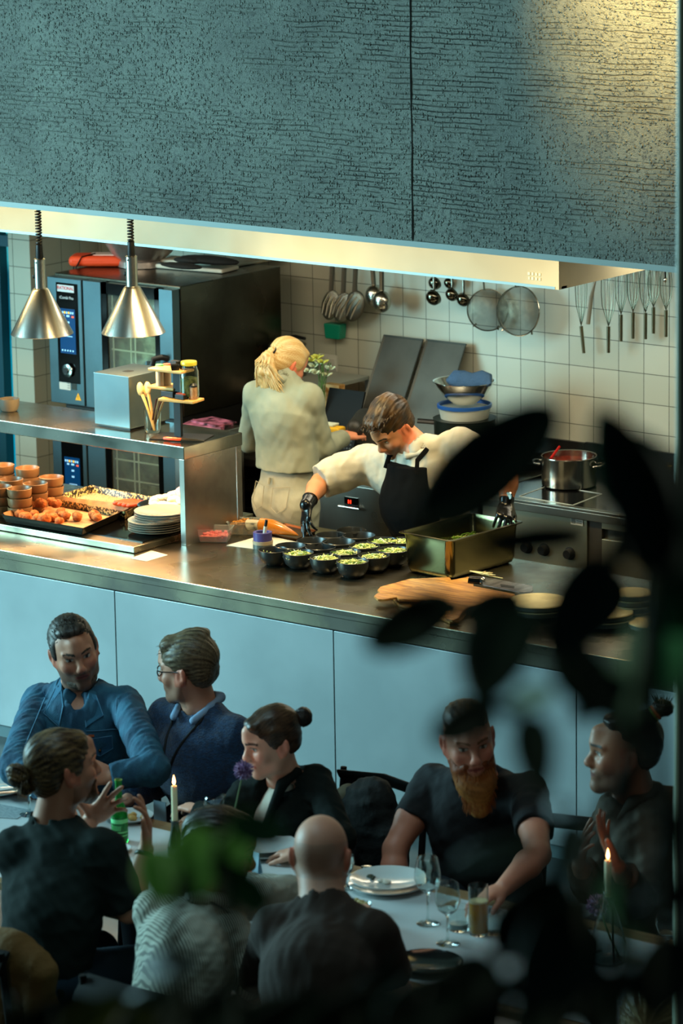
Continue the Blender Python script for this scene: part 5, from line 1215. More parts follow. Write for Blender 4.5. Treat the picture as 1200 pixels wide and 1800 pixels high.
def hand(V, wrist, d, n, curl=(.3, .3, .3, .3), thumb=(.6, .2), spread=.12, sc=1., right=True, r0=1.0, wide=None):
    """palm, four fingers and a thumb; curl per finger in radians per joint; returns the finger tips"""
    d, n, s = basis(d, n); th = 1 if right else -1; s = s*th   # s points to the thumb side
    W = np.array(wrist, float); k = .006
    V.cone(W, W+d*.045*sc, .024*sc*r0, .030*sc*r0, .014, flat=(n, 1.75)); V.cone(W+d*.035*sc+s*.012*sc, W+d*.085*sc+s*.016*sc, .026*sc*r0, .022*sc*r0, .012, flat=(n, 1.9)); V.cone(W+d*.035*sc-s*.012*sc, W+d*.080*sc-s*.018*sc, .026*sc*r0, .021*sc*r0, .012, flat=(n, 1.9))
    offs = (.030, .0105, -.0095, -.028); lens = ((.043, .025, .02), (.048, .029, .021), (.044, .027, .02), (.034, .02, .018)); st = (.088, .092, .087, .078); tips = []
    for i in range(4):
        p = W+d*st[i]*sc+s*offs[i]*sc; a = 0.; dd = d*math.cos(0)+s*(spread*(1.5-i)); dd /= np.linalg.norm(dd)
        rr = (.0092, .0095, .009, .0078)[i]*sc*r0; prev = p-dd*.02*sc
        V.cone(prev, p, rr*1.1, rr*1.05, .008)
        for j in range(3):
            a += curl[i]*(1.0 if j < 2 else .7); v = dd*math.cos(a)-n*math.sin(a); q = p+v*lens[i][j]*sc
            V.cone(p, q, rr*(1-.08*j), rr*(1-.08*(j+1)), .003); p = q
        tips.append(p)
    b = W+d*.022*sc+s*.020*sc-n*.004*sc
    t1 = d*math.cos(thumb[0])+s*math.sin(thumb[0])-n*.25; t1 /= np.linalg.norm(t1)
    q = b+t1*.045*sc; V.cone(b, q, .0165*sc*r0, .0125*sc*r0, .012)
    t2 = t1+(d-s*.8-n*.3)*thumb[1]; t2 /= np.linalg.norm(t2); q2 = q+t2*.033*sc; V.cone(q, q2, .0115*sc*r0, .0105*sc*r0, .004)
    t3 = t2+(d-s*.8-n*.3)*thumb[1]*.7; t3 /= np.linalg.norm(t3); q3 = q2+t3*.026*sc; V.cone(q2, q3, .0105*sc*r0, .008*sc*r0, .003); tips.append(q3)
    return tips
def skin_mat(name='skin'):
    if name in MATS: return MATS[name]
    m = mat(name, '#c58a6c', .5, attr='Col', sss=.08, bump=(220, .12, .002)); return m
SKIN = skin_mat()
def cloth_disp(amp, scale, seed, st=(1, 1, 1)):
    return lambda p: amp*(np.abs(sinnoise(p, scale, seed, st))*1.2-.5)+amp*.5*sinnoise(p, scale*2.3, seed+9, st)
def hair_disp(H, amp=.004, fr=150, seed=3, axis='y'):
    """grooves that run with the combing direction (front to back)"""
    def f(p):
        q = H.loc(p.astype(float)); th = np.arctan2(q[:, 0], q[:, 2]-.0)*(.09)
        u = np.stack([th, q[:, 1]*.12, q[:, 2]*.05], 1) if axis == 'y' else (np.stack([np.arctan2(q[:, 0], q[:, 1])*.09, q[:, 2]*.15, q[:, 1]*.04], 1) if axis == 'z' else q*.6)
        return amp*sinnoise(u, fr, seed)+amp*.5*sinnoise(u, fr*2.3, seed+1)
    return f
HC = {}
def hair_mat(name, c1, c2, rough=.42):
    HC[name] = (c1, c2)
    return mat(name, c1, rough, attr='Col', bump=(260, .35, .003), spec=.35)
def hair_plain(m):
    c1, c2 = [np.array(srgb(c)) for c in HC[m.name]]
    return mat(m.name+'_lock', tuple(c1*.5+c2*.5), .45, spec=.35)
def hair_colour(m, fn):
    c1, c2 = [np.array(srgb(c)) for c in HC[m.name]]
    def f(v):
        t = np.clip(.42+.75*fn(v.astype(float)), 0, 1)[:, None]; return c1*(1-t)+c2*t
    return f
def person(label, loc, group=None): return thing('person', label, 'person', loc, group=group)
# ------------------------------------------------------------------ people
def A(px, py, Y): return np.array(at_y(px, py, Y))
def Zp(px, py, z): return np.array(at_z(px, py, z))
UP = np.array([0, 0, 1.])
def hv(a): a = math.radians(a); return np.array([math.cos(a), math.sin(a), 0.])
def torso(V, pel, chest, neck, sl, sr, f, w=1., g=0., k=.04, belly=0.):
    mid = (pel+chest)/2+f*belly
    V.chain([pel, mid, chest], [.158*w+g, (.145+belly*.4)*w+g, .160*w+g], k, flat=(f, 1.38))
    top = (sl+sr)/2
    V.cone(chest, top-UP*.02, .157*w+g, .09*w+g, k, flat=(f, 1.4))
    for s_ in (sl, sr):
        si = s_*.86+top*.14-UP*.012
        V.cone(si, top-UP*.02, .050*w+g, .060*w+g, k); V.cone(si, neck-UP*.002, .042*w+g, .046*w+g, k); V.cone(si-UP*.02, chest-UP*.03, .06*w+g, .10*w+g, k)
def skin_body(root, H, col, pel, chest, neck, sl, sr, f, arms, hands, w=1., headkw={}, neckr=.056, h=.0048, bulk=1.):
    V = Vol(h); H.build(V, **headkw)
    base = H.P(0, -.022, -.055); V.cone(base, neck, neckr*H.s, neckr*1.08*H.s, .025); V.cone(H.P(0, -.0, -.085), neck+f*.03, neckr*.7, neckr*.8, .02)
    torso(V, pel, chest, neck, sl, sr, f, w, -.014)
    for (a, b, c) in arms: V.chain([a, a*.45+b*.55, b], [.050*bulk, .048*bulk, .038*bulk], .02); V.chain([b, b*.7+c*.3, c], [.038*bulk, .041*bulk, .0265*bulk], .015, flat=None)
    for q in hands: hand(V, **q)
    return vol_object('body', V, SKIN, root, col)
def sleeve(V, a, b, c=None, r=(.066, .056, .05, .04), k=.03, cap=True, bulge=0.):
    if c is None: V.cone(a, b, r[0], r[1], k, cap=cap)
    else: V.cone(a, b, r[0], r[1], k); V.cone(b, c, r[1], r[3], k*.6, cap=cap)
def neck_hole(V, H, neck, r=.066, f=None):
    up = H.P(0, -.022, -.055)-neck; up = up/np.linalg.norm(up); V.cone(neck-up*.005, neck+up*.16, r, r*1.5, .006, sub=True)
def loop_band(c, n, r, w, th, m, name, root, e=1., seg=30):
    n = np.array(n)/np.linalg.norm(n); a = np.cross(n, [0.3, .2, 1.]); a /= np.linalg.norm(a); b = np.cross(n, a)
    pts = [Vector(c+a*r*math.cos(t*2*math.pi/seg)+b*r*e*math.sin(t*2*math.pi/seg)) for t in range(seg+1)]
    return MB().tube(pts, [(th, w)]*(seg+1), 8, cap=False, flat=tuple(a)).build(name, m, root, smooth=True, world=True)
def wtube(pts, r, m, name, root, n=8): return MB().tube([Vector(p) for p in pts], r, n).build(name, m, root, smooth=True, world=True)
def legs(root, pel, heading, m, shoe, seat=True, sep=.1, knees=None, z0=0.):
    f = hv(heading); s = np.array([f[1], -f[0], 0]); V = Vol(.014)
    P = np.array([pel[0], pel[1], max(pel[2], .5) if seat else pel[2]])
    V.cone(P-s*.07, P+s*.07, .125, .125, .04); sh = []
    for q in (-1, 1):
        if seat: kn = P+f*.40+s*q*sep*1.1; kn[2] = .50; an = kn-f*.02; an[2] = .10
        else: kn = P+s*q*sep+f*.03; kn[2] = .50; an = kn-f*.03; an[2] = .10
        V.cone(P+s*q*.08, kn, .095, .068, .03); V.cone(kn, an, .066, .048, .02, cap=True); sh.append((an, q))
    vol_object('trousers', V, m, root)
    for an, q in sh:
        W = Vol(.009); an = an.copy(); W.cone(an+UP*-.02, an+f*.0-UP*.045, .045, .045, .02); W.cone(an-UP*.055, an+f*.16-UP*.065, .045, .036, .03, flat=(UP, 1.1)); W.plane(an-UP*.0985, -UP, .3)
        vol_object('shoe', W, shoe, root)
NAVY = mat('dark_trouser', '#141a22', .9); SHOE = mat('shoe_dark', '#0e0e0f', .6)
def hair_cap(root, H, m, parts, amp=.004, fr=150, seed=3, k=.015, name='hair', h=.0045, axis='y', cuts=()):
    V = Vol(h)
    for p in parts:
        if len(p) == 2: H.E(V, p[0], p[1], k)
        else: H.C(V, p[0], p[1], p[2], p[3], k)
    for c, r in cuts: H.E(V, c, r, .01, sub=True)
    return vol_object(name, V, m, root, hair_colour(m, hair_disp(H, 1., fr*1.6, seed+40, axis)), disp=hair_disp(H, amp, fr, seed, axis), smooth_it=1)
def strands(root, H, m, n, rng_, seed, name='strands', r=.0022):
    """loose locks; rng_ gives (start, direction, length, droop) in head space"""
    if m.name in HC: m = hair_plain(m)
    rn = random.Random(seed); mb = MB()
    for _ in range(n):
        a, d, l, dr = rng_(rn); a = np.array(a); d = np.array(d)/np.linalg.norm(d); pts = []
        for u in range(5):
            t = u/4; pts.append(Vector(H.P(*(a+d*l*t+np.array([0, 0, -dr])*t*t))))
        mb.tube(pts, [r*.7, r, r, r*.8, r*.2], 4)
    return mb.build(name, m, root, smooth=True, world=True)

# 1 ---- man in the denim jacket
Y = 9.9
H = Head(A(131, 1147, Y), -37, -8, -12, 1.05)
neck = A(137, 1203, Y+.03); sR = A(68, 1232, Y+.04); sL = A(222, 1238, Y+.07); f = hv(-55)
chest = A(146, 1290, Y+.0); pel = A(160, 1430, Y+.1); pel[2] = .55
eR = Zp(26, 1350, .86); wR = Zp(98, 1395, .84); eL = Zp(268, 1352, .86); wL = Zp(196, 1366, .84)
t = person('bearded man in a blue denim jacket at the far left of the table', (pel[0], pel[1], 0))
col = H.colour('#bd8368', '#8e4c42', '#33271d', stubble='#4a3a30', sk=.78, iris='#1e1c18')
skin_body(t, H, col, pel, chest, neck, sL, sR, f, [(sR, eR, wR), (sL, eL, wL)], [dict(wrist=wR, d=Zp(125, 1402, .84)-wR, n=UP, curl=(.5,)*4, right=True), dict(wrist=wL, d=Zp(160, 1352, .87)-wL, n=UP*.4+hv(-55)*1., curl=(.7, .7, .8, .9), right=False)], 1.05)
DEN = mat('denim_blue', '#2a5f78', .85, vary=('#17415a', 12), bump=(220, .5, .004))
V = Vol(.0065); torso(V, pel, chest, neck, sL, sR, f, 1.12, .006)
sleeve(V, sR, eR, wR, (.062, .060, .06, .050)); sleeve(V, sL, eL, wL, (.064, .061, .06, .050)); neck_hole(V, H, neck, .075)
V.cone(chest+f*.10+UP*.03, neck+f*.10+UP*.04, .012, .045, .01, sub=True)
SN = snapper(vol_object('denim_jacket', V, DEN, t, disp=cloth_disp(.0065, 38, 11, (1, 1, .6))), f)
s = np.array([f[1], -f[0], 0])
PLK = mat('denim_seam', '#4f7f9c', .8)
for q in (-1, 1):                                                        # collar wings
    c = [SN(neck+s*q*.055+UP*.0, .012), SN(neck+s*q*.038-UP*.045, .010), SN(neck+s*q*.052-UP*.115, .010), SN(neck+s*q*.115-UP*.075, .010), SN(neck+s*q*.085-UP*.01, .014), neck+s*q*.066-f*.03+UP*.03]
    MB().add([Vector(x) for x in c], [(0, 1, 2, 3), (0, 3, 4), (0, 4, 5)]).build('collar', mat('denim_collar', '#27607c', .85, bump=(220, .5, .004)), t, world=True, solid=.006, bevel=.002)
    wtube([np.array(x)+f*.004 for x in c[1:5]], .0016, PLK, 'collar_stitching', t, 5)
V = Vol(.006); V.cone(chest+f*.105-UP*.06, neck+f*.03-UP*.03, .05, .04, .02, flat=(f, 1.6)); vol_object('patterned_shirt', V, mat('leaf_print', '#141414', .8, vary=('#8c8a7c', 26)), t)
chf = lambda u, v, o=.0: SN(chest+s*u+UP*v, .003)
for q, nm in ((-1, 0), (1, 1)):
    m_ = MB().use(mat('denim_pocket', '#1d4c6c', .85, bump=(220, .5, .004)))
    c = [chf(q*.035, .02, .128), chf(q*.125, .025, .100), chf(q*.127, -.025, .108), chf(q*.08, -.05, .128), chf(q*.035, -.03, .136)]
    m_.add([Vector(x) for x in c], [(0, 1, 2, 3, 4)]); m_.build('pocket_flap', None, t, world=True, solid=.004)
    m_ = MB(); [m_.tube([Vector(c[i]+f*.003), Vector(c[(i+1) % 5]+f*.003)], .0016, 5) for i in range(5)]; m_.build('pocket_stitching', PLK, t, world=True)
    MB().ell(Vector(chf(q*.08, -.028, .137)), (.006, .006, .006)).build('pocket_button', mat('copper_button', '#6d4a33', .3, 1.), t, smooth=True, world=True)
for q in (-1, 1):
    wtube([SN(chest+s*q*.012+UP*(.05-.03*k), .002) for k in range(8)], .0018, PLK, 'placket_seam', t, 5)
    wtube([SN(chest+s*q*(.03+.03*k)+UP*.05, .002) for k in range(5)], .0016, PLK, 'yoke_seam', t, 5)
    wtube([SN(chest+s*q*(.145+.004*k)+UP*(.17-.04*k), .002) for k in range(5)], .0016, PLK, 'sleeve_seam', t, 5)
for k in range(3): MB().ell(Vector(SN(chest+UP*(.03-.06*k), .004)), (.006, .006, .006)).build('button', mat('copper_button', '#6d4a33', .3, 1.), t, smooth=True, world=True)
MB().rbox(*chf(-.05, .028, .134), .022, .003, .008, rz=math.radians(35)).build('pocket_tab', mat('tab_orange', '#b0532a', .7), t, world=True)
HM1 = hair_mat('hair_grey_brown', '#211a15', '#463c34')
hair_cap(t, H, HM1, [((0, -.028, .052), (.083, .098, .086)), ((0, -.05, .0), (.079, .060, .07)), ((0, .040, .107), (.055, .040, .022)), ((.07, .01, .03), (.016, .03, .04)), ((-.07, .01, .03), (.016, .03, .04))], .0022, 300, 3)
def crop(rn):
    a = rn.uniform(-1, 1); b = rn.uniform(-1, 1); return ((a*.062, b*.075-.005, .134-.03*a*a-.022*b*b), (rn.uniform(-.3, .3), rn.uniform(.3, 1), .5), rn.uniform(.008, .02), .006)
strands(t, H, HM1, 420, crop, 31, 'loose_hair', .0014)
BRD = hair_mat('beard_grey_brown', '#33261c', '#6a5c50')
V = Vol(.0045); H.C(V, (-.056, .0, -.04), (-.034, .045, -.088), .018, .024, .02); H.C(V, (.056, .0, -.04), (.034, .045, -.088), .018, .024, .02); H.E(V, (0, .066, -.098), (.038, .031, .027), .02); H.C(V, (-.024, .0855, -.046), (.024, .0855, -.046), .0075, .0075, .006); H.C(V, (0, .089, -.046), (0, .09, -.046), .008, .008, .01)
H.E(V, (0, .104, -.060), (.022, .014, .009), .005, sub=True)
vol_object('beard', V, BRD, t, disp=lambda p, H=H: .0022*sinnoise(p, 420, 4))
MB().ell(Vector(H.P(-.084, -.004, -.03)), (.006, .006, .006)).build('ear_stud', BLACK, t, smooth=True, world=True)
legs(t, pel, -70, NAVY, SHOE)

# 2 ---- man in the navy jumper
Y = 9.98
H = Head(A(330, 1178, Y), -163, -6, 4, 1.04)
neck = A(352, 1240, Y+.03); f = hv(-92); s = np.array([f[1], -f[0], 0])
cs = A(352, 1262, Y+.03); sR = cs+s*-.0-hv(0)*.18-UP*.015; sL = cs+hv(0)*.18-UP*.03
chest = A(350, 1345, Y-.01); pel = chest*1.; pel[1] += .12; pel[2] = .55
eR = sR+np.array([-.03, -.02, -.27]); wR = eR+np.array([.05, -.22, .03]); eL = sL+np.array([.06, -.02, -.27]); wL = eL+np.array([-.04, -.2, .02])
for w_ in (wR, wL): w_[2] = .66
t = person('man with ash-blond hair and black glasses in a navy jumper, facing left', (pel[0], pel[1], 0))
col = H.colour('#c28a70', '#9a5648', '#5b4631', stubble='#6a5646')
skin_body(t, H, col, pel, chest, neck, sL, sR, f, [(sR, eR, wR), (sL, eL, wL)], [dict(wrist=wR, d=(0, -1, 0), n=UP, right=True), dict(wrist=wL, d=(0, -1, 0), n=UP, right=False)], 1.05)
KN = mat('navy_knit', '#0f3a60', .95, vary=('#0a2744', 60), stretch=(1, 1, 2.2), bump=(150, 1.0, .006), sheen=.3)
V = Vol(.0065); torso(V, pel, chest, neck, sL, sR, f, 1.1, .008); sleeve(V, sR, eR, wR, (.060, .056, .055, .047)); sleeve(V, sL, eL, wL, (.060, .056, .055, .047)); neck_hole(V, H, neck, .074)
SN2 = snapper(vol_object('navy_jumper', V, KN, t, disp=cloth_disp(.0035, 30, 5, (1, 1, .5))), f)
SHC = mat('pale_blue_collar', '#7f9fc0', .8)
V = Vol(.0055); V.chain([neck-hv(0)*.068+f*.03+UP*.012, neck-hv(0)*.05-f*.055+UP*.03, neck+hv(0)*.05-f*.055+UP*.028, neck+hv(0)*.07+f*.02+UP*.012], [.016, .019, .019, .016], .01)
V.cone(neck-hv(0)*.068+f*.03+UP*.01, neck-hv(0)*.045+f*.10-UP*.03, .015, .015, .01, flat=(f, 1.5)); V.cone(neck+hv(0)*.07+f*.02+UP*.01, neck+hv(0)*.05+f*.10-UP*.03, .015, .015, .01, flat=(f, 1.5)); neck_hole(V, H, neck, .058)
vol_object('shirt_collar', V, SHC, t)
HM2 = hair_mat('hair_ash_blond', '#3d3021', '#75644a')
hair_cap(t, H, HM2, [((0, -.02, .052), (.088, .108, .088)), ((0, -.06, .005), (.078, .055, .07)), ((0, .045, .10), (.06, .045, .034)), ((.03, -.03, .125), (.05, .06, .022))], .0035, 230, 8)
def quiff(rn):
    a = rn.uniform(-1, 1); b = rn.uniform(-1, 1); return ((a*.06, b*.08-.01, .118-.02*a*a-.02*b*b), (rn.uniform(-.4, .4), rn.uniform(-.2, .9), .35), rn.uniform(.02, .045), .02)
strands(t, H, HM2, 420, quiff, 2, 'loose_hair', .0017)
GLB = mat('spectacle_black', '#0a0a0a', .25)
def glasses(H, root, r=.021, y=.098, z=.010, th=.0026):
    mb = MB()
    for q in (-1, 1):
        mb.tube([Vector(H.P(q*.032+r*1.1*math.cos(a*.3307), y-.003*abs(math.cos(a*.3307)), z+r*.85*math.sin(a*.3307))) for a in range(20)], th, 6)
        mb.tube([Vector(H.P(q*.055, y-.004, z+.008)), Vector(H.P(q*.078, y-.03, z+.010)), Vector(H.P(q*.083, .0, z+.008)), Vector(H.P(q*.082, -.015, z-.006))], th, 6)
    mb.tube([Vector(H.P(-.011, y, z+.006)), Vector(H.P(.011, y, z+.006))], th, 6)
    return mb.build('glasses', GLB, root, smooth=True, world=True)
glasses(H, t)
LAN = mat('lanyard_black', '#0b0d10', .7)
wtube([neck-f*.06+UP*.02-hv(0)*.04, neck-hv(0)*.07+f*.04+UP*.01]+[SN2(neck+hv(0)*(-.07+.008*k)-UP*(.03+.035*k), .004) for k in range(7)], [(.004, .005)]*9, LAN, 'lanyard', t)
wtube([neck-f*.06+UP*.02+hv(0)*.04, neck+hv(0)*.07+f*.04+UP*.01]+[SN2(neck+hv(0)*(.07-.0135*k)-UP*(.03+.035*k), .004) for k in range(7)], [(.004, .005)]*9, LAN, 'lanyard', t)
MB().rbox(*(chest-hv(0)*.05+f*.165-UP*.2), .06, .004, .09).build('name_badge', mat('badge_clear', '#9db7c4', .2), t, world=True)
legs(t, pel, -90, NAVY, SHOE)

# 3 ---- woman with the dark bun
Y = 9.5
H = Head(A(478, 1303, Y), -117, -14, 6, .99, .96)
neck = A(500, 1358, Y+.05); f = hv(-108); s = np.array([f[1], -f[0], 0])
sR = A(432, 1395, Y+.02); sL = A(556, 1372, Y+.12); chest = A(500, 1445, Y+.06); pel = A(545, 1520, Y+.42); pel[2] = .55
eR = Zp(385, 1452, .80); wR = Zp(352, 1425, .80); eL = Zp(600, 1475, .82); wL = Zp(530, 1500, .80)
t = person('woman with a dark bun, black cardigan and white top, leaning over the table', (pel[0], pel[1], 0))
col = H.colour('#d3a088', '#ad5f58', '#2e2018', iris='#231a14')
skin_body(t, H, col, pel, chest, neck, sL, sR, f, [(sR, eR, wR), (sL, eL, wL)], [dict(wrist=wR, d=Zp(335, 1420, .8)-wR, n=UP, curl=(.4,)*4, right=True, sc=.9), dict(wrist=wL, d=Zp(500, 1498, .79)-wL, n=UP, curl=(.4,)*4, right=False, sc=.9)], .86, dict(jaw=.88, fem=True), .047, bulk=.82)
CDG = mat('black_green_cardigan', '#0b1412', .95, bump=(90, .3, .004), spec=.2)
V = Vol(.006); torso(V, pel, chest, neck, sL, sR, f, .93, .008); sleeve(V, sR, eR, wR, (.052, .048, .05, .038)); sleeve(V, sL, eL, wL, (.055, .050, .05, .038)); neck_hole(V, H, neck, .07)
V.cone(chest+f*.12-UP*.16-s*.02, neck+f*.09-s*.0, .045, .05, .01, sub=True)
vol_object('cardigan', V, CDG, t, disp=cloth_disp(.005, 36, 21, (1, 1, 1)))
V = Vol(.006); V.chain([chest+f*.055-UP*.2, chest+f*.055, neck+f*.012-UP*.05], [.075, .085, .055], .03, flat=(f, 1.5)); neck_hole(V, H, neck+f*.02, .054)
vol_object('white_top', V, mat('white_top', '#c3c1b2', .85, bump=(60, .2, .004)), t, disp=cloth_disp(.002, 40, 3))
V = Vol(.006); V.chain([neck-s*.055-f*.02+UP*.012, neck-s*.06+f*.05-UP*.02, chest-s*.055+f*.115+UP*.02], [.014, .02, .014], .01); V.chain([neck+s*.055-f*.02+UP*.012, neck+s*.06+f*.05-UP*.02, chest+s*.05+f*.12+UP*.02], [.014, .02, .014], .01); V.cone(neck-s*.055-f*.02+UP*.012, neck+s*.055-f*.02+UP*.012, .016, .016, .01)
vol_object('cardigan_collar', V, CDG, t)
HM3 = hair_mat('hair_dark_brown', '#1d130d', '#4b3524', .3)
hair_cap(t, H, HM3, [((0, -.016, .047), (.0805, .1015, .0855)), ((0, -.05, .0), (.072, .06, .065)), ((0, .06, .087), (.045, .026, .022)), ((.07, .0, .035), (.013, .04, .045)), ((-.07, .0, .035), (.013, .04, .045))], .0022, 260, 5)
V = Vol(.0045); H.E(V, (0, -.135, .045), (.036, .033, .036), .01); H.C(V, (0, -.09, .04), (0, -.125, .045), .03, .024, .01)
vol_object('hair_bun', V, hair_mat('hair_bun_dark', '#0e0a08', '#241a14', .4), t, disp=lambda p: .004*sinnoise(p, 210, 6))
legs(t, pel, -95, NAVY, SHOE)

# 4 ---- red-bearded man
Y = 9.78
H = Head(A(823, 1303, Y-.06), -42, -8, -7, 1.06)
neck = A(838, 1372, Y+.10); f = hv(-60); s = np.array([f[1], -f[0], 0])
sR = A(757, 1376, Y+.12); sL = A(928, 1392, Y+.12); chest = A(850, 1450, Y+.13); pel = A(860, 1540, Y+.2); pel[2] = .58
eR = A(694, 1492, Y-.08); wR = eR+np.array([.06, -.1, -.2]); eL = Zp(945, 1502, .86); wL = Zp(885, 1560, .80)
t = person('man with a long ginger beard in a black t-shirt behind the wine glasses', (pel[0], pel[1], 0))
col = H.colour('#c08068', '#8f4238', '#7a4522', hairline=(-.02, .03, .2, .35), hair='#8f6a50', iris='#3a3a34')
skin_body(t, H, col, pel, chest, neck, sL, sR, f, [(sR, eR, wR), (sL, eL, wL)], [dict(wrist=wR, d=(0, -.3, -1), n=(-1, 0, 0), right=True), dict(wrist=wL, d=Zp(850, 1575, .79)-wL, n=UP, curl=(.35,)*4, right=False)], 1.1, {}, .062, bulk=1.12)
BT = mat('black_tshirt', '#080c10', .9, bump=(40, .2, .006))
V = Vol(.0065); torso(V, pel, chest, neck, sL, sR, f, 1.16, .004, belly=.01); sleeve(V, sR, sR+(eR-sR)*.55, None, (.066, .064)); sleeve(V, sL, sL+(eL-sL)*.62, None, (.068, .068)); neck_hole(V, H, neck, .071)
vol_object('black_tshirt', V, BT, t, disp=cloth_disp(.0055, 30, 31, (1, 1, .8)))
HM4 = hair_mat('hair_dark_crop', '#241a12', '#4d3826')
hair_cap(t, H, HM4, [((0, -.012, .075), (.074, .092, .062)), ((0, .05, .105), (.052, .032, .022))], .003, 200, 12)
HG = hair_mat('beard_ginger', '#8a4317', '#b9733a', .55)
V = Vol(.0045)
for q in (-1, 1): H.C(V, (q*.062, .0, -.03), (q*.042, .045, -.09), .017, .030, .02); H.C(V, (q*.026, .0855, -.047), (q*.047, .062, -.066), .0095, .016, .012); H.C(V, (q*.04, .07, -.066), (q*.034, .07, -.10), .014, .028, .015); H.C(V, (q*.060, .03, -.03), (q*.05, .055, -.07), .010, .020, .015)
H.C(V, (-.033, .083, -.046), (.033, .083, -.046), .0105, .0105, .006); H.E(V, (0, .062, -.12), (.062, .050, .050), .025); H.C(V, (0, .064, -.14), (.0, .078, -.205), .053, .034, .03)
H.E(V, (0, .108, -.0585), (.021, .016, .010), .004, sub=True)
def gcol(v, H=H):
    z = H.loc(v.astype(float))[:, 2]; w = np.clip((-.06-z)/.13, 0, 1)[:, None]; n_ = (.5+.5*sinnoise(v.astype(float), 520, 5, (1, 1, .2)))[:, None]
    return (np.array(srgb('#7a3a16'))*(1-w)+np.array(srgb('#b9803f'))*w)*(.65+.5*n_)
vol_object('ginger_beard', V, HG, t, gcol, disp=lambda p: .0016*sinnoise(p, 620, 14, (1, 1, .3)))
def bs(rn):
    a = rn.uniform(-1, 1); b = rn.random(); b = b**.8; return ((a*.062*(1-.35*b), .108-.035*a*a-.002*b, -.066-.12*b), (a*.3, .16, -1), rn.uniform(.02, .045), -.0)
strands(t, H, HG, 700, bs, 5, 'beard_strands', .0012)
legs(t, pel, -75, NAVY, SHOE)

# 5 ---- man with hair tie, right
Y = 9.72
H = Head(A(1096, 1326, Y), -136, 2, 0, 1.09)
neck = A(1118, 1400, Y+.05); f = hv(-125); s = np.array([f[1], -f[0], 0])
sR = A(1075, 1425, Y-.02)-f*.02; sL = A(1180, 1420, Y+.16); chest = A(1120, 1480, Y+.05); pel = A(1140, 1600, Y+.2); pel[2] = .56
eR = A(1038, 1555, Y-.12); wR = A(1018, 1522, Y-.34); eL = A(1120, 1580, Y-.18); wL = A(1085, 1524, Y-.42)
t = person('man in profile with a top knot and olive overshirt, hands raised by the right candle', (pel[0], pel[1], 0))
col = H.colour('#94684e', '#6d3a30', '#241a12', stubble='#33261c', iris='#1a1712')
skin_body(t, H, col, pel, chest, neck, sL, sR, f, [(sR, eR, wR), (sL, eL, wL)],
    [dict(wrist=wR, d=A(1030, 1452, Y-.40)-wR, n=-hv(38.6)*1.-hv(-51.4)*.1, curl=(.10, .14, .2, .26), thumb=(.9, -.12), spread=.10, right=False, sc=1.02), dict(wrist=wL, d=A(1052, 1450, Y-.42)-wL, n=-hv(-51.4)*.3-hv(38.6)*1., curl=(.12, .16, .2, .24), thumb=(.75, -.1), spread=.09, right=True, sc=1.02)], 1.02, {})
OLV = mat('olive_overshirt', '#4a4233', .8, vary=('#3a3428', 8), bump=(60, .2, .004))
V = Vol(.0065); torso(V, pel, chest, neck, sL, sR, f, 1.12, .010); sleeve(V, sR, eR, eR+(wR-eR)*.75, (.063, .060, .06, .05)); sleeve(V, sL, eL, eL+(wL-eL)*.72, (.065, .062, .06, .05)); neck_hole(V, H, neck, .078)
vol_object('olive_overshirt', V, OLV, t, disp=cloth_disp(.006, 30, 41))
V = Vol(.006); V.chain([neck+f*.10-s*.06-UP*.07, neck+f*.04-s*.075+UP*.0, neck-f*.06-s*.03+UP*.025, neck-f*.05+s*.05+UP*.02, neck+f*.03+s*.08-UP*.005, neck+f*.11+s*.075-UP*.08], [.02, .024, .026, .026, .026, .022], .012)
vol_object('collar', V, OLV, t)
V = Vol(.006); V.cone(chest+f*.08, neck+f*.05-UP*.03, .06, .05, .02, flat=(f, 1.5)); vol_object('dark_undershirt', V, mat('undershirt_dark', '#14130f', .85), t)
HM5 = hair_mat('hair_black_brown', '#15100c', '#33271c', .35)
hair_cap(t, H, HM5, [((0, -.026, .058), (.079, .096, .080)), ((0, -.055, .02), (.075, .062, .07)), ((0, .03, .107), (.05, .04, .020))], .003, 220, 15)
V = Vol(.0045); H.E(V, (0, -.115, .145), (.030, .034, .028), .01); H.C(V, (0, -.07, .115), (0, -.10, .135), .026, .018, .01); vol_object('top_knot', V, HM5, t, disp=lambda p: .004*sinnoise(p, 220, 9))
loop_band(H.P(0, -.095, .131), H.R@np.array([0, -.8, .6]), .024, .006, .004, mat('tie_orange', '#c96a2e', .6), 'orange_hair_tie', t)
loop_band(H.P(0, -.087, .126), H.R@np.array([0, -.8, .6]), .026, .003, .003, mat('tie_green', '#8aa84c', .6), 'green_hair_tie', t)
def fz(rn): a = rn.uniform(0, 6.28); return ((.02*math.cos(a), -.115+.02*math.sin(a), .16), (.5*math.cos(a), .5*math.sin(a), .9), rn.uniform(.012, .03), .0)
strands(t, H, HM5, 60, fz, 8, 'stray_hairs', .0009)
legs(t, pel, -100, NAVY, SHOE)

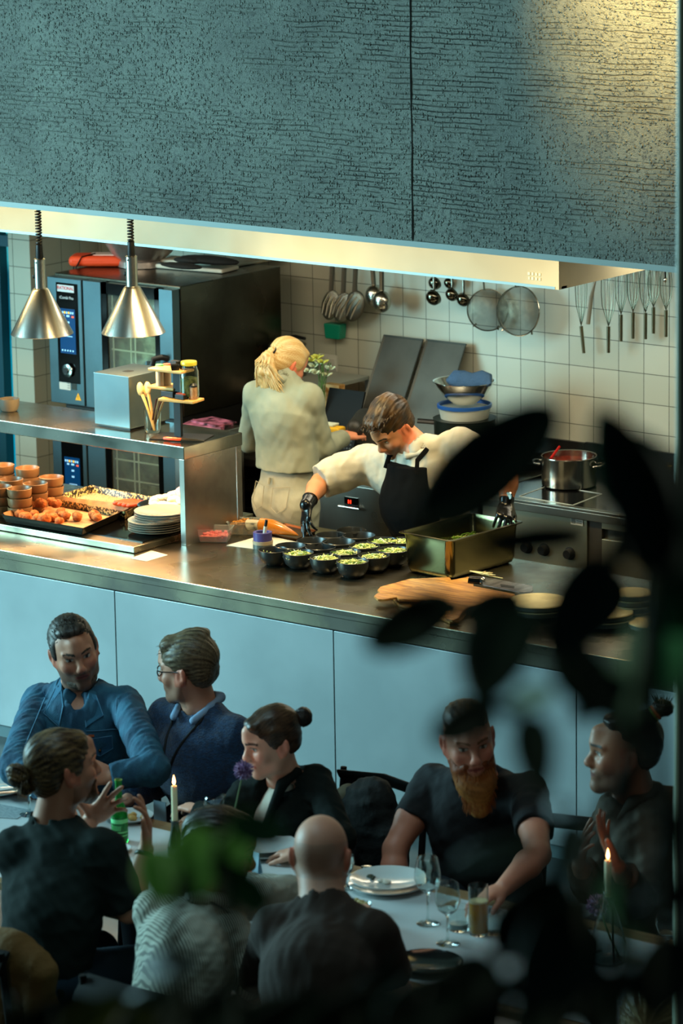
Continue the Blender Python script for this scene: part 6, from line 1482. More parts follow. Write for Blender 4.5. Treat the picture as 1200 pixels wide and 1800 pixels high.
# 6 ---- man with bun, back to the camera
Y = 8.52
H = Head(A(112, 1352, Y), 62, 4, 0, 1.07)
neck = A(92, 1440, Y-.03); f = hv(80); s = np.array([f[1], -f[0], 0])
sL = A(22, 1492, Y-.10); sR = A(182, 1492, Y-.02); chest = A(92, 1600, Y-.10); pel = A(75, 1760, Y-.14); pel[2] = .55
eR = A(226, 1602, Y+.02); wR = A(256, 1492, Y+.14); eL = A(120, 1520, Y+.14); wL = A(160, 1440, Y+.30)
t = person('man with a low brown bun and green t-shirt, back turned, both hands raised', (pel[0], pel[1], 0))
col = H.colour('#b97f64', '#8e4c42', '#2a1e14', stubble='#2f2117', iris='#1a1712')
bx = -hv(-51.4)
skin_body(t, H, col, pel, chest, neck, sL, sR, f, [(sR, eR, wR), (sL, eL, wL)],
    [dict(wrist=wR, d=A(259, 1430, Y+.15)-wR, n=hv(38.6)+bx*.3, curl=(.42, .34, .18, .12), thumb=(.55, .1), spread=.16, right=False, sc=1.03), dict(wrist=wL, d=A(200, 1405, Y+.32)-wL, n=-hv(-51.4)*1.+UP*.2, curl=(.1, .12, .2, .3), thumb=(1.25, -.1), spread=.2, right=True, sc=1.05)], 1.08, {}, bulk=1.02)
GT = mat('dark_green_tshirt', '#1b2523', .9, bump=(30, .15, .006), vary=('#141d1b', 5), spec=.2)
V = Vol(.0065); torso(V, pel, chest, neck, sL, sR, f, 1.14, .008); sleeve(V, sR, sR+(eR-sR)*.93, None, (.066, .068)); sleeve(V, sL, sL+(eL-sL)*.8, None, (.064, .062)); neck_hole(V, H, neck, .07)
vol_object('green_tshirt', V, GT, t, disp=cloth_disp(.006, 24, 51))
HM6 = hair_mat('hair_light_brown', '#241810', '#6b5232', .38)
hair_cap(t, H, HM6, [((0, -.02, .047), (.085, .105, .088)), ((0, -.06, .0), (.08, .06, .075)), ((0, .045, .09), (.055, .034, .026)), ((.072, .005, .03), (.014, .035, .045)), ((-.072, .005, .03), (.014, .035, .045)), ((0, -.085, -.03), (.05, .025, .04))], .0028, 250, 18)
V = Vol(.0045); H.E(V, (-.01, -.15, .01), (.034, .032, .036), .01); H.C(V, (0, -.10, .01), (0, -.13, .01), .026, .022, .01); H.E(V, (.0, -.13, -.035), (.022, .022, .028), .01)
vol_object('hair_bun', V, HM6, t, disp=lambda p: .0065*sinnoise(p, 160, 19))
def fz2(rn): a = rn.uniform(0, 6.28); return ((.03*math.cos(a), -.15+.02*rn.random(), .0+.03*math.sin(a)), (math.cos(a), -.5, math.sin(a)), rn.uniform(.012, .03), .01)
strands(t, H, HM6, 70, fz2, 9, 'loose_hair', .0012)
V = Vol(.0045)
for q in (-1, 1): H.C(V, (q*.058, .0, -.03), (q*.036, .045, -.085), .016, .022, .02); H.C(V, (q*.032, .08, -.048), (q*.03, .074, -.085), .009, .016, .01)
H.E(V, (0, .07, -.098), (.036, .032, .028), .02); H.C(V, (-.03, .086, -.047), (.03, .086, -.047), .008, .008, .006)
vol_object('beard', V, hair_mat('beard_brown', '#3a2617', '#6b4a2e'), t, disp=lambda p: .002*sinnoise(p, 420, 24))
wl = wR-eR; loop_band(wR-wl/np.linalg.norm(wl)*.02, wl, .030, .008, .003, BLACK, 'wristband', t)
legs(t, pel, 90, mat('blue_jeans', '#1f3444', .9), SHOE)

# 7 ---- man in the striped shirt
Y = 8.42
H = Head(A(385, 1497, Y), 45, -14, 0, 1.04)
neck = A(352, 1578, Y-.05); f = hv(70); s = np.array([f[1], -f[0], 0])
sL = A(275, 1600, Y-.12); sR = A(402, 1640, Y-.02); chest = A(325, 1690, Y-.16); pel = A(290, 1800, Y-.25); pel[2] = .52
eL = Zp(505, 1572, .86); wL = Zp(438, 1560, .84); eR = A(440, 1720, Y-.02); wR = eR+f*.22+UP*.03
t = person('dark-haired man in a pale striped shirt, seen from behind beside the bald man', (pel[0], pel[1], 0))
col = H.colour('#a8755c', '#8e4c42', '#1d140e', stubble='#2a1e16')
skin_body(t, H, col, pel, chest, neck, sL, sR, f, [(sR, eR, wR), (sL, eL, wL)], [dict(wrist=wR, d=f, n=UP, right=True), dict(wrist=wL, d=Zp(415, 1548, .84)-wL, n=UP, curl=(.5,)*4, right=False)], 1.05)
STR = bpy.data.materials.new('striped_shirt'); STR.use_nodes = True
_n = STR.node_tree; _b = _n.nodes['Principled BSDF']; _b.inputs['Roughness'].default_value = .85
_t = _n.nodes.new('ShaderNodeTexCoord'); _m = _n.nodes.new('ShaderNodeMapping'); _m.inputs['Rotation'].default_value = (0, 0, math.radians(-70)); _n.links.new(_t.outputs['Object'], _m.inputs[0])
_w = _n.nodes.new('ShaderNodeTexWave'); _w.inputs['Scale'].default_value = 42; _w.inputs['Distortion'].default_value = .25; _w.bands_direction = 'X'; _n.links.new(_m.outputs[0], _w.inputs[0])
_c = _n.nodes.new('ShaderNodeValToRGB'); _n.links.new(_w.outputs[0], _c.inputs[0]); _n.links.new(_c.outputs[0], _b.inputs['Base Color'])
_e = _c.color_ramp.elements; _e[0].position = .25; _e[0].color = (*srgb('#62645b'), 1); _e[1].position = .45; _e[1].color = (*srgb('#a9ab9c'), 1)
V = Vol(.0065); torso(V, pel, chest, neck, sL, sR, f, 1.1, .010); sleeve(V, sL, (sL+sR)*.5+f*.1+UP*.02, Zp(450, 1580, .9), (.07, .07, .06, .06), cap=False); sleeve(V, Zp(450, 1580, .9), eL, wL, (.06, .06, .05, .05)); sleeve(V, sR, eR, wR, (.07, .06, .05, .045)); neck_hole(V, H, neck, .074)
vol_object('striped_shirt', V, STR, t, disp=cloth_disp(.006, 30, 61))
V = Vol(.006); V.chain([neck+s*.07+f*.05+UP*.0, neck+s*.05-f*.045+UP*.03, neck-s*.04-f*.05+UP*.032, neck-s*.07+f*.03+UP*.012], [.024, .027, .027, .02], .012); neck_hole(V, H, neck, .056)
vol_object('shirt_collar', V, STR, t)
HM7 = hair_mat('hair_near_black', '#120d09', '#2b2018', .4)
hair_cap(t, H, HM7, [((0, -.02, .052), (.09, .108, .09)), ((0, -.06, .005), (.082, .06, .075)), ((0, .05, .1), (.06, .04, .03))], .006, 140, 28)
glasses(H, t)
wtube([neck-f*.07+UP*.035-s*.05, neck-f*.075+UP*.03+s*.02, neck+s*.085+f*.0+UP*.005, neck+s*.10+f*.12-UP*.09], [(.003, .006)]*4, LAN, 'lanyard', t)
legs(t, pel, 80, NAVY, SHOE)

# 8 ---- bald man
Y = 8.42
H = Head(A(564, 1507, Y), 118, -8, 0, 1.06)
neck = A(567, 1582, Y-.06); f = hv(100); s = np.array([f[1], -f[0], 0])
sL = A(482, 1632, Y-.16); sR = A(660, 1640, Y-.06); chest = A(563, 1730, Y-.2); pel = A(560, 1850, Y-.3); pel[2] = .52
eR = A(700, 1740, Y+.02); wR = Zp(640, 1608, .83); eL = A(450, 1740, Y+.0); wL = eL+f*.22
t = person('bald man in a dark brown t-shirt with a lanyard, seen from behind', (pel[0], pel[1], 0))
col = H.colour('#c08a72', '#9a5648', '#5b4631', hairline=(-.2, .02, .055, .30), hair='#6a6a60')
skin_body(t, H, col, pel, chest, neck, sL, sR, f, [(sR, eR, wR), (sL, eL, wL)], [dict(wrist=wR, d=Zp(622, 1588, .82)-wR, n=UP, curl=(.4,)*4, right=True), dict(wrist=wL, d=f, n=UP, right=False)], 1.1, {}, .064, bulk=1.05)
V = Vol(.0065); torso(V, pel, chest, neck, sL, sR, f, 1.16, .010); sleeve(V, sL, sL+(eL-sL)*.8, None, (.067, .065)); sleeve(V, sR, sR+(eR-sR)*.8, None, (.067, .065)); neck_hole(V, H, neck, .07)
vol_object('brown_tshirt', V, mat('dark_brown_tshirt', '#2a1c12', .9, bump=(30, .15, .006)), t, disp=cloth_disp(.005, 24, 71))
wtube([neck+f*.06-s*.06+UP*.0, neck-s*.066-f*.03+UP*.018, neck-f*.064+UP*.022, neck+s*.066-f*.03+UP*.016, neck+s*.08+f*.05-UP*.0], [(.003, .007)]*5, LAN, 'lanyard', t)
legs(t, pel, 95, NAVY, SHOE)

# 9 ---- fair-haired guest, bottom right corner
Y = 8.3
H = Head(A(1150, 1808, Y-.05), 110, -20, 0, 1.0)
neck = A(1150, 1880, Y-.1); f = hv(95); sL = neck-hv(5)*.18-UP*.05; sR = neck+hv(5)*.18-UP*.05; chest = neck-UP*.2-f*.05; pel = chest-f*.15; pel[2] = .5
t = person('fair-haired guest at the bottom right corner, only the hair in view', (pel[0], pel[1], 0))
col = H.colour('#b97f64')
skin_body(t, H, col, pel, chest, neck, sL, sR, f, [(sL, sL-UP*.25, sL-UP*.22+f*.2), (sR, sR-UP*.25, sR-UP*.22+f*.2)], [dict(wrist=sL-UP*.22+f*.2, d=f, n=UP, right=False), dict(wrist=sR-UP*.22+f*.2, d=f, n=UP)], .95, h=.006)
V = Vol(.008); torso(V, pel, chest, neck, sL, sR, f, 1.05, .008); sleeve(V, sL, sL-UP*.25, sL-UP*.22+f*.2); sleeve(V, sR, sR-UP*.25, sR-UP*.22+f*.2); neck_hole(V, H, neck); vol_object('dark_jumper', V, mat('dark_jumper', '#131512', .9), t)
HM9 = hair_mat('hair_sandy', '#6b5a3c', '#a8946a')
hair_cap(t, H, HM9, [((0, -.02, .05), (.09, .11, .09)), ((0, -.06, 0), (.085, .06, .09)), ((0, .05, .1), (.06, .04, .03))], .007, 120, 38)
legs(t, pel, 95, NAVY, SHOE)

# 10 ---- blonde cook
Y = 13.6
H = Head(A(503, 641, Y), 76, -30, -6, .99, .96)
neck = A(497, 668, Y-.06); f = hv(85); s = np.array([f[1], -f[0], 0])
sL = A(450, 690, Y-.08); sR = A(545, 697, Y-.04); chest = A(497, 735, Y-.08); pel = A(507, 840, Y-.06)
eL = A(438, 775, Y+.04); wL = eL+f*.22+s*.08+UP*.04; eR = A(566, 786, Y+.06); wR = A(603, 770, Y+.26)
t = person('blonde cook with a ponytail and grey-green shirt, facing the tiled wall', (pel[0], pel[1], 0))
col = H.colour('#c98362')
skin_body(t, H, col, pel, chest, neck, sL, sR, f, [(sL, eL, wL), (sR, eR, wR)], [dict(wrist=wR, d=A(622, 757, Y+.36)-wR, n=UP, curl=(.5,)*4, right=True, sc=.95), dict(wrist=wL, d=f+s, n=UP, right=False)], .88, dict(fem=True, jaw=.9), .047, bulk=.85)
SG = mat('sage_overshirt', '#8b8f7c', .85, bump=(50, .2, .004), vary=('#7c826f', 6))
hem = A(505, 822, Y-.06)
V = Vol(.0065); torso(V, hem+UP*.02, chest, neck, sL, sR, f, .98, .014); V.cone(hem+UP*.06, hem-UP*.0, .165, .17, .02, flat=(f, 1.3), cap=True); V.plane(hem, -UP+s*.0, .3)
sleeve(V, sL, eL, wL, (.056, .056, .06, .043)); sleeve(V, sR, eR, wR, (.058, .057, .06, .043)); neck_hole(V, H, neck, .06)
vol_object('grey_green_shirt', V, SG, t, disp=cloth_disp(.0045, 20, 81, (1, 1, .8)))
V = Vol(.006); V.chain([neck+s*.055+f*.05, neck+s*.04-f*.045+UP*.012, neck-s*.04-f*.045+UP*.012, neck-s*.055+f*.04], [.018, .022, .022, .016], .012); neck_hole(V, H, neck, .045); vol_object('shirt_collar', V, SG, t)
CRM = mat('cream_jeans', '#8d9182', .85, bump=(60, .2, .004), vary=('#7f8374', 8))
V = Vol(.008); p2 = hem-UP*.03; V.cone(p2+UP*.04, p2-UP*.12, .142, .165, .04, flat=(f, 1.35))
for q in (-1, 1):
    hp = p2-UP*.14+s*q*.075; V.cone(hp-f*.035, hp-UP*.02-f*.03, .10, .10, .03); kn = hp+s*q*.015; kn[2] = .48; an = kn-f*.03; an[2] = .08; V.cone(hp, kn, .10, .07, .03); V.cone(kn, an, .07, .07, .02, cap=True)
    W = Vol(.009); W.cone(an, an-UP*.03, .045, .045, .02); W.cone(an-UP*.04, an+f*.16-UP*.045, .042, .035, .03); W.plane(an-UP*.0785, -UP, .3); vol_object('shoe', W, WHITE, t)
vol_object('cream_jeans', V, CRM, t, disp=cloth_disp(.004, 30, 83))
bk = p2-f*.123
for q in (-1, 1):
    a = [bk+s*(q*.115)-UP*.035+f*.02, bk+s*(q*.03)-UP*.045-f*.012, bk+s*(q*.03)-UP*.14-f*.03, bk+s*(q*.07)-UP*.165-f*.03, bk+s*(q*.115)-UP*.13-f*.01]
    wtube(a+[a[0]], .0018, mat('jeans_seam', '#84826f', .8), 'pocket_seam', t, 5)
wtube([bk-f*.0+UP*.0, bk-UP*.03-f*.012], [(.008, .004)]*2, CRM, 'belt_loop', t)
BL = hair_mat('hair_blonde', '#a98347', '#cdb684', .4); BL2 = BL
hair_cap(t, H, BL, [((0, -.018, .05), (.083, .104, .088)), ((0, -.055, .0), (.078, .065, .07)), ((0, .05, .09), (.055, .034, .026)), ((.07, .01, .03), (.016, .04, .045)), ((-.07, .01, .03), (.016, .04, .045))], .0012, 300, 91)
tie = H.P(0, -.118, .028)
V = Vol(.005); back = -f; V.chain([H.P(0, -.09, .03), tie, tie+back*.03-UP*.03, tie+back*.045-UP*.10-s*.01, tie+back*.03-UP*.17-s*.015, tie+back*.02-UP*.215-s*.02], [.030, .016, .026, .030, .024, .008], .012)
V.chain([tie+back*.03-UP*.03+s*.01, tie+back*.045-UP*.10+s*.035, tie+back*.035-UP*.16+s*.07, tie+back*.02-UP*.185+s*.11], [.026, .026, .018, .004], .01)
V.chain([tie+back*.02-UP*.03-s*.02, tie+back*.03-UP*.10-s*.05, tie+back*.02-UP*.13-s*.09], [.026, .026, .012], .01)
vol_object('ponytail', V, BL, t, disp=lambda p: .0035*sinnoise(p*np.array([1, 1, .14]), 200, 7))
loop_band(tie, H.R@np.array([0, -1, .2]), .026, .006, .004, BLACK, 'hair_tie', t)
rn = random.Random(4); mb = MB()
for k in range(150):
    a = rn.uniform(-1, 1); p0 = tie+back*.02+s*a*.018; l = rn.uniform(.12, .23)
    mb.tube([Vector(p0), Vector(p0+back*(.035+.015*rn.random())-UP*l*.4+s*a*.03), Vector(p0+back*.035-UP*l*.8+s*(a*.06+.02)), Vector(p0+back*.02-UP*l+s*(a*.08+rn.uniform(0, .03)))], [.003, .0035, .0028, .0006], 4)
mb.build('ponytail_strands', hair_plain(BL), t, smooth=True, world=True)
GLV = mat('grey_black_glove', '#20211f', .5)
a = A(640, 735, Y+.5); wv = Vol(.006); wv.cone(A(625, 752, Y+.36), a, .045, .05, .02); vol_object('oven_glove', wv, GLV, t)

# 11 ---- cook bending over the bowls
Y = 12.95
H = Head(A(690, 752, Y-.03), -103, -42, 6, 1.04)
f = hv(-98); s = np.array([f[1], -f[0], 0])
neck = A(738, 790, Y+.02); sR = A(640, 812, Y+.06); sL = A(812, 782, Y+.12); chest = A(745, 850, Y+.06); pel = A(780, 960, Y+.30)
eR = A(562, 848, Y-.14); wR = A(541, 884, Y-.30); eL = A(893, 838, Y+.05); wL = A(890, 884, Y+.0)
t = person('cook in white shirt, black apron and black gloves bending over the bowls', (pel[0], pel[1], 0))
col = H.colour('#c4845c', '#9a5a48', '#2a1e14', stubble='#4a3626', iris='#1e1a16')
bodyk = dict(curl=(.5, .45, .5, .6), thumb=(.5, .5))
hR = dict(wrist=wR, d=A(536, 925, Y-.36)-wR, n=hv(-100)*.7-hv(38.6)*.2, curl=(.22, .12, .28, .4), thumb=(.35, .35), spread=.08, right=True); hL = dict(wrist=wL, d=A(885, 912, Y-.08)-wL, n=hv(-51.4)+UP*.2, curl=(.5, .55, .6, .6), thumb=(.6, .3), spread=.14, right=False, sc=1.)
skin_body(t, H, col, pel, chest, neck, sL, sR, f, [(sR, eR, wR), (sL, eL, wL)], [dict(hR, r0=.82), dict(hL, r0=.82)], 1.08, {}, .058, bulk=1.08)
BG = mat('nitrile_black', '#080a0b', .22, bump=(60, .25, .004))
for hh_, w_, e_ in ((hR, wR, eR), (hL, wL, eL)):
    V = Vol(.004); hand(V, **dict(hh_, r0=1.04)); dv = (e_-w_)/np.linalg.norm(e_-w_); V.cone(w_-dv*.02, w_+dv*.028, .032, .034, .01, cap=True); vol_object('black_glove', V, BG, t)
dv = (eR-wR)/np.linalg.norm(eR-wR); loop_band(wR+dv*.032, dv, .034, .004, .004, BLACK, 'bracelet', t)
dv = (eL-wL)/np.linalg.norm(eL-wL); wb = loop_band(wL+dv*.042, dv, .032, .012, .004, mat('steel_watchband', '#b7ad90', .25, 1.), 'wristwatch', t)
MB().lathe([(0, .006), (.017, .006), (.019, 0), (0, 0)], n=20, M=Matrix.Rotation(1.57, 4, 'X')).build('watch_face', CHROME, wb, smooth=True).location = Vector(wL+dv*.042+hv(-40)*.036)-Vector(t.location)
CW = mat('chef_white', '#b5b1a2', .8, bump=(40, .25, .005), vary=('#a9a596', 5))
V = Vol(.0065); torso(V, pel, chest, neck, sL, sR, f, 1.12, .012)
V.chain([sR, sR+(eR-sR)*.55, sR+(eR-sR)*.98], [.078, .082, .080], .04, cap=True); V.chain([sL, sL+(eL-sL)*.6], [.08, .078], .04, cap=True); neck_hole(V, H, neck, .064)
V.cone(chest-UP*.0-s*.12, chest-UP*.22-s*.10-f*.0, .05, .03, .05)
vol_object('white_shirt', V, CW, t, disp=cloth_disp(.006, 24, 101))
V = Vol(.0055); V.chain([neck-s*.055+f*.045, neck-s*.04-f*.05+UP*.02, neck+s*.04-f*.05+UP*.02, neck+s*.055+f*.04, neck+f*.085-UP*.02, neck-s*.055+f*.045], [.014, .017, .017, .014, .013, .014], .01); neck_hole(V, H, neck, .052); vol_object('shirt_collar', V, CW, t)
AP = mat('black_apron', '#040404', .9, bump=(70, .2, .003), spec=.1)
V = Vol(.0065); V.chain([chest+f*.10+UP*.10, chest+f*.095-UP*.08, (chest+pel)/2+f*.10, pel+f*.09+UP*.0, pel+f*.08-UP*.35], [.115, .16, .168, .18, .19], .03, flat=(f, 1.6)); V.plane(chest+UP*.105+f*.1, UP, .35)
vol_object('apron', V, AP, t, disp=cloth_disp(.003, 30, 103))
for q in (-1, 1): wtube([neck-f*.055+s*q*.03+UP*.028, neck+s*q*.07-f*.0+UP*.03, chest+s*q*.09+f*.13+UP*.14, chest+s*q*.10+f*.145+UP*.08], [(.004, .012)]*4, AP, 'apron_strap', t)
HM11 = hair_mat('hair_brown_top', '#170f09', '#46321a', .4)
hair_cap(t, H, HM11, [((0, -.02, .058), (.086, .104, .088)), ((0, -.05, .0), (.077, .055, .06)), ((0, .05, .108), (.062, .048, .034)), ((0, -.02, .12), (.062, .08, .035))], .0045, 200, 48)
def cr(rn):
    a = rn.uniform(-1, 1); b = rn.uniform(-1, 1); return ((a*.062, b*.085+.01, .135-.03*a*a-.02*b*b), (rn.uniform(-.6, .6), rn.uniform(.2, 1), .25), rn.uniform(.015, .035), .012)
strands(t, H, HM11, 480, cr, 22, 'loose_hair', .0018)
V = Vol(.01)
for q in (-1, 1): hp = pel+s*q*.09; an = hp*1.; an[2] = .08; V.cone(hp, an, .10, .07, .03, cap=True)
vol_object('trousers', V, NAVY, t)
for q in (-1, 1):
    an = pel+s*q*.09; an[2] = .08; W = Vol(.009); W.cone(an, an-UP*.03, .045, .045, .02); W.cone(an-UP*.04, an+f*.12-UP*.045, .042, .035, .03); W.plane(an-UP*.0785, -UP, .3); vol_object('shoe', W, SHOE, t)
# ------------------------------------------------------------------ the long table
ZT = .75; TY0, TY1 = 8.58, 9.43; TX0, TX1 = -11.6, -4.6
t = thing('dining_table', 'long pale wooden dining table laid for guests', 'table', (-8, 9.0, 0))
MB().box(TX0, TX1, TY0, TY1, ZT-.03, ZT).build('tabletop', mat('table_oak', '#8f7350', .5, vary=('#7a6040', 5), stretch=(1, 8, 8)), t, bevel=.003, world=True)
for x_ in (TX0+.2, -8.2, TX1-.2):
    for y_ in (TY0+.1, TY1-.1): MB().box(x_-.03, x_+.03, y_-.03, y_+.03, 0, ZT-.031).build('leg', mat('table_leg', '#2a2a28', .5), t, world=True)
o = MB().box(TX0+.05, TX1-.05, TY0+.035, TY1-.085, ZT+.0005, ZT+.0025).build('table_runner', mat('white_paper_runner', '#c2cacb', .75, bump=(6, .25, .01), vary=('#b0babc', 2.5)))
tag(o, 'white paper runner covering most of the long table', 'table runner')
ZT += .003
def onT(px_, py_, z=0): q = at_z(px_, py_, ZT+z); return Vector((q.x, q.y, ZT))
# chairs
CHM = mat('chair_dark', '#0f0d0b', .8, spec=.2)
def chair(loc, rz, label):
    t = thing('dining_chair', label, 'chair', loc, rz, 'dining chairs round the table')
    MB().rbox(0, 0, .40, .42, .42, .035).build('seat', CHM, t, bevel=.01)
    for sx in (-1, 1):
        for sy in (-1, 1): MB().tube([(sx*.18, sy*.18, .4), (sx*.2, sy*.2, 0)], [.016, .011], 10).build('leg', CHM, t, smooth=True)
        MB().tube([(sx*.19, .19, .42), (sx*.19, .23, .80)], [.014, .012], 10).build('back_post', CHM, t, smooth=True)
    MB().tube([(-.2, .23, .76), (0, .26, .77), (.2, .23, .76)], [(.012, .05)]*3, 12).build('backrest', CHM, t, smooth=True)
    return t
far = [(-9.25, 'chair of the man in the denim jacket'), (-8.72, 'chair of the man in the navy jumper'), (-7.97, 'chair of the woman in the black cardigan'), (-7.05, 'chair of the ginger-bearded man'), (-6.5, 'chair of the man with the top knot'), (-7.52, 'empty chair between the woman and the bearded man, with a jacket on it')]
near = [(-7.95, 'chair under the man in the green t-shirt, with a mustard jacket on it'), (-7.22, 'chair under the man in the striped shirt'), (-6.72, 'chair under the bald man'), (-5.9, 'chair under the fair-haired guest')]
for x_, lab in far: chair((x_, 9.98, 0), 0, lab)
for x_, lab in near: chair((x_, 8.18, 0), math.pi, lab)
# jacket over the empty chair
V = Vol(.009); Yj = 10.12
a, b, c = A(618, 1408, Yj), A(655, 1412, Yj), A(690, 1470, Yj)
V.cone(a, b, .045, .06, .05); V.cone(b, c, .06, .05, .06); V.chain([b, A(650, 1470, Yj), A(640, 1560, Yj)], [.09, .12, .14], .06, flat=((0, 1, 0), 1.6)); V.cone(c, A(690, 1560, Yj), .05, .06, .05); V.cone(A(640, 1398, Yj), A(660, 1400, Yj), .022, .02, .03)
o = vol_object('hanging_jacket', V, mat('dark_jacket', '#0e0f0d', .85, bump=(40, .5, .01)), None, disp=cloth_disp(.008, 28, 111)); tag(o, 'black jacket hung over the empty chair between the woman and the bearded man', 'jacket')
V = Vol(.008); V.chain([A(596, 1404, Yj-.02), A(612, 1398, Yj), A(622, 1404, Yj)], [.03, .035, .03], .03); V.cone(A(600, 1412, Yj), A(606, 1450, Yj), .035, .03, .03)
o = vol_object('scarf', V, mat('taupe_scarf', '#5c5340', .9), None, disp=cloth_disp(.004, 50, 113)); tag(o, 'taupe scarf on the chair beside the black jacket', 'scarf')
V = Vol(.01); Yj = 8.06
V.chain([A(-30, 1668, Yj), A(30, 1676, Yj), A(75, 1712, Yj)], [.05, .055, .05], .04); V.chain([A(10, 1700, Yj), A(5, 1860, Yj)], [.12, .15], .05, flat=((0, 1, 0), 1.6)); V.chain([A(60, 1700, Yj), A(80, 1800, Yj), A(78, 1870, Yj)], [.05, .055, .06], .04)
o = vol_object('mustard_jacket', V, mat('mustard_cloth', '#5e4012', .85, bump=(40, .4, .01)), None, disp=cloth_disp(.008, 24, 117)); tag(o, 'mustard brown jacket hung over the chair back at the bottom left', 'jacket')

# ---- tableware
WH = mat('white_plate', '#c3c9c8', .15, coat=.4)
def plate(p, R, label, n=1, food=None, z=0):
    for k in range(n):
        r_ = R*(1-.02*k); o = MB().lathe([(0, 0), (r_*.6, 0), (r_*.64, .003), (r_*.95, .016), (r_, .018), (r_, .0205), (r_*.93, .0195), (r_*.66, .007), (0, .005)], n=56).build('white_plate', WH, None, smooth=True)
        o.location = (p.x+.003*k, p.y, ZT+z+.019*k); tag(o, (('top ', 'lower ')[k < n-1] if n > 1 else '')+label, 'plate', 'white plates on the long table')
p = onT(680, 1551, .02); plate(p, .13, 'large white plate with leftovers beside the wine glasses', 2)
rn = random.Random(12); mb = MB()
mb.use(mat('leftover_pale', '#d6d2c3', .6))
for k in range(5): mb.ell((p.x+.01+rn.uniform(-.02, .02), p.y-.02+rn.uniform(-.01, .01), ZT+.03), (.014, .01, .006), 8, 6)
mb.use(mat('leftover_green', '#26301a', .6))
for k in range(7): mb.ell((p.x-.06+rn.uniform(-.018, .018), p.y+.0+rn.uniform(-.02, .01), ZT+.029), (.009, .006, .004), 8, 5)
tag(mb.build('food_leftovers', None, None, smooth=True), 'scraps of food on the large white plate', 'food', None, 'stuff')
p = onT(462, 1490, .02); plate(p, .12, 'white plate in front of the woman with the bun', 2)
p = onT(-8, 1382, .02); plate(p, .12, 'white plate at the left edge of the photo', 2)
p = onT(228, 1432, .02); plate(p, .085, 'small white plate with food behind the green bottle')
mb = MB(); [mb.ell((p.x+.02+rn.uniform(-.02, .03), p.y+rn.uniform(-.02, .02), ZT+.016), (.014, .011, .01), 8, 6) for k in range(6)]
tag(mb.build('bread_pieces', mat('bread', '#b9924f', .7), None, smooth=True), 'small golden bites on the plate behind the green bottle', 'food', None, 'stuff')
p = onT(204, 1492, .01)
t = thing('lemon_dish', 'small pale dish with a lemon wedge in front of the green bottle', 'dish', p)
MB().lathe([(0, 0), (.03, 0), (.055, .014), (.053, .015), (.028, .004), (0, .004)], n=32).build('dish', WH, t, smooth=True)
MB().ell((.015, 0, .016), (.022, .012, .01)).build('lemon_wedge', mat('lemon', '#c9a62a', .4), t, smooth=True)
p = onT(60, 1400); o = sheet('folded_paper', 'printed paper lying on the table at the far left', 'paper', [at_z(x_, y_, ZT) for x_, y_ in ((-30, 1436), (30, 1440), (52, 1424), (-10, 1412))], ZT+.0005, mat('printed_paper', '#9aa7ab', .8, vary=('#6f7d82', 60), stretch=(1, 6, 1)))
def wine_glass(p, label, h=.2, R=.04, wine=None, rim=.033):
    t = thing('wine_glass', label, 'wine glass', p, group='stemmed glasses on the long table')
    z0 = h*.48
    MB().lathe([(0, 0), (.036, 0), (.038, .0015), (.02, .004), (.006, .012), (.004, .03), (.004, z0-.012), (.01, z0), (R*.75, z0+.018), (R, z0+.045), (R*.97, z0+.07), (rim, h), (rim-.0012, h), (R*.95, z0+.07), (R*.97, z0+.045), (R*.72, z0+.0195), (0, z0+.003)], n=40).build('glass', GLASS, t, smooth=True)
    if wine: MB().lathe([(0, z0+.005), (R*.7, z0+.02), (R*.94, z0+.04), (0, z0+.04)], n=32).build('wine', mat('white_wine', wine, .05, trans=.7), t, smooth=True)
    return t
wine_glass(onT(752, 1624), 'tall wine glass nearest the big white plate', h=(at_y(752, 1508, onT(752, 1624).y).z-ZT), R=.044, rim=.034)
wine_glass(onT(787, 1659), 'wine glass in front of the beer glass, nearer the camera', h=(at_y(787, 1552, onT(787, 1659).y).z-ZT), R=.042, rim=.034)
wine_glass(onT(52, 1432), 'wine glass half hidden by the bun of the man in the green t-shirt', h=.17, wine='#c9a94a')
wine_glass(onT(380, 1470), 'wine glass beside the purple flower', h=.15, R=.042, rim=.036)
wine_glass(onT(1172, 1692), 'wine glass at the right edge beside the glass vase', h=.17)
wine_glass(onT(608, 1560), 'small stemmed glass beside the bald man\'s ear', h=.09, R=.03, rim=.026)
def tumbler(p, label, h, r, liquid=None, lvl=.5, cat='glass', foam=False):
    t = thing('drinking_glass', label, cat, p, group='tumblers on the long table')
    MB().lathe([(0, 0), (r*.86, 0), (r*.9, .003), (r, h), (r-.0018, h), (r*.88, .008), (0, .007)], n=36).build('glass', GLASS, t, smooth=True)
    if liquid:
        MB().lathe([(0, .009), (r*.86, .009), (r*(.87+.1*lvl), h*lvl), (0, h*lvl)], n=32).build('drink', mat('drink'+liquid[1:], liquid, .15, trans=.15, ior=1.33), t, smooth=True)
        if foam: MB().lathe([(0, h*lvl+.0005), (r*.93, h*lvl+.0005), (r*.93, h*lvl+.006), (0, h*lvl+.007)], n=32).build('foam', mat('beer_foam', '#d8c99a', .6), t, smooth=True)
    return t
p = onT(841, 1642); hb = at_y(841, 1556, p.y).z-ZT
tumbler(p, 'tall glass two-thirds full of amber beer', hb, .033, '#d19018', .66, foam=True)
p = onT(806, 1634); tumbler(p, 'low water glass between the wine glass and the beer', .08, .036, '#9fb4b4', .3)
p = onT(868, 1640); tumbler(p, 'low empty glass to the right of the beer', .07, .034)
p = onT(632, 1604)
t = thing('snack_bowl', 'small glass bowl of nuts at the bald man\'s fingertips', 'bowl', p)
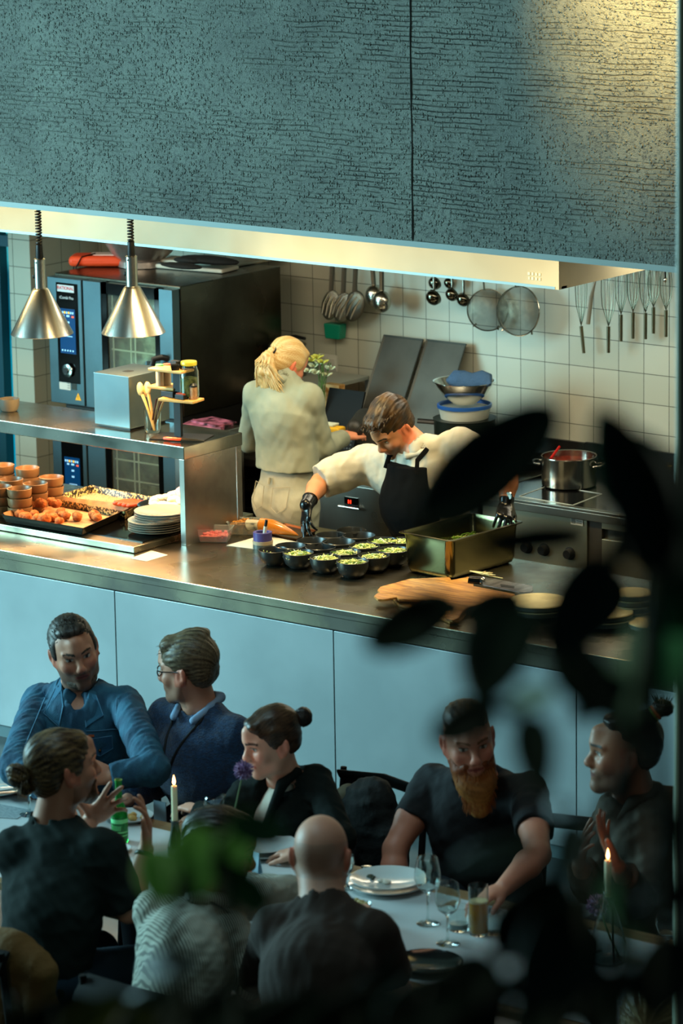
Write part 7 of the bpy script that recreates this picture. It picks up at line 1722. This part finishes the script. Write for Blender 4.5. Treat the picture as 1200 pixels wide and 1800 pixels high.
MB().lathe([(0, 0), (.025, 0), (.042, .03), (.04, .031), (.023, .004), (0, .004)], n=28).build('bowl', GLASS, t, smooth=True)
mb = MB(); [mb.ell((rn.uniform(-.022, .022), rn.uniform(-.022, .022), .028+rn.uniform(0, .008)), (.011, .009, .008), 8, 6) for k in range(12)]
mb.build('nuts', mat('nuts', '#b3a06a', .6), t, smooth=True)['kind'] = 'stuff'
p = onT(750, 1700)
t = thing('dark_dish', 'dark round dish with a shiny rim at the near table edge', 'dish', p)
MB().lathe([(0, 0), (.08, 0), (.11, .02), (.115, .022), (.11, .024), (.08, .006), (0, .006)], n=44).build('dish', mat('dish_dark', '#12120f', .15, coat=.5), t, smooth=True)
t = thing('side_dish', 'small white dish by the bald man\'s left shoulder', 'dish', onT(446, 1628))
MB().lathe([(0, 0), (.04, 0), (.055, .02), (.053, .021), (.038, .005), (0, .005)], n=32).build('dish', WH, t, smooth=True)
def cutlery(name, label, cat, a, b, kind='knife', m=CHROME):
    a = onT(*a); b = onT(*b); d = (b-a); L_ = d.length; t = thing(name, label, cat, (a.x, a.y, ZT+.001), math.atan2(d.y, d.x))
    mb = MB(); mb.tube([(0, 0, .002), (L_*.55, 0, .003)], [(.0045, .0015), (.003, .0015)], 6, flat=(0, 1, 0))
    if kind == 'knife': mb.tube([(L_*.5, 0, .002), (L_*.9, .002, .002), (L_, .004, .002)], [(.007, .0008), (.009, .0008), (.002, .0006)], 6, flat=(0, 1, 0))
    elif kind == 'spoon': mb.ell((L_*.86, 0, .004), (L_*.16, .018, .004))
    else:
        mb.tube([(L_*.55, 0, .003), (L_*.72, 0, .002)], [(.003, .0015), (.011, .0012)], 6, flat=(0, 1, 0))
        for q in (-.008, -.0027, .0027, .008): mb.tube([(L_*.7, q, .002), (L_, q, .005)], .0014, 5)
    mb.build('metal', m, t, smooth=True)
cutlery('table_knife', 'table knife on the white runner by the striped sleeve', 'knife', (418, 1648), (440, 1630))
cutlery('spoon', 'spoon beside the big white plate near the bald man\'s ear', 'spoon', (606, 1540), (650, 1524), 'spoon')
cutlery('fork', 'fork on the plate rim in front of the woman', 'fork', (478, 1522), (508, 1508), 'fork')
cutlery('spoon', 'dark spoon lying near the right vase', 'spoon', (1040, 1632), (985, 1650), 'spoon')
cutlery('table_knife', 'knife lying across the runner near the right vase', 'knife', (1010, 1690), (1060, 1672))
cutlery('fork', 'fork at the right edge next to the glass', 'fork', (1165, 1720), (1190, 1690), 'fork')
p = onT(972, 1662); t = thing('phone', 'dark phone with pale edge left of the right vase', 'phone', p, .5)
MB().rbox(0, 0, .0, .075, .10, .009).build('body', mat('phone_edge', '#8f9488', .4), t, bevel=.004); MB().rbox(0, 0, .0091, .068, .09, .0006).build('screen', BLACKG, t)
# green bottle
p = onT(211, 1480); ht = at_y(211, 1388, p.y).z-ZT+.03
GG = mat('green_glass', '#1fae4a', .06, trans=.75, ior=1.45)
t = thing('green_bottle', 'small green glass bottle of mineral water between the raised hands and the lemon dish', 'bottle', p)
MB().lathe([(0, .004), (.026, 0), (.029, .004), (.030, .012), (.030, .10), (.027, .118), (.016, .145), (.0125, .16), (.012, ht), (.014, ht), (.014, ht+.006), (.010, ht+.006), (.010, .155), (.024, .112), (.027, .10), (.027, .012), (0, .009)], n=36).build('bottle', GG, t, smooth=True)
MB().lathe([(0, .012), (.026, .012), (.026, .095), (0, .095)], n=24).build('water', mat('green_water', '#3fe07a', .05, trans=.7, emit=.0), t, smooth=True)
LP = mat('label_pale_green', '#6fdc8e', .5)
MB().lathe([(.0302, .075), (.0304, .08), (.0304, .085), (.0302, .09)], n=30).build('label_band', LP, t, smooth=True)
mb = MB(); mb.lathe([(.0303, .04), (.0305, .041), (.0305, .044), (.0303, .045)], n=30); mb.lathe([(.0303, .028), (.0305, .029), (.0305, .031), (.0303, .032)], n=30)
for k in range(9):
    a_ = -1.9+.14*k; mb.tube([(.0308*math.cos(a_), .0308*math.sin(a_), .05), (.0308*math.cos(a_+.03), .0308*math.sin(a_+.03), .066)], .0014, 5)
mb.build('label_print', LP, t, smooth=True)
# menu card
p = onT(436, 1545)
t = thing('menu_card', 'upright pale blue card with an orange lower part and white word', 'menu card', p, math.radians(-12))
hc = at_y(436, 1497, p.y).z-ZT
CB = mat('card_pale_blue', '#93b5c4', .7); CO = mat('card_orange', '#bf3d12', .7)
mb = MB(); mb.add([(-.03, 0, 0), (.05, 0, 0), (.045, .015, hc), (-.02, .015, hc), (.05, .03, 0), (-.03, .03, 0)], [(0, 1, 2, 3), (3, 2, 4, 5)]); mb.build('card', CB, t, solid=.0008)
mb = MB(); mb.add([(-.03, -.0012, 0.0), (.012, -.0012, 0), (.02, .0055, hc*.45), (-.026, .0055, hc*.45)], [(0, 1, 2, 3)]); mb.build('orange_panel', CO, t)
text_mesh('now', .02, Matrix.Translation((-.003, -.003, .012)) @ MFRONT, mat('print_white', '#d9d9d0', .6), t, 'card_lettering', .0004)
# candles
FL = mat('candle_flame', '#ffb469', .4, emit=14)
def candle(px_, py_top, py_base, label, holder):
    p = onT(px_, py_base); zt_ = at_y(px_, py_top, p.y).z-ZT
    t = thing('candle', label, 'candle', (p.x, p.y, ZT+holder))
    zt_ -= holder
    MB().lathe([(0, 0), (.0115, 0), (.0105, zt_-.004), (.009, zt_), (.005, zt_-.002), (0, zt_-.003)], n=20).build('wax', mat('ivory_wax', '#dcd5ae', .4, sss=.3), t, smooth=True)
    MB().tube([(.010, -.002, zt_-.005), (.0115, -.002, zt_*.6), (.0125, -.002, zt_*.35)], [.003, .0035, .002], 8).build('wax_drip', mat('ivory_wax', '#dcd5ae', .4), t, smooth=True)
    MB().tube([(0, 0, zt_-.003), (.001, 0, zt_+.009)], .0008, 5).build('wick', BLACK, t)
    MB().lathe([(0, zt_+.002), (.0045, zt_+.008), (.0055, zt_+.015), (.0035, zt_+.027), (0, zt_+.040)], n=16).build('flame', FL, t, smooth=True)
    l = bpy.data.lights.new('candle_light', 'POINT'); l.energy = .4; l.color = srgb('#ff8a3c'); l.shadow_soft_size = .01
    lo = bpy.data.objects.new('candle_light', l); COL.objects.link(lo); lo.parent = t; lo.location = (0, 0, zt_+.055)
    return p
def vase(p, label, h, R, m, rn_=.014, cat='bottle', name='bottle_holder'):
    t = thing(name, label, cat, p)
    MB().lathe([(0, .003), (R*.9, 0), (R, .006), (R*.97, h*.25), (R*.6, h*.6), (rn_, h*.82), (rn_, h*.97), (rn_+.003, h), (rn_-.002, h), (rn_-.002, h*.82), (R*.56, h*.6), (R*.92, h*.25), (R*.93, .01), (0, .008)], n=36).build('glass', m, t, smooth=True); return t
p = candle(309, 1382, 1502, 'lit ivory candle in front of the navy jumper', .10)
vase(p, 'dark glass bottle holding the left candle', .125, .03, mat('dark_green_glass', '#0d1a12', .1, coat=.5))
p = candle(1068, 1512, 1690, 'lit ivory candle in the clear bottle on the right', .215)
vase(Vector((p.x, p.y, ZT)), 'clear glass bottle vase on the right with a candle in its neck', .235, .058, GLASS, .0165, 'vase', 'glass_vase')
MB_ = mat('vase_water', '#9fb6b4', .05, trans=.8, ior=1.33)
# alliums
def allium(hpx, hpy, Y, base, label, seed):
    c = at_y(hpx, hpy, Y); t = thing('allium', label, 'flower', (base[0], base[1], ZT+.004)); off = c-t.location
    MB().tube([(0, 0, 0), off*.5+Vector((0, 0, -.01)), off], [.0032, .003, .0028], 8).build('stem', mat('allium_stem', '#46602f', .5), t, smooth=True)
    rn = random.Random(seed); mb = MB(); mb.use(mat('allium_purple', '#7d5d8c', .7, vary=('#5c3f6c', 60))); mb.ell(off, (.024, .024, .022), 14, 10)
    for k in range(230):
        th = math.acos(rn.uniform(-1, 1)); ph = rn.uniform(0, 6.28); d = Vector((math.sin(th)*math.cos(ph), math.sin(th)*math.sin(ph), math.cos(th))); L_ = rn.uniform(.030, .037)
        mb.use(mat('allium_purple', '#7d5d8c', .7) if k % 3 else mat('allium_pale', '#b79ac0', .7)); mb.tube([off+d*.018, off+d*L_*.85, off+d*L_], [.0008, .0024, .0014], 5)
    mb.build('flower_head', None, t, smooth=True)
b = onT(392, 1505); allium(428, 1354, 9.1, (b.x, b.y), 'purple globe flower in front of the woman\'s chin', 3)
vase(Vector((b.x, b.y, ZT)), 'small green glass bottle holding the purple flower by the woman', .11, .028, mat('dark_green_glass', '#0d1a12', .1), .011)
p2 = onT(1092, 1694); allium(1050, 1590, p2.y+.05, (p2.x, p2.y), 'purple globe flower leaning against the right glass vase', 4)
o = MB().tube([Vector(at_y(1075, 1600, p2.y-.02)), Vector((onT(1078, 1700)))+Vector((0, 0, .004))], .0032, 8).build('loose_stem', mat('dark_stem', '#161d14', .5), None, smooth=True); tag(o, 'dark bare stem leaning on the right glass vase', 'stem')
# ------------------------------------------------------------------ gallery floor and the plants on it, close to the viewer
structure(MB().box(-4.2, 2.5, -1.5, 3.3, 2.72, 2.86).build('floor', mat('gallery_floor', '#2b2b28', .7)))
LG = [mat('leaf_deep_green', '#0b1c12', .45, vary=('#08150d', 6), coat=.0, spec=.25), mat('leaf_mid_green', '#3d8054', .5, vary=('#12281a', 6), spec=.3), mat('leaf_bright_green', '#568a3c', .5, vary=('#356826', 8), spec=.3), mat('leaf_grey_green', '#6f8f78', .55, vary=('#557360', 6), spec=.3), mat('leaf_olive', '#3a4212', .5, vary=('#262c0c', 6), spec=.3)]  # lighter greens put the light on the leaves into their colour
def ray_pt(px_, py_, d):
    v = ray(px_, py_); v = v/FPX*d; return Vector((v[0], v[1], v[2]+CAMH))
def leaf(root, a, b, w, m, face=None, droop=.1, name='leaf', fold=.25):
    """broad leaf from stalk end a to tip b, width w"""
    a = Vector(a); b = Vector(b); ax = (b-a); L_ = ax.length; ax.normalize()
    n = Vector(face if face is not None else -Vector(_f)); n = (n-ax*n.dot(ax)).normalized(); sd = ax.cross(n)
    vs = []; fs = []; NU, NV = 12, 6
    for i in range(NU+1):
        u = i/NU; hw = w*.5*(math.sin(math.pi*min(1, u**.85))**.52 if 0 < u < 1 else 0.0)
        for j in range(NV+1):
            v = j/NV*2-1; off = abs(v)*fold*hw-droop*L_*(u*u)+.012*math.sin(u*9+v*2)*w
            vs.append(a+ax*(L_*u)+sd*(v*hw)+n*(off))
    for i in range(NU):
        for j in range(NV): fs.append((i*(NV+1)+j, i*(NV+1)+j+1, (i+1)*(NV+1)+j+1, (i+1)*(NV+1)+j))
    mb = MB(); mb.add(vs, fs); return mb.build(name, m, root, smooth=True, world=True, solid=.0008)
def plant(label, cat, base_px, d, stems, leaves):
    p0 = ray_pt(*base_px, d); loc = Vector((p0.x, p0.y, 2.861))
    t = thing('potted_rubber_plant', label, cat, loc)
    MB().lathe([(0, 0), (.13, 0), (.17, .30), (.175, .33), (.16, .33), (.155, .28), (0, .28)], n=36).build('pot', mat('dark_pot', '#1a1a18', .6), t, smooth=True)
    MB().lathe([(0, .285), (.153, .285)], n=24).build('soil', mat('soil', '#0d0906', .9), t)
    tops = []
    for pts in stems:
        P_ = [Vector((loc.x, loc.y, loc.z+.25))]+[ray_pt(x_, y_, d) for x_, y_ in pts]
        MB().tube(P_, [.012]+[.007]*(len(P_)-2)+[.004], 8).build('stem', mat('plant_stem', '#1d2416', .7), t, smooth=True, world=True)
    rn = random.Random(5)
    for (x0, y0, x1, y1, w, mi, dd) in leaves:
        a = ray_pt(x0, y0, d+dd); b = ray_pt(x1, y1, d+dd+rn.uniform(-.12, .12)); wm = w/FPX*(d+dd)
        tilt = Vector((rn.uniform(-.5, .5), rn.uniform(-.3, .3), rn.uniform(.0, .7)))
        leaf(t, a, b, wm*1.05, LG[mi], face=(-Vector(_f)+tilt*.5))
    return t
D1 = 2.95
plant('tall rubber plant with dark oval leaves, close and out of focus on the right', 'plant', (1040, 2100), D1,
    [[(1040, 1750), (1025, 1500), (1120, 1300), (1150, 1000), (1150, 880)], [(1160, 1750), (1165, 1450), (1150, 1150)], [(980, 1750), (960, 1600)], [(1110, 1330), (1040, 1180), (985, 1130)]],
    [(736, 925, 988, 700, 142, 0, 0), (812, 1048, 628, 1144, 96, 0, 0), (700, 1060, 830, 1058, 56, 0, 0), (930, 1055, 800, 1080, 74, 0, 0), (905, 1060, 845, 1218, 132, 0, 0), (1180, 930, 1082, 745, 124, 0, .05), (1195, 1020, 1115, 880, 120, 0, .02), (1040, 940, 830, 955, 60, 0, .05),
     (1072, 895, 1058, 718, 50, 1, .25), (1165, 1010, 1072, 722, 120, 0, 0), (1200, 960, 1170, 800, 70, 0, .1), (1200, 1120, 1150, 930, 90, 1, .1), (1085, 990, 975, 1135, 128, 0, .03), (1130, 905, 1060, 1010, 50, 0, .1),
     (1128, 1270, 1115, 1085, 64, 3, .15), (1185, 1230, 1165, 1000, 70, 1, .1), (975, 1130, 1085, 1262, 92, 0, .05), (1150, 1170, 1140, 1010, 50, 3, .1),
     (975, 1215, 880, 1240, 44, 3, .15), (872, 1246, 752, 1302, 74, 0, .0), (850, 1232, 950, 1268, 26, 0, .05), (930, 1255, 946, 1385, 74, 0, 0), (1062, 1160, 1128, 1330, 60, 3, .15), (1100, 1190, 1010, 1262, 60, 0, .1),
     (1010, 1425, 955, 1412, 30, 0, .1), (962, 1476, 770, 1530, 46, 0, .05), (1000, 1545, 905, 1640, 110, 0, .0), (1035, 1600, 930, 1760, 150, 0, .03), (1075, 1700, 1010, 1830, 110, 0, .0), (940, 1560, 880, 1700, 100, 0, .1),
     (1055, 1530, 1118, 1668, 40, 1, .2), (1200, 1540, 1120, 1640, 90, 0, .0), (1200, 1640, 1130, 1790, 110, 0, .1), (880, 1690, 740, 1790, 110, 0, .05), (840, 1720, 650, 1830, 120, 0, 0), (1010, 1440, 985, 1540, 50, 0, .1), (1195, 1420, 1150, 1560, 50, 0, .1), (760, 1815, 900, 1735, 110, 0, .05), (900, 1815, 1010, 1765, 90, 0, .1), (1000, 1700, 880, 1745, 70, 0, .1)])
plant('bright green leafed plant, close and out of focus at the bottom left', 'plant', (330, 2100), 3.5,
    [[(330, 1800), (300, 1640), (320, 1540)], [(420, 1800), (400, 1600), (380, 1480)], [(120, 1900), (100, 1780)], [(640, 1950), (620, 1780)]],
    [(300, 1590, 265, 1480, 85, 2, 0), (330, 1590, 350, 1440, 95, 2, .0), (395, 1440, 520, 1478, 62, 2, 0), (380, 1560, 440, 1445, 70, 2, .1), (470, 1600, 385, 1520, 60, 2, .1),
     (90, 1850, 230, 1740, 60, 4, .0), (200, 1850, 320, 1730, 80, 0, 0), (300, 1860, 420, 1750, 90, 0, .1), (430, 1860, 560, 1750, 90, 0, 0), (540, 1860, 680, 1740, 100, 0, .05), (650, 1860, 780, 1740, 90, 0, 0), (60, 1880, 20, 1770, 60, 4, .1), (150, 1880, 260, 1790, 70, 4, .1), (380, 1880, 250, 1780, 80, 0, 0), (560, 1880, 470, 1790, 70, 0, .1), (740, 1870, 620, 1790, 80, 0, .1), (620, 1760, 700, 1690, 40, 0, .1), (180, 1790, 40, 1800, 90, 0, .1), (380, 1800, 200, 1770, 90, 0, .15), (560, 1800, 400, 1785, 90, 0, .12), (740, 1805, 560, 1780, 90, 0, .1), (250, 1700, 340, 1690, 50, 0, .12)])
